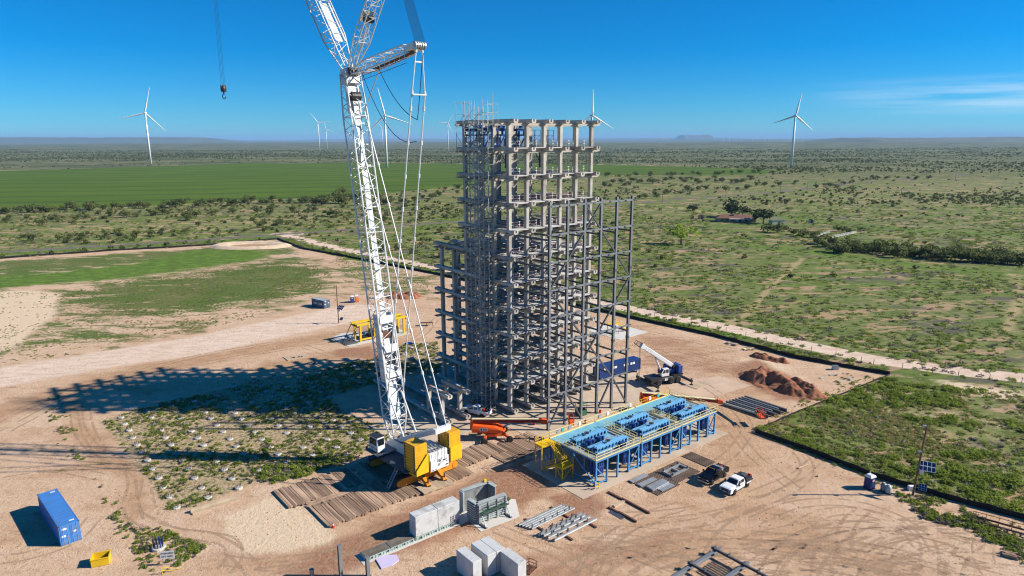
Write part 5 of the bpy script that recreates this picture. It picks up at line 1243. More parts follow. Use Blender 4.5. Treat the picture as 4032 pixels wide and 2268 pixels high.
# ------------------------------------------------------------------ sign, bin, pile cap with blue bolts, rail
sx0, sy0 = G(642,2227); sx1, sy1 = G(677,2223); sa = math.atan2(sy1-sy0, sx1-sx0)
sg = thing('warning_sign', 'white overhead lift area sign on two thin posts among weeds', 'sign', (sx0, sy0, 0), sa)
for x in (0, 1.3): obj('post', MB().bar((x,0,-.1),(x,0,1.2),.06), M_GALV, sg)
pn_ = obj('panel', MB().b2((-.2,-.05,.95),(1.5,-.02,2.0)), M_WHITE, sg)
for k, s_ in enumerate(('OVERHEAD', 'LIFT AREA')): link('lettering', text_mesh('lettering', s_, .30, M_TEXTD, .004), pn_, (.65,-.058,1.68-k*.42), rot=(math.pi/2,0,0))
bx_, by_ = G(360,2237)
bn = thing('yellow_bin', 'open bright yellow steel bin on bare dirt', 'bin', (bx_, by_, 0), sa*.0+.38)
obj('floor', MB().b2((.05,.05,.08),(1.95,1.55,.14)), M_YELB, bn)
for lo, hi in (((0,0,.05),(2.0,.07,1.1)),((0,1.53,.05),(2.0,1.6,1.1)),((0,.07,.05),(.07,1.53,1.1)),((1.93,.07,.05),(2.0,1.53,1.1))): obj('wall', MB().b2(lo,hi), M_YELB, bn)
for lo, hi in (((-.06,-.06,1.0),(2.06,.0,1.12)),((-.06,1.6,1.0),(2.06,1.66,1.12)),((-.06,0,1.0),(0,1.6,1.12)),((2.0,0,1.0),(2.06,1.6,1.12))): obj('rim', MB().b2(lo,hi), M_YELB, bn)
obj('sling_heap', MB().path([(.4,.4,.2),(.9,.9,.3),(.5,1.2,.2),(1.2,1.1,.28),(1.4,.5,.2),(.8,.4,.25)],.06,5), M_WOODL, bn)
yr = thing('yellow_rail', 'thin yellow barrier rail below the overhead lift sign', 'barrier', (*G(640,2262),0), .55)
for x in (0, 1.1): obj('post', MB().bar((x,0,0),(x,0,1.0-.55*x),.05), M_YELB, yr)
obj('rail', MB().bar((0,0,1.0),(2.3,0,-.0),.05), M_YELB, yr); obj('rail', MB().bar((0,0,.55),(1.3,0,.05),.05), M_YELB, yr)
# ------------------------------------------------------------------ pile caps on their own grid
def cap_mesh(): return MB().lathe([(.56,-.1),(.56,.20),(.52,.25)], 12)
def bolts():
    q = MB()
    for k in range(8):
        t = 2*math.pi*k/8; q.bar((.36*math.cos(t),.36*math.sin(t),.2),(.36*math.cos(t),.36*math.sin(t),.72),.04); q.box((.36*math.cos(t),.36*math.sin(t),.72),(.07,.07,.08))
    return q
rr0 = random.Random(6); M_CAP = mat('pile_cap_concrete', (.50,.47,.42), .9, var=.1, rnd=.1); M_BOLT = mat('anchor_bolt', (.10,.055,.045), .8, .2, var=.2)
def in_poly(pts, x, y):
    c = False; j = len(pts)-1
    for i in range(len(pts)):
        if (pts[i][1] > y) != (pts[j][1] > y) and x < (pts[j][0]-pts[i][0])*(y-pts[i][1])/(pts[j][1]-pts[i][1])+pts[i][0]: c = not c
        j = i
    return c
PF_W = [g(*p) for p in PILEF]
cr_ = random.Random(8); CAPS = []
p0c = None
base = (-56.8, 100.4)
SLABX = gp((-25.5,.5),(-15.5,-5),(-5.5,-3),(-5.5,14),(-27,12.5))
for i in range(-6, 24):
    for j in range(-8, 30):
        x = base[0]+i*4.5*CA-j*3.9*SA; y = base[1]+i*4.5*SA+j*3.9*CA
        if in_poly(PF_W, x, y) and not in_poly(SLABX, x, y): CAPS.append((x+cr_.uniform(-.1,.1), y+cr_.uniform(-.1,.1)))
CAPS.sort(key=lambda p: p[1])
for k, (x, y) in enumerate(CAPS[:290]):
    q = (x+.5)*CA+(y-127.3)*SA
    t = thing('pile_cap', 'round pale concrete pile cap with a ring of rusty bolts in the weedy field', 'pile cap', (x, y, cr_.uniform(-.12,.05)), cr_.uniform(0,1), 'pile caps in the weedy field')
    link('cap', shared(('cap',), cap_mesh, M_CAP), t); link('anchor_bolts', shared(('anchor_bolts',), bolts, M_BOLT), t)
print('caps', len(CAPS))
bc_ = thing('pile_cap', 'pile cap with tall blue sleeved bolts near the overhead lift sign', 'pile cap', (*G(625,2161),0), 0)
obj('cap', MB().lathe([(.85,-.1),(.85,.3),(.8,.36)],14), M_CAP, bc_)
for k in range(10):
    t = 2*math.pi*k/10; obj('sleeved_bolt', MB().tube((.55*math.cos(t),.55*math.sin(t),.3),(.6*math.cos(t),.6*math.sin(t),1.5),.07,6), M_BLUED if k % 2 else M_TEXTD, bc_)
# ------------------------------------------------------------------ silt fence: fabric bays and stakes
def silt(pts, label, h, post_every=2.6):
    P = [Vector(g(*p)) for p in pts]; t = thing('silt_fence', label, 'fence', (P[0].x, P[0].y, 0), 0)
    for a, b_ in zip(P[:-1], P[1:]):
        L = (b_-a).length; n_ = max(1, int(L/9)); d = (b_-a)/n_
        for k in range(n_):
            p = a+d*k-P[0]; q = p+d; o = MB()
            v = []; m_ = 6
            for i in range(m_+1):
                c = p.lerp(q, i/m_); w1 = random.uniform(-.06,.06); hz_ = h*random.uniform(.82,1.05)
                gz = float(height(np.array([c.x+P[0].x]), np.array([c.y+P[0].y]))[0])
                nx_ = -d.y/d.length; ny_ = d.x/d.length
                v += [(c.x-nx_*.02, c.y-ny_*.02, gz-.1), (c.x+w1*nx_-.02*nx_, c.y+w1*ny_-.02*ny_, gz+hz_), (c.x+w1*nx_+.02*nx_, c.y+w1*ny_+.02*ny_, gz+hz_), (c.x+nx_*.02, c.y+ny_*.02, gz-.1)]
            f = []
            for i in range(m_):
                for s in range(4): f.append((i*4+s, i*4+(s+1) % 4, (i+1)*4+(s+1) % 4, (i+1)*4+s))
            o.add(v, f); link('fabric_bay', o.mesh('fabric_bay', M_FABRIC), t)
            for s in (0, .33, .66):
                c = p.lerp(q, s); link('stake', shared(('stake',), lambda: MB().bar((0,0,-.2),(0,0,1.15),.045), M_WOODL), t, (c.x+.06, c.y+.06, float(height(np.array([c.x+P[0].x]), np.array([c.y+P[0].y]))[0])))
    return t
silt(FENCE_N, 'long black silt fence between the dirt site and the gravel road', .95)
silt(FENCE_E, 'low sagging silt fence from the corner of the site towards the lift basket', .45)
silt(FENCE_S, 'black silt fence running past the navy toilet and leaning pole', .95)
# ------------------------------------------------------------------ steel members lying about
def gbeam(parent, x0, y0, L, z_, w_=.32, h_=.3, m_=M_GALV, rz=0.0, key='gbeam'):
    return link('beam', shared((key, round(L,1), w_, h_), lambda: MB().ibar((0,0,h_/2),(L,0,h_/2),w_,h_,.03), m_), parent, (x0,y0,z_), rz=rz)
gs = grid_thing('beam_stack', 'rack of long grey steel beams on rusty bearers, flat ones together', 'steel beams', -24.5, -33.0, 0, .02)
for k in range(5): gbeam(gs, .2*k-.2, .05-.46*k, 8.3, .18, .2, .24)
for x in (1.5, 6.5): link('bearer', shared(('gb',), lambda: MB().b2((0,-2.9,.0),(.25,.9,.17)), M_RUST), gs, (x,0,.004))
for k in (0,1,2,3): link('cleat', shared(('cleat',), lambda: MB().b2((-.08,-.05,0),(.08,.05,.55)), M_STEELD), gs, (.6+2.4*k,-1.79,.42))
gs2 = grid_thing('beam_stack', 'rack of grey steel beams with upright cleats beside the flat beams', 'steel beams', -24.0, -36.6, 0, .02)
for k, y in enumerate((0,-.55,-1.3,-2.3)):
    gbeam(gs2, -.2+.25*k, y, 8.2, .18, .22, .40, M_GALV)
    for x in (.4,2.3,4.2,6.1): link('cleat', shared(('cleat2',), lambda: MB().b2((-.1,-.06,0),(.1,.06,.5)), M_STEELD), gs2, (x+.25*k, y, .58))
for x in (2.5, 7.2): link('bearer', shared(('gb2',), lambda: MB().b2((0,-3.6,.0),(.3,.8,.17)), M_RUST), gs2, (x,0,.004))
# racks of thin rails between platform and trucks
def rack(label, a0, b0, a1, b1, n_, m_):
    t = grid_thing('rail_rack', label, 'rail rack', a0, b0, .02)
    for k in range(n_): link('rail', shared(('rrail', round(b1-b0,1)), lambda: MB().b2((0,0,0),(.09,b1-b0,.10)), m_), t, ((a1-a0)*k/(n_-1),0,.004))
    for y in (.3, .9): link('bearer', shared(('rb', round(a1-a0,1)), lambda: MB().b2((0,0,-.02),(a1-a0,.12,.0)), M_RUST), t, (0,(b1-b0)*y,.0))
    return t
M_RAILB = mat('brown_rail', (.33,.24,.175), .8, .1, var=.25)
rack('rack of brown rails under short grey channel stacks beside the platform', -3.0, -39.8, 2.2, -34.4, 18, M_RAILB); rack('rack of brown rails carrying a grey frame near the black pickup', 2.6, -39.2, 8.2, -34.4, 20, M_RAILB); rack('small rack of rails with boards by the end of the black pickup', 10.5, -38.8, 13.0, -33.8, 9, M_RAILB)
for k, (a_, b_, n_, L, hh, lab) in enumerate(((-3.2,-34.9,4,3.7,.12,'flat stack of grey channels next to the platform slab'),(-3.1,-36.6,4,3.7,.12,'middle stack of grey channels on brown rails'),(-2.8,-38.6,6,3.9,.3,'tall stack of grey channels with teeth on brown rails'))):
    t = grid_thing('channel_stack', lab, 'steel channels', a_, b_, .15)
    for i in range(n_): link('channel', shared(('chan',hh,L), lambda: MB().b2((0,0,0),(L,.2,hh)), M_GALV), t, (i*.02, i*.24, 0))
    if hh > .2:
        for i in range(4): link('channel', shared(('chan2',), lambda: MB().b2((0,0,0),(3.0,.2,.12)), M_GALV), t, (1.0,-.3-.22*i,0))
sfm = grid_thing('steel_frame_piece', 'small grey rectangular steel frame lying on brown rails', 'steel frame', 3.0, -37.6, .16)
for lo, hi in (((0,0,0),(4.3,.25,.35)),((0,1.6,0),(4.3,1.85,.35)),((0,.25,.02),(.25,1.6,.33)),((4.05,.25,.02),(4.3,1.6,.33)),((2.0,.25,.02),(2.25,1.6,.33))): link('member', MB().b2(lo,hi).mesh('member', M_GALV), sfm)
for x, y in ((.3,0),(4.0,0),(.3,1.85),(4.0,1.85)): link('lug', MB().box((x,y,.55),(.25,.3,.4)).mesh('lug', M_STEEL), sfm)
for k, (a_, b_, L, rz_, lab) in enumerate(((-8.1,-34.3,8.0,-math.pi/2,'long rusty beam on the dirt, the one nearest the platform'),(-11.3,-37.4,5.2,-math.pi/2,'long rusty beam on the dirt with thin rods beside it'))):
    t = grid_thing('rusty_beam', lab, 'steel beam', a_, b_, 0, rz_)
    link('beam', MB().b2((0,-.2,0),(L*.35,.12,.22)).mesh('beam', M_RUST), t); link('beam', MB().b2((L*.33,-.05,.0),(L*1.0,.25,.26)).mesh('beam', M_RUST), t)
t = grid_thing('timber_sleeper', 'pale timber baulk lying between the rusty beams', 'timber', -10.6, -38.0, 0, .05); link('baulk', MB().b2((0,0,0),(2.6,.2,.18)).mesh('baulk', M_WOODL), t); link('baulk', MB().b2((.1,.3,0),(2.3,.5,.18)).mesh('baulk', M_WOODL), t)
for k in range(4): tag(obj('steel_rod', MB().tube((0,0,.06),(2.6,0,.06),.05,5), M_GALV, loc=W(-12.2+.25*k,-38.2,0), rz=TH-math.pi/2+.03*k), 'thin grey steel rod next to the long rusty beam', 'steel rod', 'rods by the rusty beam')
# bottom steel frame assembly
bf = grid_thing('steel_frame_piece', 'large dark steel frame of crossing girders lying near the tyre tracks', 'steel frame', -17.4, -54.2, .3)
for y in (0,-4.1,-8.2): link('girder', shared(('bfg',), lambda: MB().ibar((-6,0,.2),(9.4,0,.2),.42,.45,.05), M_STEEL), bf, (0,y,0))
for x in (-4.0, 3.2, 8.2):
    o = link('purlin', shared(('bfp',), lambda: MB().ibar((0,.6,.55),(0,-9.5,.55),.25,.3,.04), M_STEELD), bf, (x,0,0))
    for y in (.1,-2.0,-4.2,-6.2): link('clip', shared(('bfc',), lambda: MB().box((0,0,.8),(.5,.16,.3)), M_STEELD), o, (0,y,0))
rack('old brown rails lying under the large dark steel frame', -14.0, -62.0, -10.4, -54.8, 9, M_RAILB)
# steel posts standing at the bottom edge
for k, (a_, b_, hh, lab) in enumerate(((-48.9,-27.6,4.3,'tallest bare steel post standing near the lilac sheet'),(-46.3,-29.7,2.6,'mid height steel post closest to the lilac sheet'),(-51.7,-25.3,.9,'shortest steel post of the three, furthest from the mould row'))):
    t = grid_thing('steel_post', lab, 'steel post', a_, b_); z0 = 0
    link('post', MB().ibar((0,0,0),(0,0,hh),.42,.42,.05,(0,1,0)).mesh('post', M_STEEL), t); link('cap_plate', MB().box((0,0,hh+.03),(.5,.5,.06)).mesh('cap_plate', M_STEEL), t); link('base_plate', MB().box((0,0,.03),(.7,.7,.06)).mesh('base_plate', M_STEELD), t)
# lilac sheet, cone, green cage, buckets, crate
ls = obj('plastic_sheet', MB().prism([G(1480,2205),G(1510,2190),G(1562,2187),G(1572,2208),G(1545,2228),G(1502,2242)], .02, .14, 'z'), M_LILAC); tag(ls, 'crumpled lilac plastic sheet folded on the dirt by the mould row', 'sheet')
tc_ = thing('traffic_cone', 'small red and white traffic cone at the corner of the timber mats', 'cone', (*G(1312,2078),0))
obj('cone', MB().lathe([(.17,.05),(.11,.4)],10), M_REDP, tc_); obj('band', MB().lathe([(.112,.4),(.08,.62)],10), M_WHITE, tc_); obj('tip', MB().lathe([(.08,.62),(.03,.85)],10), M_REDP, tc_); obj('base', MB().box((0,0,.025),(.42,.42,.05)), M_REDP, tc_)
gc = grid_thing('lifting_cage', 'dark green steel man cage standing between the grey columns', 'cage', 9.0, -10.9, .05)
for x in (0,1.6):
    for y in (0,1.6): link('post', shared(('gcp',), lambda: MB().bar((0,0,0),(0,0,2.4),.08), M_GREEN), gc, (x,y,0))
for lo, hi in (((0,-.03,.1),(1.6,.0,1.2)),((0,1.6,.1),(1.6,1.63,1.2)),((-.03,0,.1),(0,1.6,1.2)),((1.6,0,.1),(1.63,1.6,1.2))): link('side_panel', MB().b2(lo,hi).mesh('side_panel', M_GREEN), gc)
link('roof_frame', MB().add([(0,0,2.4),(1.6,0,2.4),(1.6,1.6,2.4),(0,1.6,2.4),(.8,.8,2.9)],[(0,1,4),(1,2,4),(2,3,4),(3,0,4)]).mesh('roof_frame', M_GREEN), gc); link('floor', MB().b2((0,0,.02),(1.6,1.6,.08)).mesh('floor', M_GREEN), gc)
for k, (a_, b_, lab) in enumerate(((-.5,-8.0,'red bucket on the slab before the tower'),(13.3,-11.9,'red drum at the foot of a steel column near the green cage'),(7.6,-13.6,'red bucket on the slab close to the blue platform'))):
    o = obj('bucket', MB().lathe([(.22,0),(.28,.6),(.25,.6),(.2,.05)],10), M_REDP, loc=W(a_,b_,.056)); tag(o, lab, 'bucket')
rc = grid_thing('rusty_crate', 'small rusty open crate beside the concrete blocks', 'crate', -30.6, -42.2, .01, .3)
for x in (0,1.7):
    for y in (0,1.2): link('post', shared(('rcp',), lambda: MB().bar((0,0,0),(0,0,1.0),.08), M_RUST), rc, (x,y,0))
for z_ in (.12,.55,1.0):
    for y in (0,1.2): link('rail', shared(('rcr',), lambda: MB().bar((0,0,0),(1.7,0,0),.06), M_RUST), rc, (0,y,z_))
    for x in (0,1.7): link('rail', shared(('rcr2',), lambda: MB().bar((0,0,0),(0,1.2,0),.06), M_RUST), rc, (x,0,z_))
link('floor', MB().b2((0,0,.1),(1.7,1.2,.15)).mesh('floor', M_RUST), rc)
lm = grid_thing('timber_mat_road', 'timber boards under the orange boom lift, apart from the crane mats', 'timber mats', -14.5, -17.2, 0, .03)
for k in range(26): link('board', shared(('board', .36), lambda: MB().b2((0,0,0),(.36,1,.27)), M_WOOD), lm, (k*.44, rr0.uniform(-.4,.4), -.12), rz=rr0.uniform(-.015,.015), scale=(1,7.0,1))
# log beside the sand ramp
lg = grid_thing('timber_baulk', 'long heavy timber baulk lying by the sand ramp', 'timber', -59.5, -.35, 0, -.02); link('baulk', MB().b2((0,0,.0),(6.4,.45,.55)).mesh('baulk', M_WOODL), lg); link('baulk', MB().b2((.1,-.62,.0),(6.5,-.2,.25)).mesh('baulk', M_WOODL), lg)
# steel girder stack by the second lift
st = grid_thing('beam_stack', 'stack of long dark grey girders near the lift basket', 'steel beams', 36.2, -25.0, 0, -math.pi/2)
for k in range(7): link('girder', shared(('stg', k % 2), (lambda k=k: MB().ibar((0,0,.35),(9.4-(k % 2)*1.1,0,.35),.42,.7,.05)), M_STEEL if k % 2 else M_STEELD), st, (k*.12, k*.92, .17))
for x in (1.5,7): link('bearer', shared(('stb',), lambda: MB().b2((0,-.4,0),(.25,6.2,.165)), M_WOOD), st, (x,0,.004))
# pallets and small debris by the north fence
for k, (x, y, lab) in enumerate(((2869,1357,'stacked pallets by the silt fence, furthest from the dark mound'),(2897,1363,'stacked pallets by the silt fence, next to the pile of hoses'))):
    t = thing('pallet_stack', lab, 'pallets', (*G(x,y),0), .5+.3*k)
    for i in range(3):
        for j in range(5): link('board', shared(('psb',), lambda: MB().b2((0,0,0),(1.2,.14,.03)), M_WOODL), t, (0,j*.24,.13+i*.15))
        for j in range(3): link('bearer', shared(('psbe',), lambda: MB().b2((0,0,0),(.1,1.1,.118)), M_WOODL), t, (j*.55,0,.005+i*.15))
hh_ = thing('hose_heap', 'tangle of pale hoses lying by the silt fence', 'hoses', (*G(2947,1377),0)); rr = random.Random(4)
for k in range(5): obj('hose', MB().path([(rr.uniform(-1.8,1.8),rr.uniform(-1,1),rr.uniform(.08,.5)) for _ in range(6)],.09,6), M_YELP if k % 2 else M_WOODL, hh_)
for k, (x, y, w_, lab) in enumerate(((3288,1455,1.1,'grey steel box on the ground inside the fence corner'),(3275,1477,.8,'white board near the grey steel box inside the fence corner'),(3235,1488,.8,'white board lying apart from the grey steel box'),(3345,1492,.7,'white board closest to the low silt fence'),(3305,1504,.7,'white board furthest from the grey steel box'))):
    t = thing('steel_box' if k == 0 else 'board', lab, 'box' if k == 0 else 'board', (*G(x,y),0), .3*k)
    if k == 0: link('box', MB().b2((-.6,-.5,.01),(.6,.5,.9)).mesh('box', M_GALVG), t); link('lid', MB().b2((-.65,-.55,.9),(.65,.55,.96)).mesh('lid', M_STEEL), t)
    else: link('sheet', MB().prism([(-w_,-.3),(w_*.8,-.35),(w_,.3),(-w_*.7,.35)],.02,.12,'z').mesh('sheet', M_GALVG), t); link('batten', MB().b2((-w_*.6,-.05,.12),(w_*.6,.08,.2)).mesh('batten', M_WOODL), t)
# boards lying on the left dirt
for pts, lab in (([(1114,1407),(1134,1422),(1213,1407),(1196,1394)],'pale plywood sheet lying on the dirt left of the crane'),([(1227,1429),(1264,1443),(1305,1432),(1261,1416)],'pale plywood sheet with offcuts near the shadow edge')):
    W_ = [G(*p) for p in pts]; cx_ = sum(p[0] for p in W_)/4; cy_ = sum(p[1] for p in W_)/4
    t = thing('plywood_sheet', lab, 'board', (cx_,cy_,0)); link('sheet', MB().prism([(p[0]-cx_,p[1]-cy_) for p in W_],.02,.14,'z').mesh('sheet', M_WOODL), t)
    for k in range(4): link('offcut', MB().box((rr.uniform(-1.6,1.6),rr.uniform(-.9,.9),.24),(rr.uniform(.3,.9),.2,.2),rz=rr.uniform(0,3)).mesh('offcut', M_RUST), t)
# logs on the right dirt
for (x0,y0,x1,y1,lab) in ((3143,1846,3180,1831,'short log near the silt fence, further from the trucks'),(3218,1877,3240,1868,'stick lying by the weeds along the silt fence')):
    a_, b_ = Vector((*G(x0,y0),.12)), Vector((*G(x1,y1),.12)); o = thing('log', lab, 'log', tuple(a_-Vector((0,0,.12)))); link('trunk', MB().tube((0,0,.12), tuple(b_-a_+Vector((0,0,.12))), .13, 8).mesh('trunk', M_WOODL), o); link('sawn_end', MB().tube((0,0,.12),(.03,0,.12),.135,8).mesh('sawn_end', M_RUST), o)
# rusty trailer frames at the right edge
tr_ = thing('rusty_trailer_frame', 'long rusty steel trailer frames lying in weeds along the silt fence', 'steel frame', (*G(3830,2040),0), math.radians(-38))
for y in (0,-1.3): link('side_rail', MB().bar((0,y,.35),(10.5,y,.35),.12,.2).mesh('side_rail', M_RUST), tr_); link('top_rail', MB().bar((0,y,1.1),(10.5,y,1.1),.07).mesh('top_rail', M_RUST), tr_)
for x in np.arange(0,10.6,1.5):
    for y in (0,-1.3): link('post', shared(('trp',), lambda: MB().bar((0,0,.3),(0,0,1.1),.06), M_RUST), tr_, (float(x),y,0))
    link('cross_member', shared(('trc',), lambda: MB().bar((0,0,.35),(0,-1.3,.35),.1), M_RUST), tr_, (float(x),0,0))
for x in (1,9): link('support', MB().b2((x,-1.4,0),(x+.3,.1,.25)).mesh('support', M_WOOD), tr_)
t = thing('steel_channel', 'long dark channel lying between the trailer frames and bare dirt', 'steel beam', (*G(3730,2050),0), math.radians(-41)); link('web', MB().b2((0,-.2,.02),(12.5,.2,.07)).mesh('web', M_RUST), t); link('flange', MB().b2((0,-.24,.02),(12.5,-.2,.25)).mesh('flange', M_RUST), t)
t = thing('wood_pile', 'small pile of short dark timbers in weeds', 'timber', (*G(3978,2190),0), -.5)
for k in range(8): link('billet', MB().box((0,0,0),(1.6,.22,.2),rz=rr.uniform(-.2,.2)).mesh('billet', M_WOOD), t, (rr.uniform(-.3,.3),(k % 4)*.3-.5,.11+.21*(k//4)))
# ------------------------------------------------------------------ leaf clumps
def leaf_mat(name, lo, hi, tr=.25):
    m, n, b = newmat(name); oi = n.node('ShaderNodeObjectInfo'); at_ = n.node('ShaderNodeAttribute', attribute_name='tint')
    ge = n.node('ShaderNodeNewGeometry')
    c = n.mix(n.math('ADD', n.math('MULTIPLY', oi.outputs['Random'], .65), n.math('MULTIPLY', at_.outputs['Fac'], .35)), lo, hi)
    n.lk(c, b.inputs['Base Color']); b.inputs['Roughness'].default_value = .75; b.inputs['Specular IOR Level'].default_value = .2
    t = n.node('ShaderNodeBsdfTranslucent'); n.lk(c, t.inputs[0]); mx_ = n.node('ShaderNodeMixShader'); mx_.inputs[0].default_value = tr
    n.lk(b.outputs[0], mx_.inputs[1]); n.lk(t.outputs[0], mx_.inputs[2]); n.lk(mx_.outputs[0], n.n['Material Output'].inputs['Surface']); return m
def clump(name, n_, rx, h0, h1, leaf, seed, mt, lobes=5, flat=False, bm=None):
    r = np.random.default_rng(seed)
    lc = np.stack([r.uniform(-.6, .6, lobes)*rx, r.uniform(-.6, .6, lobes)*rx, h0+(h1-h0)*r.uniform(.25, .75, lobes)], 1); lr = rx*r.uniform(.35, .62, lobes)
    k = r.integers(0, lobes, n_); d = r.normal(size=(n_, 3)); d /= np.linalg.norm(d, axis=1)[:, None]
    rad = r.uniform(.45, 1.0, n_)**.5
    c = lc[k]+d*(lr[k]*rad)[:, None]*np.array([1, 1, (h1-h0)/(2.2*rx)+.15])
    c[:, 2] = np.clip(c[:, 2], h0*.6+.03, None)
    u = r.normal(size=(n_, 3)); u /= np.linalg.norm(u, axis=1)[:, None]; w_ = np.cross(u, r.normal(size=(n_, 3))); w_ /= np.linalg.norm(w_, axis=1)[:, None]
    s = leaf*r.uniform(.6, 1.4, n_)[:, None]
    V_ = np.stack([c-u*s-w_*s*.6, c+u*s-w_*s*.6, c+u*s*.7+w_*s*.7, c-u*s*.7+w_*s*.6], 1).reshape(-1, 3)
    me = bpy.data.meshes.new(name); me.from_pydata(V_.tolist(), [], [(4*i, 4*i+1, 4*i+2, 4*i+3) for i in range(n_)])
    a = me.attributes.new('tint', 'FLOAT', 'FACE'); a.data.foreach_set('value', r.uniform(0, 1, n_).astype(np.float32))
    me.materials.append(mt); return me
L_MESQ = leaf_mat('mesquite_leaf', (.085,.11,.03), (.19,.205,.065), .35); L_DARK = leaf_mat('juniper_leaf', (.035,.052,.022), (.075,.095,.035), .2)
L_WEED = leaf_mat('weed_leaf', (.15,.215,.03), (.33,.39,.06), .45); L_LIME = leaf_mat('bright_leaf', (.22,.32,.03), (.33,.42,.05), .4); L_GREY = leaf_mat('grey_brush', (.15,.13,.105), (.26,.225,.18)); L_PAST = leaf_mat('pasture_tuft', (.17,.23,.045), (.34,.38,.11), .4); L_DRY = leaf_mat('dry_tuft', (.30,.26,.10), (.46,.39,.17), .35)
M_BARK = mat('bark', (.075,.055,.042), .95, 0, var=.3, bump=.4, bs=9)
# library of clumps kept out of the scene, used only as instances of uncountable growth
def lib(name, meshes):
    c = bpy.data.collections.new(name)
    for k, me in enumerate(meshes): c.objects.link(bpy.data.objects.new(name+'_source', me))
    return c
LIB_SCRUB = lib('scrub', [clump('scrub', 90, 1.0, .1, 1.1, .17, 30+k, L_MESQ, 5) for k in range(3)] + [clump('scrub', 90, .9, .1, 1.3, .17, 40+k, L_MESQ, 6) for k in range(2)] + [clump('scrub', 80, .9, .05, .9, .16, 50, L_DARK, 5)])
LIB_WEED = lib('weed', [clump('weed', 110, .6, .0, .5, .075, 60+k, L_WEED, 5) for k in range(3)] + [clump('weed', 90, .55, .0, .45, .075, 70, L_PAST, 4), clump('weed', 60, .5, .0, .5, .08, 71, L_GREY, 4)])
LIB_PAST = lib('pasture', [clump('pasture', 45, .8, .0, .35, .13, 80+k, L_PAST, 6) for k in range(3)] + [clump('pasture', 45, .8, .0, .4, .13, 85, L_WEED, 5), clump('pasture', 40, .8, .0, .45, .12, 87, L_GREY, 5)])
LIB_BUSH = lib('bush', [clump('bush', 170, .9, .0, .75, .09, 90+k, L_WEED, 6) for k in range(4)] + [clump('bush', 100, .8, .0, .6, .12, 95, L_PAST, 6)])
LIB_DRY = lib('dry', [clump('dry', 60, .7, .0, .4, .09, 97+k, L_DRY, 5) for k in range(2)]+[clump('dry', 60, .6, .0, .45, .09, 99, L_PAST, 5)])
def scatter(name, pts, scl, coll, label=None, sq=1.0):
    """points carrying a scale and a turn; each shows one clump of the library"""
    pts = np.asarray(pts, np.float32); n_ = len(pts)
    me = bpy.data.meshes.new(name); me.vertices.add(n_); me.vertices.foreach_set('co', pts.ravel())
    a = me.attributes.new('scl', 'FLOAT', 'POINT'); a.data.foreach_set('value', np.asarray(scl, np.float32))
    a = me.attributes.new('turn', 'FLOAT', 'POINT'); a.data.foreach_set('value', rng.uniform(0, 6.28, n_).astype(np.float32))
    o = link(name, me); o['kind'] = 'stuff'
    if label: o['label'] = label
    ng = bpy.data.node_groups.new(name, 'GeometryNodeTree'); ng.interface.new_socket('Geometry', in_out='INPUT', socket_type='NodeSocketGeometry'); ng.interface.new_socket('Geometry', in_out='OUTPUT', socket_type='NodeSocketGeometry')
    N = ng.nodes; Lk = ng.links
    gi = N.new('NodeGroupInput'); go = N.new('NodeGroupOutput'); ci = N.new('GeometryNodeCollectionInfo'); ci.inputs['Collection'].default_value = coll; ci.inputs['Separate Children'].default_value = True; ci.inputs['Reset Children'].default_value = True
    ip = N.new('GeometryNodeInstanceOnPoints'); ip.inputs['Pick Instance'].default_value = True
    s_ = N.new('GeometryNodeInputNamedAttribute'); s_.data_type = 'FLOAT'; s_.inputs['Name'].default_value = 'scl'
    t_ = N.new('GeometryNodeInputNamedAttribute'); t_.data_type = 'FLOAT'; t_.inputs['Name'].default_value = 'turn'
    cx_ = N.new('ShaderNodeCombineXYZ'); Lk.new(t_.outputs[0], cx_.inputs[2])
    ri = N.new('FunctionNodeRandomValue'); ri.data_type = 'INT'; ri.inputs[4].default_value = 0; ri.inputs[5].default_value = 50
    Lk.new(gi.outputs[0], ip.inputs['Points']); Lk.new(ci.outputs[0], ip.inputs['Instance']); Lk.new(ri.outputs[2], ip.inputs['Instance Index']); Lk.new(cx_.outputs[0], ip.inputs['Rotation']); 
    cs = N.new('ShaderNodeCombineXYZ'); mu = N.new('ShaderNodeMath'); mu.operation = 'MULTIPLY'; mu.inputs[1].default_value = sq; Lk.new(s_.outputs[0], mu.inputs[0]); Lk.new(s_.outputs[0], cs.inputs[0]); Lk.new(s_.outputs[0], cs.inputs[1]); Lk.new(mu.outputs[0], cs.inputs[2]); Lk.new(cs.outputs[0], ip.inputs['Scale'])
    Lk.new(ip.outputs[0], go.inputs[0]); md = o.modifiers.new('clumps', 'NODES'); md.node_group = ng
    return o
def inside(P, x, y):
    P = np.array(P); c = np.zeros(len(x), bool)
    for i in range(len(P)):
        ax, ay = P[i-1]; bx, by = P[i]
        k = (ay > y) != (by > y)
        with np.errstate(divide='ignore', invalid='ignore'): c ^= k & (x < (bx-ax)*(y-ay)/(by-ay+1e-12)+ax)
    return c
def near_line(P, x, y):
    P = np.array(P); d = np.full(len(x), 1e9)
    for i in range(len(P)-1):
        ax, ay = P[i]; bx, by = P[i+1]; t = np.clip(((x-ax)*(bx-ax)+(y-ay)*(by-ay))/((bx-ax)**2+(by-ay)**2), 0, 1); d = np.minimum(d, np.hypot(x-ax-t*(bx-ax), y-ay-t*(by-ay)))
    return d
SITE_W = [g(*p) for p in SITE]; GRAV_W = [g(*p) for p in GRAVEL]; ASPH_W = [g(*p) for p in [(-600,663),(0,634),(347,614),(695,590),(894,576),(1170,556),(1580,512),(1820,492),(1963,479),(2135,457),(2400,440),(2800,424)]]
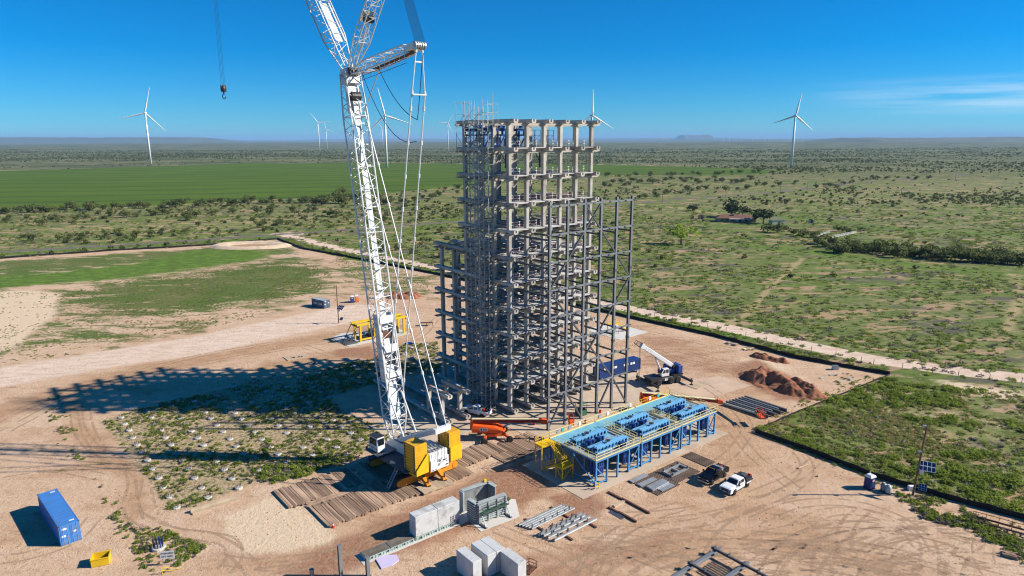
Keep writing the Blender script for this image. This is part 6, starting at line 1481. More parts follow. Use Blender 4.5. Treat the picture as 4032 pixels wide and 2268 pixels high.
CROP_W = [g(*p) for p in [(-400,434),(0,428),(380,418),(640,410),(900,408),(1170,412),(1500,414),(1700,419),(2000,430),(1900,437),(1800,440),(1500,441),(1170,468),(1050,480),(890,492),(600,505),(300,520),(0,527),(-500,548)]]
HOUSE_W = [g(*p) for p in [(1790,540),(1790,575),(2000,600),(2000,555)]]
def free(x, y, pad=4): return ~inside(SITE_W, x, y) & (near_line(GRAV_W, x, y) > pad) & (near_line(ASPH_W, x, y) > pad+3) & ~inside(CROP_W, x, y) & ~inside(HOUSE_W, x, y)
def z_at(x, y): return height(np.asarray(x, float), np.asarray(y, float))
# far scrub: 420 m to 3.6 km
yy = 230*np.exp(rng.uniform(0, math.log(3800/230), 95000)); xx = rng.uniform(-.92, .92, 95000)*(yy+60)
dens = np.clip((vnoise(xx*.35, yy, 200, 31)*.6+vnoise(xx, yy, 70, 32)*.5-.38)*2.2, 0.03, 1)*np.clip((yy-200)/700, .06, 1)
dens = np.where((xx > 30) & (yy < 560), dens*.10, dens)
k = (rng.uniform(0, 1, 95000) < dens) & free(xx, yy, 8)
xx, yy = xx[k], yy[k]; print('scrub', len(xx))
scatter('scrub', np.stack([xx, yy, z_at(xx, yy)-.1], 1), rng.uniform(.9, 2.3, len(xx))*np.clip(.75+yy/3500, .7, 1.7), LIB_SCRUB, 'grey green brush spread over the far plain')
# pasture tufts
yy = 95*np.exp(rng.uniform(0, math.log(560/95), 60000)); xx = rng.uniform(-.95, .95, 60000)*(yy+40)
nn = vnoise(xx, yy, 34, 41)*.55+vnoise(xx, yy, 9, 42)*.5
k = (rng.uniform(.25, .95, len(xx)) < nn) & free(xx, yy, 1.5)
xx, yy = xx[k], yy[k]; print('tufts', len(xx))
scatter('pasture_tufts', np.stack([xx, yy, z_at(xx, yy)-.03], 1), rng.uniform(.45, 1.35, len(xx))*np.clip(.6+yy/300, .8, 1.8), LIB_PAST, 'low mixed grass and weed tufts over the rangeland', .75)
# bushes in the corner field right of the fence
P_ = [g(*p) for p in [(2238,950),(2300,965),(2650,1010),(2750,1380),(2576,1300),(2400,1255),(2200,1195),(2050,1137),(1905,1083),(2100,1005)]]
P_ = np.array(P_); x0, y0 = P_.min(0); x1, y1 = P_.max(0); xx = rng.uniform(x0, x1, 16000); yy = rng.uniform(y0, y1, 16000)
nn = vnoise(xx, yy, 14, 51)*.34+vnoise(xx, yy, 4.5, 52)*.5+rng.uniform(0,.16,len(xx))
dryz = inside([g(*p) for p in [(2080,1050),(2150,1035),(2400,1090),(2440,1130),(2330,1140),(2150,1090)]], xx, yy)
ins = inside(P_, xx, yy)
k = ins & ~dryz & (nn > .52) & (rng.uniform(0,1,len(xx)) < .20); scatter('field_bushes', np.stack([xx[k], yy[k], z_at(xx[k], yy[k])-.05], 1), rng.uniform(.6, 1.5, k.sum()), LIB_BUSH, 'dense low green bushes in the corner field', .9)
print('bushes', k.sum())
k = ins & ((dryz & (nn > .28)) | (~dryz & (nn < .52) & (nn > .40) & (rng.uniform(0,1,len(xx)) < .5))); scatter('dry_grass', np.stack([xx[k], yy[k], z_at(xx[k], yy[k])-.03], 1), rng.uniform(.5, 1.1, k.sum()), LIB_DRY, 'dry yellowish weeds in the corner field')
# weeds between the pile caps and round the site edges
def weeds_in(name, poly, n_, thr, s0, s1, seed, lab, coll=None, sc1=7, raw=False):
    P_ = np.array(poly if raw else [g(*p) for p in poly]); x0, y0 = P_.min(0); x1, y1 = P_.max(0); xx = rng.uniform(x0, x1, n_); yy = rng.uniform(y0, y1, n_)
    nn = vnoise(xx, yy, sc1, seed)*.4+vnoise(xx, yy, 2.5, seed+1)*.36+rng.uniform(0,.24,len(xx)); k = inside(P_, xx, yy) & (nn > thr)
    return scatter(name, np.stack([xx[k], yy[k], z_at(xx[k], yy[k])-.03], 1), rng.uniform(s0, s1, k.sum()), coll or LIB_WEED, lab)
weeds_in('weeds', PILEF, 12500, .45, .3, .95, 61, 'green weeds growing among the pile caps')
weeds_in('weeds', [(110,1000),(150,985),(185,1060),(200,1120),(215,1160),(160,1150),(120,1080)], 900, .5, .3, .95, 63, 'weed strip beside the wheel ruts left of the pile caps', sc1=3)
weeds_in('weeds', [(215,1205),(260,1200),(300,1270),(345,1330),(390,1350),(370,1395),(310,1360),(270,1290)], 900, .5, .3, 1.0, 65, 'weed strip between the container and the sand ramp', sc1=3)
weeds_in('weeds', [(340,1330),(400,1325),(520,1375),(500,1395),(420,1440),(360,1430),(335,1380)], 800, .5, .35, .9, 67, 'weeds around the overhead lift sign')
weeds_in('weeds', [(640,1180),(800,1150),(900,1150),(860,1175),(720,1210),(660,1225)], 500, .45, .5, 1.3, 68, 'dark weeds at the edge of the timber mats')
weeds_in('weeds', [(0,735),(150,738),(260,790),(560,790),(700,770),(640,800),(400,850),(200,890),(0,915)], 7000, .50, .18, .55, 69, 'sparse weeds on the pale sandy ground', LIB_PAST)
weeds_in('weeds', [(150,738),(330,702),(520,682),(740,652),(840,690),(800,735),(650,770),(420,795),(260,790)], 14000, .46, .2, .55, 77, 'patchy grass fading into the dirt beyond the haul road', LIB_PAST)
weeds_in('weeds', [(820,690),(850,640),(1090,700),(1100,740),(960,740),(900,720)], 4000, .5, .2, .5, 71, 'sparse weeds on the slope under the fence', LIB_PAST)
weeds_in('weeds', [(1950,1080),(1910,1095),(2200,1215),(2576,1330),(2576,1300),(2200,1195)], 1500, .5, .3, .9, 72, 'weeds along the inner side of the silt fence')
weeds_in('weeds', [(2250,1240),(2340,1250),(2440,1290),(2576,1360),(2576,1420),(2440,1330),(2330,1310)], 1100, .45, .5, 1.2, 73, 'weeds round the leaning pole and trailer frames')
weeds_in('weeds', [(1080,1000),(1230,905),(1240,960),(1110,1020)], 10, 2, .1, .2, 74, 'weeds') if False else None
weeds_in('weeds', [(1980,905),(2150,945),(2230,950),(2090,1005),(1910,1085),(2000,1010),(2120,975),(2060,940)], 1800, .52, .3, .9, 75, 'weeds inside the corner of the site')
weeds_in('weeds', [(890,1365),(1300,1235),(1310,1250),(1000,1380),(1040,1400),(920,1430)], 260, .56, .4, .9, 76, 'scattered weeds along the mould row')
E_ = [g(*p) for p in FENCE_N[4:]]; 
xx = []; 
for (ax, ay), (bx, by) in zip(E_[:-1], E_[1:]):
    n_ = int(math.hypot(bx-ax, by-ay)*5); t = rng.uniform(0, 1, n_); o_ = rng.uniform(.5, 6.5, n_); L_ = math.hypot(bx-ax, by-ay); nx_, ny_ = -(by-ay)/L_, (bx-ax)/L_
    xx.append(np.stack([ax+(bx-ax)*t+nx_*o_, ay+(by-ay)*t+ny_*o_], 1))
xx = np.concatenate(xx); nn = vnoise(xx[:,0], xx[:,1], 6, 79)*.6+vnoise(xx[:,0], xx[:,1], 2, 80)*.4; xx = xx[(nn > .40) & (near_line(GRAV_W, xx[:,0], xx[:,1]) > 3.2)]
scatter('verge_weeds', np.stack([xx[:,0], xx[:,1], z_at(xx[:,0], xx[:,1])-.03], 1), rng.uniform(.5, 1.4, len(xx)), LIB_WEED, 'weedy verge between silt fence and gravel road')
# ------------------------------------------------------------------ trees one can tell apart
def tree_trunk(seed, h):
    r = random.Random(seed); q = MB(); q.tube((0,0,-.2),(.1,.05,h*.38),.16,6,r2=.11)
    for k in range(5):
        a = r.uniform(0,6.28); q.tube((.1,.05,h*r.uniform(.25,.38)),(math.cos(a)*h*.32,math.sin(a)*h*.32,h*r.uniform(.55,.8)),.085,5,r2=.03)
    return q
TR = [(clump('crown', 330, 2.4, .35, 4.3, .25, 200+k, L_MESQ, 7), tree_trunk(k, 4.6).mesh('trunk', M_BARK)) for k in range(5)]
TR_D = [(clump('crown', 420, 3.0, .7, 4.8, .26, 220+k, L_DARK, 9), tree_trunk(k+9, 4.6).mesh('trunk', M_BARK)) for k in range(2)]
TR_L = [(clump('crown', 320, 2.4, 1.4, 5.6, .24, 230, L_LIME, 9), tree_trunk(14, 5.4).mesh('trunk', M_BARK))]
trd = random.Random(12)
def tree(px, py, s, lab, grp, kind=None, raw=None):
    x, y = raw or g(px, py); cr_me, tk = trd.choice(kind or TR)
    t = thing('mesquite_tree', lab, 'tree', (x, y, float(z_at([x],[y])[0])), trd.uniform(0,6.28), grp); t.scale = (s*trd.uniform(1.15,1.6), s*trd.uniform(1.15,1.6), s*trd.uniform(.9,1.15))
    link('crown', cr_me, t); link('trunk', tk, t)
def along(pts, n_, jx, jy, s0, s1, lab, grp, kind=None):
    P_ = np.array(pts, float); d = np.concatenate([[0], np.cumsum(np.hypot(*np.diff(P_, axis=0).T))])
    for t in np.linspace(0, d[-1], n_):
        tree(np.interp(t, d, P_[:,0])+trd.uniform(-jx,jx), np.interp(t, d, P_[:,1])+trd.uniform(-jy,jy), trd.uniform(s0,s1), lab, grp, kind)
G1 = 'mesquite trees in the creek line'; along([(2060,612),(2100,630),(2200,641),(2330,647),(2450,657),(2580,664)], 34, 8, 5, .9, 1.35, 'dark green mesquite tree in the creek line across the pasture', G1)
along([(2150,628),(2300,640),(2520,650)], 14, 10, 3, .95, 1.4, 'dark green mesquite tree in the creek line across the pasture', G1)
G2 = 'mesquite trees between crop field and road'; LB = 'mesquite tree in the belt between the crop field and the paved road'
along([(0,536),(120,529),(300,524),(450,518),(600,513),(780,505),(890,497)], 46, 12, 4, .9, 1.6, LB, G2)
along([(780,512),(830,505),(890,500)], 12, 12, 12, 1.3, 2.0, LB, G2)
along([(0,560),(200,555),(450,545),(700,535),(880,530)], 30, 22, 14, .6, 1.3, LB, G2)
along([(60,600),(300,590),(560,575),(700,572)], 18, 30, 10, .5, 1.0, LB, G2)
along([(910,520),(1020,505),(1160,480)], 16, 14, 9, .8, 1.5, LB, G2)
along([(1510,468),(1600,462),(1750,455),(1900,450)], 34, 14, 7, .9, 1.6, 'mesquite tree in the belt behind the road, right of the tower', 'mesquite trees behind the road')
along([(1600,498),(1700,488),(1850,474),(1990,462)], 20, 14, 5, .8, 1.4, 'mesquite tree on the near side of the paved road', 'mesquite trees along the road')
along([(2060,470),(2200,452),(2330,445)], 18, 12, 4, .7, 1.3, 'mesquite tree on the near side of the paved road', 'mesquite trees along the road')
along([(1520,446),(1700,441),(1900,436),(2000,432)], 24, 14, 3, 1.0, 1.8, 'mesquite tree in the belt behind the road, right of the tower', 'mesquite trees behind the road')
tree(1838,545,2.3,'broad dark tree behind the ranch house',None,TR_D); tree(1868,541,1.4,'smaller dark tree touching the broad one behind the ranch house',None,TR_D); tree(1920,562,2.1,'round dark tree at the porch end of the ranch house',None,TR_D); tree(1742,530,1.0,'small dark evergreen by the ranch driveway',None,TR_D)
tree(1713,614,2.1,'bright green tree standing alone in the pasture',None,TR_L)
for px, py, s in ((1930,583,1.1),(1955,585,1.3),(1972,580,1.0)): tree(px,py,s,'green bush tree before the cream shed of the ranch','trees before the cream shed')
for px, py, s in ((1995,590,.9),(2020,594,1.0),(2045,596,.9),(2118,582,1.0),(2135,586,.9),(2165,580,.7)): tree(px,py,s,'scrubby tree beside the white corral rails','trees by the corral')
# ------------------------------------------------------------------ ranch house, sheds, corral
hx, hy = g(1850, 556)
hs_ = thing('ranch_house', 'low ranch house with brown roof and white front porch', 'house', (hx, hy, float(z_at([hx],[hy])[0])), -.12)
obj('wall', MB().b2((-12,-4,0),(12,4.5,2.6)), M_WALL, hs_)
rf = obj('roof', MB().add([(-13,-4.9,2.55),(13,-4.9,2.55),(13,5.4,2.55),(-13,5.4,2.55),(-9,.2,4.6),(9,.2,4.6)],[(0,1,5,4),(1,2,5),(2,3,4,5),(3,0,4),(3,2,1,0)]), M_TILE, hs_); obj('chimney', MB().b2((-2.5,-1.8,2.6),(-1.2,-.6,5.2)), M_WALL, rf)
obj('porch_roof', MB().prism([(-5,2.3),(11.5,2.3),(11.5,2.42),(-5,2.42)],-7.6,-4.6), M_WHITE, hs_)
for x in (-5,-1,3,7,11): obj('porch_post', MB().bar((x,-7.4,0),(x,-7.4,2.3),.15), M_WHITE, hs_)
for x in (-9,-6,-2,2,6,9.5): wn = obj('window', MB().b2((x-.7,-4.06,1.0),(x+.7,-4.0,2.1)), M_GLASS, hs_)
obj('door', MB().b2((.0,-4.07,0),(1.0,-4.0,2.1)), M_WHITE, hs_)
def shed(px, py, w_, d_, h_, mw, mr, lab, rz=0):
    x, y = g(px, py); t = thing('shed', lab, 'shed', (x, y, float(z_at([x],[y])[0])), rz); obj('wall', MB().b2((-w_/2,-d_/2,0),(w_/2,d_/2,h_)), mw, t)
    obj('roof', MB().prism([(-w_/2-.2,h_),(w_/2+.2,h_),(0,h_+w_*.22)],-d_/2-.2,d_/2+.2), mr, t); obj('door', MB().b2((-.5,-d_/2-.05,0),(.5,-d_/2,1.9)), M_GRID, t)
shed(1764,550,3.4,3.0,2.4,mat('shed_pink',(.52,.33,.25),.8),M_TILE,'small pink garden shed near the ranch house'); shed(1955,563,9,5,2.7,M_CREAM,M_CREAM,'cream coloured flat barn behind the bush trees',.1); shed(2040,560,2.4,2.4,2.0,M_GALV,M_GRID,'small grey tank shed right of the ranch')
for (x0,y0),(x1,y1),lab in (((2053,599),(2087,586),'white pipe corral fence, short run beside scrubby trees'),((2091,600),(2154,587),'white pipe corral fence, long run along the pens')):
    a_ = Vector(g(x0,y0)); b_ = Vector(g(x1,y1)); L = (b_-a_).length; t = thing('corral_fence', lab, 'fence', (a_.x,a_.y,float(z_at([a_.x],[a_.y])[0])), math.atan2(b_.y-a_.y,b_.x-a_.x))
    for z_ in (.5,1.0,1.5): obj('rail', MB().tube((0,0,z_),(L,0,z_),.08,5), M_WHITE, t)
    for k in range(int(L/4)+1): link('post', shared(('cfp',), lambda: MB().tube((0,0,0),(0,0,1.6),.09,5), M_WHITE), t, (k*4,0,0))
# ------------------------------------------------------------------ utility poles
UP = [(280,628,575),(693,592,553),(1741.1,511.3,480.7),(1783.9+80,0,0)]
poles = []
for zx, zb, zt in ((462,778,672),(1020,730,645),(1497,688,592),(1735,658,580),(1830,668,585),(1880,645,563),(2130,612,540)): poles.append((2400+zx/2.229, 450+zb/2.229, 450+zt/2.229))
for zx, zb, zt in ((1600,610,475),(1320,587,512),(1080,785,682),(2068,858,738),(1860,530,470),(2078,530,490)): poles.append((3100+zx/2.415, 450+zb/2.415, 450+zt/2.415))
for a_, b_, c_ in ((280,628,575),(693,592,553)): poles.append((a_*S, b_*S, c_*S))
near_ = ['standing in the pasture beyond the creek line', 'standing at the paved road']
for k, (x, yb, ytop) in enumerate(poles):
    X, Y = G(x, yb); Zt = at_depth(x, ytop, Y)[2]
    t = thing('utility_pole', 'dark timber utility pole with a short crossarm standing along the paved road', 'utility pole', (X, Y, float(z_at([X],[Y])[0])), 0, 'utility poles along the road')
    hh = max(6, min(14, Zt)); obj('pole', MB().tube((0,0,-.2),(0,0,hh),.16,7,r2=.11), M_POLE, t); obj('crossarm', MB().bar((-.9,0,hh-.5),(.9,0,hh-.5),.1), M_POLE, t)
# wire fence posts along the gravel road
k = 0; GV = [Vector(p) for p in GRAV_W]
for a_, b_ in zip(GV[:-1], GV[1:]):
    L = (b_-a_).length; d = (b_-a_)/L; nrm = Vector((d.y,-d.x)); s_ = 0.0
    while s_ < L:
        c = a_+d*s_+nrm*4.2; s_ += 6.0; k += 1
        if c.y > 330 or c.x < 18 or c.x > 130: continue
        o = obj('fence_post', MB().bar((0,0,-.2),(0,0,1.35),.09).box((0,0,1.36),(.11,.11,.03)), M_POLE, loc=(c.x,c.y,float(z_at([c.x],[c.y])[0]))); tag(o, 'thin dark fence post in the verge of the gravel road', 'fence post', 'fence posts along the gravel road')
# ------------------------------------------------------------------ wind turbines
def turbine(hub, base_y, tip, lab, grp='white wind turbines on the plain', dist=None, yaw=.25):
    bx, by = hub[0]*S, base_y*S
    X, Y = G(bx, by) if dist is None else (None, dist)
    px, py, pz = at_depth(hub[0]*S, hub[1]*S, Y)
    tx, ty, tz = at_depth(tip[0]*S, tip[1]*S, Y); Rb = math.hypot(tx-px, tz-pz); Rb = max(38, min(66, Rb*1.02)); a0 = math.atan2(tz-pz, tx-px)
    z0 = float(z_at([px],[Y])[0]); t = thing('wind_turbine', lab, 'wind turbine', (px, Y, z0), yaw, grp); hh = pz-z0
    obj('tower', MB().tube((0,0,-1),(0,0,hh-1.5),2.4,16,r2=1.5), M_WTURB, t, smooth=True)
    nc = obj('nacelle', MB().b2((-1.9,-2.5,hh-1.8),(1.9,7.5,hh+2.0)), M_WTURB, t, bevel=.4); obj('hub', MB().lathe([(.3,-5.6),(1.3,-5.0),(1.9,-3.8),(1.9,-2.4)],14,c=(0,0,hh),axis='y'), M_WTURB, t, smooth=True)
    prof = [(.02,1.0,1.0),(.06,1.1,1.0),(.16,1.9,.5),(.26,1.75,.36),(.5,1.2,.24),(.8,.75,.14),(.97,.4,.07),(1.0,.12,.04)]
    for k in range(3):
        a = a0+k*2*math.pi/3; u = Vector((math.cos(a),0,math.sin(a))); v = Vector((-math.sin(a),0,math.cos(a))); c0 = Vector((0,-3.8,hh)); rings = []
        for f, ch, th in prof:
            c = c0+u*(f*Rb); rings.append([tuple(c+v*(ch*.95)+Vector((0,0,0))), tuple(c+Vector((0,-th*1.3,0))+v*(ch*.1)), tuple(c-v*(ch*.9)), tuple(c+Vector((0,th*1.3,0))+v*(ch*.1))])
        obj('blade', MB().loft(rings), M_WTURB, t, smooth=True)
turbine((365,284),413,(375,221),'large white wind turbine beyond the crop field, standing apart at its left end'); turbine((968,291),420,(950,222),'white wind turbine seen between the crane boom and its stays')
turbine((800,309),378,(780,283),'distant white wind turbine left of the crane boom, the larger of two'); turbine((820,325),366,(815,303),'distant white wind turbine left of the crane boom, the smaller of two', dist=4700)
turbine((961,321),370,(945,302),'small far turbine behind the one seen through the crane stays', dist=4900); turbine((1126,309),380,(1140,287),'white wind turbine standing between crane stays and concrete tower'); turbine((1489,291),420,(1490,225),'white wind turbine rising behind the right top corner of the concrete tower'); turbine((2001,291),422,(2016,235),'large white wind turbine on the open plain right of the tower', yaw=-.2)
for k, zx in enumerate((1005,1055,1165,1260,1365,1410,1580,1700)):
    px = 2400+zx/2.229; X, Y, Zz = at_depth(px, 531, 14000); o = thing('wind_turbine', 'tiny far wind turbine on the hazy horizon', 'wind turbine', (X, Y, 0), .2, 'far turbines on the horizon')
    obj('tower', MB().tube((0,0,-40),(0,0,85),2.2,6,r2=1.4), M_WTURB, o)
    for j in range(3): a = .5+k+j*2.094; obj('blade', MB().bar((0,-4,85),(48*math.cos(a),-4,85+48*math.sin(a)),2.0,.8), M_WTURB, o)
# ------------------------------------------------------------------ far hills
def hill(name, px0, px1, top_y, base_y, Y, seed, depth):
    x0 = at_depth(px0, base_y, Y)[0]; x1 = at_depth(px1, base_y, Y)[0]; zt = at_depth((px0+px1)/2, top_y, Y)[2]; n_ = 44; v = []; f = []
    r = np.random.default_rng(seed); prof = np.array([min(1, min(i, n_-i)/(n_*.16)) for i in range(n_+1)])*(.72+.28*np.convolve(r.uniform(0,1,n_+9), np.ones(9)/9, 'valid')[:n_+1]/.55)
    for j, dd in enumerate((-1,-.45,.1,.6,1)):
        hj = (0,.82,1.0,.8,0)[j]
        for i in range(n_+1): v.append((x0+(x1-x0)*i/n_, Y+dd*depth, -60+(zt+60)*prof[i]*hj))
    for j in range(4):
        for i in range(n_): f.append((j*(n_+1)+i, j*(n_+1)+i+1, (j+1)*(n_+1)+i+1, (j+1)*(n_+1)+i))
    o = obj(name, MB().add(v, f), mat('hill_brush', (.10,.11,.06), .95, var=.3, vs=.002), smooth=True); return struct(o)
hill('hill', 2655, 2815, 531, 546, 26000, 2, 900); hill('hill', -300, 1000, 541, 552, 15000, 4, 1800); hill('hill', 3150, 4300, 540, 552, 9000, 6, 1500); hill('hill', 900, 3200, 544, 552, 30000, 8, 2500)
# ------------------------------------------------------------------ soil mounds, pond berm
def mound(name, lab, cx_, cy_, rx, ry, rot, h, seed, m_):
    n1, n2 = 64, 40; r = np.random.default_rng(seed); u, v = np.meshgrid(np.linspace(-1,1,n1), np.linspace(-1,1,n2))
    X, Y = u*rx, v*ry; z = np.zeros_like(X)
    for _ in range(9):
        a, b_ = r.uniform(-.6,.6), r.uniform(-.35,.35); s = r.uniform(.22,.42); z = np.maximum(z, r.uniform(.6,1)*np.exp(-((u-a)**2/(s*s)+(v-b_)**2/(s*s*1.2))))
    edge = np.clip((1-np.hypot(u,v))*3.2,0,1); z = (z*h + .35*h*(vnoise(X+50,Y+50,1.6,seed)-.5)+.18*h*(vnoise(X+50,Y+50,.6,seed+1)-.5))*edge-.12
    c, s_ = math.cos(rot), math.sin(rot); V_ = np.stack([X*c-Y*s_, X*s_+Y*c, z], -1).reshape(-1,3)
    f = [(j*n1+i, j*n1+i+1, (j+1)*n1+i+1, (j+1)*n1+i) for j in range(n2-1) for i in range(n1-1)]
    o = link(name, MB().add(V_.tolist(), f).mesh(name, m_), loc=(cx_,cy_,0)); tag(o, lab, 'soil mound'); return o
M_SOILR = mat('red_soil', (.31,.135,.075), .95, 0, var=.25, vs=.5, bump=.8, bs=3, dirt=(.20,.10,.065), da=.4, rnd=0, spec=.1)
a_ = Vector(g(1900,950)); b_ = Vector(g(2040,998)); c_ = (a_+b_)/2
mound('soil_mound', 'large red brown soil mound with a dark dug face', c_.x+.5, c_.y+1, 11.5, 6.2, math.atan2(b_.y-a_.y,b_.x-a_.x), 2.5, 3, M_SOILR)
a_ = Vector(G(2975,1402)); b_ = Vector(G(3083,1427)); c_ = (a_+b_)/2; mound('soil_mound', 'small dark soil heap between the large mound and the silt fence', c_.x, c_.y, 5.6, 2.6, math.atan2(b_.y-a_.y,b_.x-a_.x), 1.2, 7, M_SOILR)
c_ = Vector(g(1020,748)); mound('soil_mound', 'red soil heap seen past the crane stays on the far dirt', c_.x, c_.y, 7.5, 4.5, 0, 1.9, 12, M_SOILR)
pc = g(630,619); q = MB(); v = []; n_ = 64; r_ = np.random.default_rng(5); jit = np.convolve(np.tile(r_.uniform(.75,1.25,n_),3), np.ones(4)/4, 'same')[n_:2*n_]
for rr_, zz in ((1.25,-.15),(1.1,.9),(.97,1.3),(.8,.5),(.62,-.05)):
    for k in range(n_): t = 2*math.pi*k/n_; v.append((pc[0]+17*rr_*math.cos(t)*(1+.1*(jit[k]-1)), pc[1]+9.5*rr_*math.sin(t), zz*jit[k] if zz > 0 else zz))
q.add(v, [(j*n_+k, j*n_+(k+1)%n_, (j+1)*n_+(k+1)%n_, (j+1)*n_+k) for j in range(4) for k in range(n_)]); struct(obj('pond_berm', q, mat('pale_berm', (.62,.47,.32), .95, var=.2, vs=.3, bump=.6, bs=2, dirt=(.38,.27,.17), da=.4, rnd=0), smooth=True))
struct(obj('pond_floor', MB().lathe([(11,.02),(10.9,.05)],40,c=(0,0,0)), mat('pond_mud', (.42,.25,.15), .8, var=.15), loc=(pc[0],pc[1],0), scale=(1,.58,1)))
# ------------------------------------------------------------------ yellow gantry machine and loose things on the far dirt
gm = grid_thing('block_gantry', 'yellow steel gantry machine with black struts on a pale slab', 'gantry', -1.0, 62.6, .05)
for x in (0, 4.2, 9.2, 13.2):
    for y in (0, 3.2): link('column', shared(('gmc',), lambda: MB().b2((-.25,-.25,0),(.25,.25,4.4)), M_YELB), gm, (x,y,0))
for y in (0,3.2): link('top_beam', shared(('gmb',), lambda: MB().b2((-1.0,-.3,4.4),(14.0,.3,4.9)), M_YELB), gm, (0,y,0))
for x in (-.6, 4.2, 9.2, 13.6): link('cross_beam', shared(('gmx',), lambda: MB().b2((-.25,-.2,4.0),(.25,3.4,4.38)), M_GRID), gm, (x,0,0))
for y in (0,3.2): link('low_beam', shared(('gml',), lambda: MB().b2((.25,-.15,.3),(3.9,.15,.7)), M_YELB), gm, (0,y,0))
for (p,q_) in (((-1,0,4.4),(-3.2,.5,.1)),((-1,3.2,4.4),(-3.2,3.6,.1)),((14,0,4.6),(15.2,1.0,5.6)),((13.2,0,3.8),(15.0,.8,5.5)),((4.2,0,.2),(9.2,0,2.4)),((4.2,3.2,2.4),(9.2,3.2,.2))): link('strut', MB().bar(p,q_,.16).mesh('strut', M_RUST if p[0] > 12 or p[0] < 0 else M_GRID), gm)
for k in range(6): link('machine_block', MB().b2((1.0+1.9*k,.6,.1),(2.4+1.9*k,2.6,.9+.5*(k%3))).mesh('machine_block', M_GRID), gm)
for k in range(5): link('skid_beam', shared(('gms',), lambda: MB().b2((-4.5,0,.02),(-1.2,.4,.45)), M_STEELD), gm, (0,-.8+.9*k,0))
bt = thing('blue_tarp', 'small crumpled blue tarp on bare dirt near the pile caps', 'tarp', (*G(1612,1354),0))
for k in range(6): a = k*1.05; obj('fold', MB().prism([(0,0),(.9,-.2),(1.2,.3),(.5,.5)],.02+.02*k,.22+.05*k,'z'), M_BLUED, bt, rz=a)
tb = thing('steel_trestle', 'low rusty steel trestle on the far dirt', 'trestle', (*G(1680,1282),0), .1)
link('top', MB().b2((-1.8,-.6,.85),(1.8,.6,.95)).mesh('top', M_RUST), tb)
for x in (-1.7,0,1.7):
    for y in (-.5,.5): link('leg', shared(('tbl',), lambda: MB().bar((0,0,0),(0,0,.85),.1), M_RUST), tb, (x,y,0))
ys_ = grid_thing('yellow_stair', 'yellow steel stair tower on the pale slab behind the concrete tower', 'stair', 54.8, 24.0, .05)
for x in (0,3.2):
    for y in (0,1.4): link('leg', shared(('ysl',), lambda: MB().bar((0,0,0),(0,0,4.0),.14), M_YELB), ys_, (x,y,0))
link('landing', MB().b2((-.1,-.1,2.9),(3.3,1.5,3.0)).mesh('landing', M_YELB), ys_); link('hand_rail', shared(('hand_rail',3.3,'y'), rail(3.3), M_YELB), ys_, (0,0,3.0)); link('hand_rail', shared(('hand_rail',3.3,'y'), rail(3.3), M_YELB), ys_, (0,1.4,3.0))
for y in (.2,1.2): link('stringer', MB().bar((3.2,y,2.95),(7.2,y,.05),.08,.25).mesh('stringer', M_YELB), ys_); link('stair_rail', MB().bar((3.2,y,3.95),(7.2,y,1.05),.06).mesh('stair_rail', M_YELB), ys_)
for k in range(11): link('tread', shared(('yst',), lambda: MB().box((0,.7,0),(.3,1.0,.05)), M_YELB), ys_, (3.4+3.6*k/10,0,2.75-2.6*k/10))
# ------------------------------------------------------------------ wheel ruts pressed into the dirt
m, n, b = newmat('wheel_rut'); uv = n.node('ShaderNodeUVMap'); sp = n.node('ShaderNodeSeparateXYZ'); n.lk(uv.outputs[0], sp.inputs[0]); tcn = n.node('ShaderNodeTexCoord')
nz = n.noise(tcn.outputs['Object'], .35, 5, .65); nf = n.noise(tcn.outputs['Object'], 2.5, 4, .7)
lug = n.math('SINE', n.math('MULTIPLY', n.math('ADD', sp.outputs[0], n.math('MULTIPLY', n.math('ABSOLUTE', sp.outputs[1]), .5)), 11.0))
lat = n.ramp(n.math('ABSOLUTE', sp.outputs[1]), 1.0, .7)
fac = n.math('MULTIPLY', n.math('MULTIPLY', n.ramp(nz, .40, .56, 0, .95), lat), n.math('MULTIPLY_ADD', lug, .35)); fac.node.inputs[1].links[0].from_node.inputs[2].default_value = .55
c = n.mix(nf, (.43,.275,.17), (.51,.345,.225)); n.lk(c, b.inputs['Base Color']); b.inputs['Roughness'].default_value = .95; b.inputs['Specular IOR Level'].default_value = .1
tp = n.node('ShaderNodeBsdfTransparent'); mxs = n.node('ShaderNodeMixShader'); n.lk(fac, mxs.inputs[0]); n.lk(tp.outputs[0], mxs.inputs[1]); n.lk(b.outputs[0], mxs.inputs[2]); n.lk(mxs.outputs[0], n.n['Material Output'].inputs['Surface']); M_RUT = m
def spline(P_, step=.8):
    P_ = np.array(P_, float); P_ = np.vstack([2*P_[0]-P_[1], P_, 2*P_[-1]-P_[-2]]); out_ = []
    for i in range(1, len(P_)-2):
        p0_, p1_, p2_, p3_ = P_[i-1:i+3]; n_ = max(2, int(np.hypot(*(p2_-p1_))/step))
        for t in np.arange(n_)/n_: out_.append(.5*((2*p1_)+(-p0_+p2_)*t+(2*p0_-5*p1_+4*p2_-p3_)*t*t+(-p0_+3*p1_-3*p2_+p3_)*t**3))
    out_.append(P_[-2]); return np.array(out_)
_rut = [0]
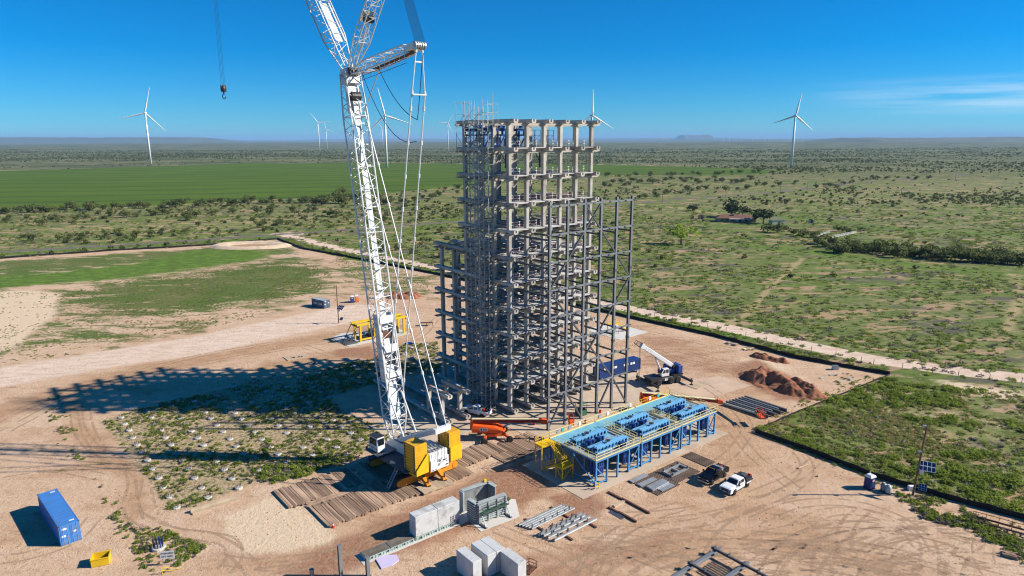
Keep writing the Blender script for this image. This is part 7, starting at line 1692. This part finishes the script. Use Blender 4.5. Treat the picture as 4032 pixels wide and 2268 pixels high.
def ruts(pts, gauge=2.0, wd=.5, raw=False):
    C_ = spline(pts if raw else [g(*p) for p in pts]); T_ = np.gradient(C_, axis=0); T_ /= np.linalg.norm(T_, axis=1)[:, None]+1e-9; N_ = np.stack([-T_[:,1], T_[:,0]], 1); ln = np.concatenate([[0], np.cumsum(np.linalg.norm(np.diff(C_, axis=0), axis=1))])
    _rut[0] += 1; z_ = .006+.0012*(_rut[0] % 22)
    for s in (-1, 1):
        c0 = C_+N_*s*gauge/2; V_ = []; 
        for sd in (-1, 1): V_.append(np.hstack([c0+N_*sd*wd/2, np.full((len(c0),1), z_)]))
        n_ = len(c0); me = bpy.data.meshes.new('wheel_rut'); me.from_pydata(np.vstack(V_).tolist(), [], [(i, i+1, n_+i+1, n_+i) for i in range(n_-1)])
        ul = me.uv_layers.new(name='UVMap'); li = np.array([l.vertex_index for l in me.loops]); uvs = np.stack([ln[li % n_], np.where(li < n_, -1., 1.)], 1).astype(np.float32); ul.data.foreach_set('uv', uvs.ravel()); me.materials.append(M_RUT); link('wheel_rut', me, ground)
for pts in ([(-50,1120),(60,1060),(180,1000),(330,950),(560,905),(760,870),(900,850)],[(-50,1080),(80,1020),(260,960),(480,900),(700,860)],[(190,1020),(200,1080),(240,1130),(320,1170),(340,1210),(330,1260),(340,1300)],[(210,1030),(225,1090),(270,1150),(350,1190),(365,1250),(380,1300)],
    [(370,1310),(440,1340),(520,1350),(600,1395),(640,1440)],[(330,1290),(400,1330),(480,1345),(570,1360),(590,1400),(560,1440)],[(560,1410),(760,1420),(960,1330),(1150,1250),(1280,1190),(1400,1150)],[(700,1445),(900,1370),(1100,1270),(1250,1200),(1330,1180)],[(640,1420),(850,1390),(1040,1320),(1200,1215),(1310,1160)],
    [(1500,1449),(1550,1400),(1700,1370),(1900,1370),(2100,1400),(2300,1449)],[(1450,1420),(1540,1385),(1680,1355),(1850,1345),(2050,1360),(2250,1390),(2400,1440)],[(1600,1449),(1650,1420),(1760,1390),(1880,1380),(2050,1395),(2200,1440)],[(1900,1310),(2000,1270),(2130,1265),(2250,1300),(2330,1360),(2340,1440)],[(2000,1330),(2080,1290),(2180,1290),(2280,1330),(2330,1400)],[(1550,1300),(1700,1290),(1850,1260),(2000,1200),(2050,1160)],[(1620,1330),(1780,1310),(1950,1250),(2030,1190),(2000,1130),(1900,1090)],[(1940,1400),(2100,1330),(2300,1320),(2500,1360)],
    [(1700,880),(1780,900),(1850,915),(1900,930)],[(1620,870),(1720,905),(1830,930),(1890,960)],[(1600,830),(1700,850),(1850,880)],[(1760,960),(1830,1010),(1880,1070),(1850,1130),(1800,1170)],[(1720,980),(1800,1030),(1850,1090),(1900,1150),(2000,1230)],
    [(620,800),(800,770),(950,765),(1080,790)],[(880,900),(960,880),(1050,850),(1100,800)],[(760,870),(860,900),(940,905)],[(2300,1230),(2280,1260)],[(2330,1240),(2310,1275)],[(1270,1250),(1330,1210),(1400,1220),(1470,1250),(1480,1300)],[(1250,1330),(1350,1370),(1420,1400),(1480,1449)],[(240,1300),(180,1360),(60,1400),(-50,1410)],[(260,1200),(130,1180),(-30,1200)]): ruts(pts)
for k in range(44):
    px, py = trd.uniform(1500,2500), trd.uniform(1320,1440); cx_, cy_ = g(px, py); r_ = trd.uniform(9,34); a0 = trd.uniform(.6,2.2); da = trd.uniform(.5,1.3)
    ruts([(cx_+r_*(math.cos(a0+da*t)-math.cos(a0+da*.5)), cy_+r_*(math.sin(a0+da*t)-math.sin(a0+da*.5))) for t in np.linspace(0,1,6)], gauge=trd.choice((1.8,2.3)), wd=trd.choice((.3,.4,.55)), raw=True)
# clods and stones on the dirt
LIB_CLOD = lib('clod', [MB().lathe([(.03,-.02),(.14,.0),(.12,.07),(.04,.11)], 6).mesh('clod', mat('clod_soil', (.36,.20,.115), .95, var=.3, rnd=.3))])
xx = rng.uniform(-70, 80, 9000); yy = rng.uniform(70, 190, 9000); k = inside(SITE_W, xx, yy) & (vnoise(xx, yy, 6, 91)*.6+vnoise(xx, yy, 2, 92)*.4 > .58)
scatter('clods', np.stack([xx[k], yy[k], np.zeros(k.sum())], 1), rng.uniform(.25, .8, k.sum()), LIB_CLOD, 'loose clods of soil on the site')
# ------------------------------------------------------------------ air
hz = MB(); hz.b2((-46000, -1600, -45), (46000, 63000, 260))
m, n, b = newmat('haze'); n.n.remove(b)
pv = n.node('ShaderNodeVolumePrincipled'); pv.inputs['Color'].default_value = (.38, .66, 1.0, 1); pv.inputs['Density'].default_value = 4.2e-5; pv.inputs['Anisotropy'].default_value = 0.0
n.lk(pv.outputs[0], n.n['Material Output'].inputs['Volume'])
ho = link('haze', hz.mesh('haze', m)); ho['kind'] = 'stuff'
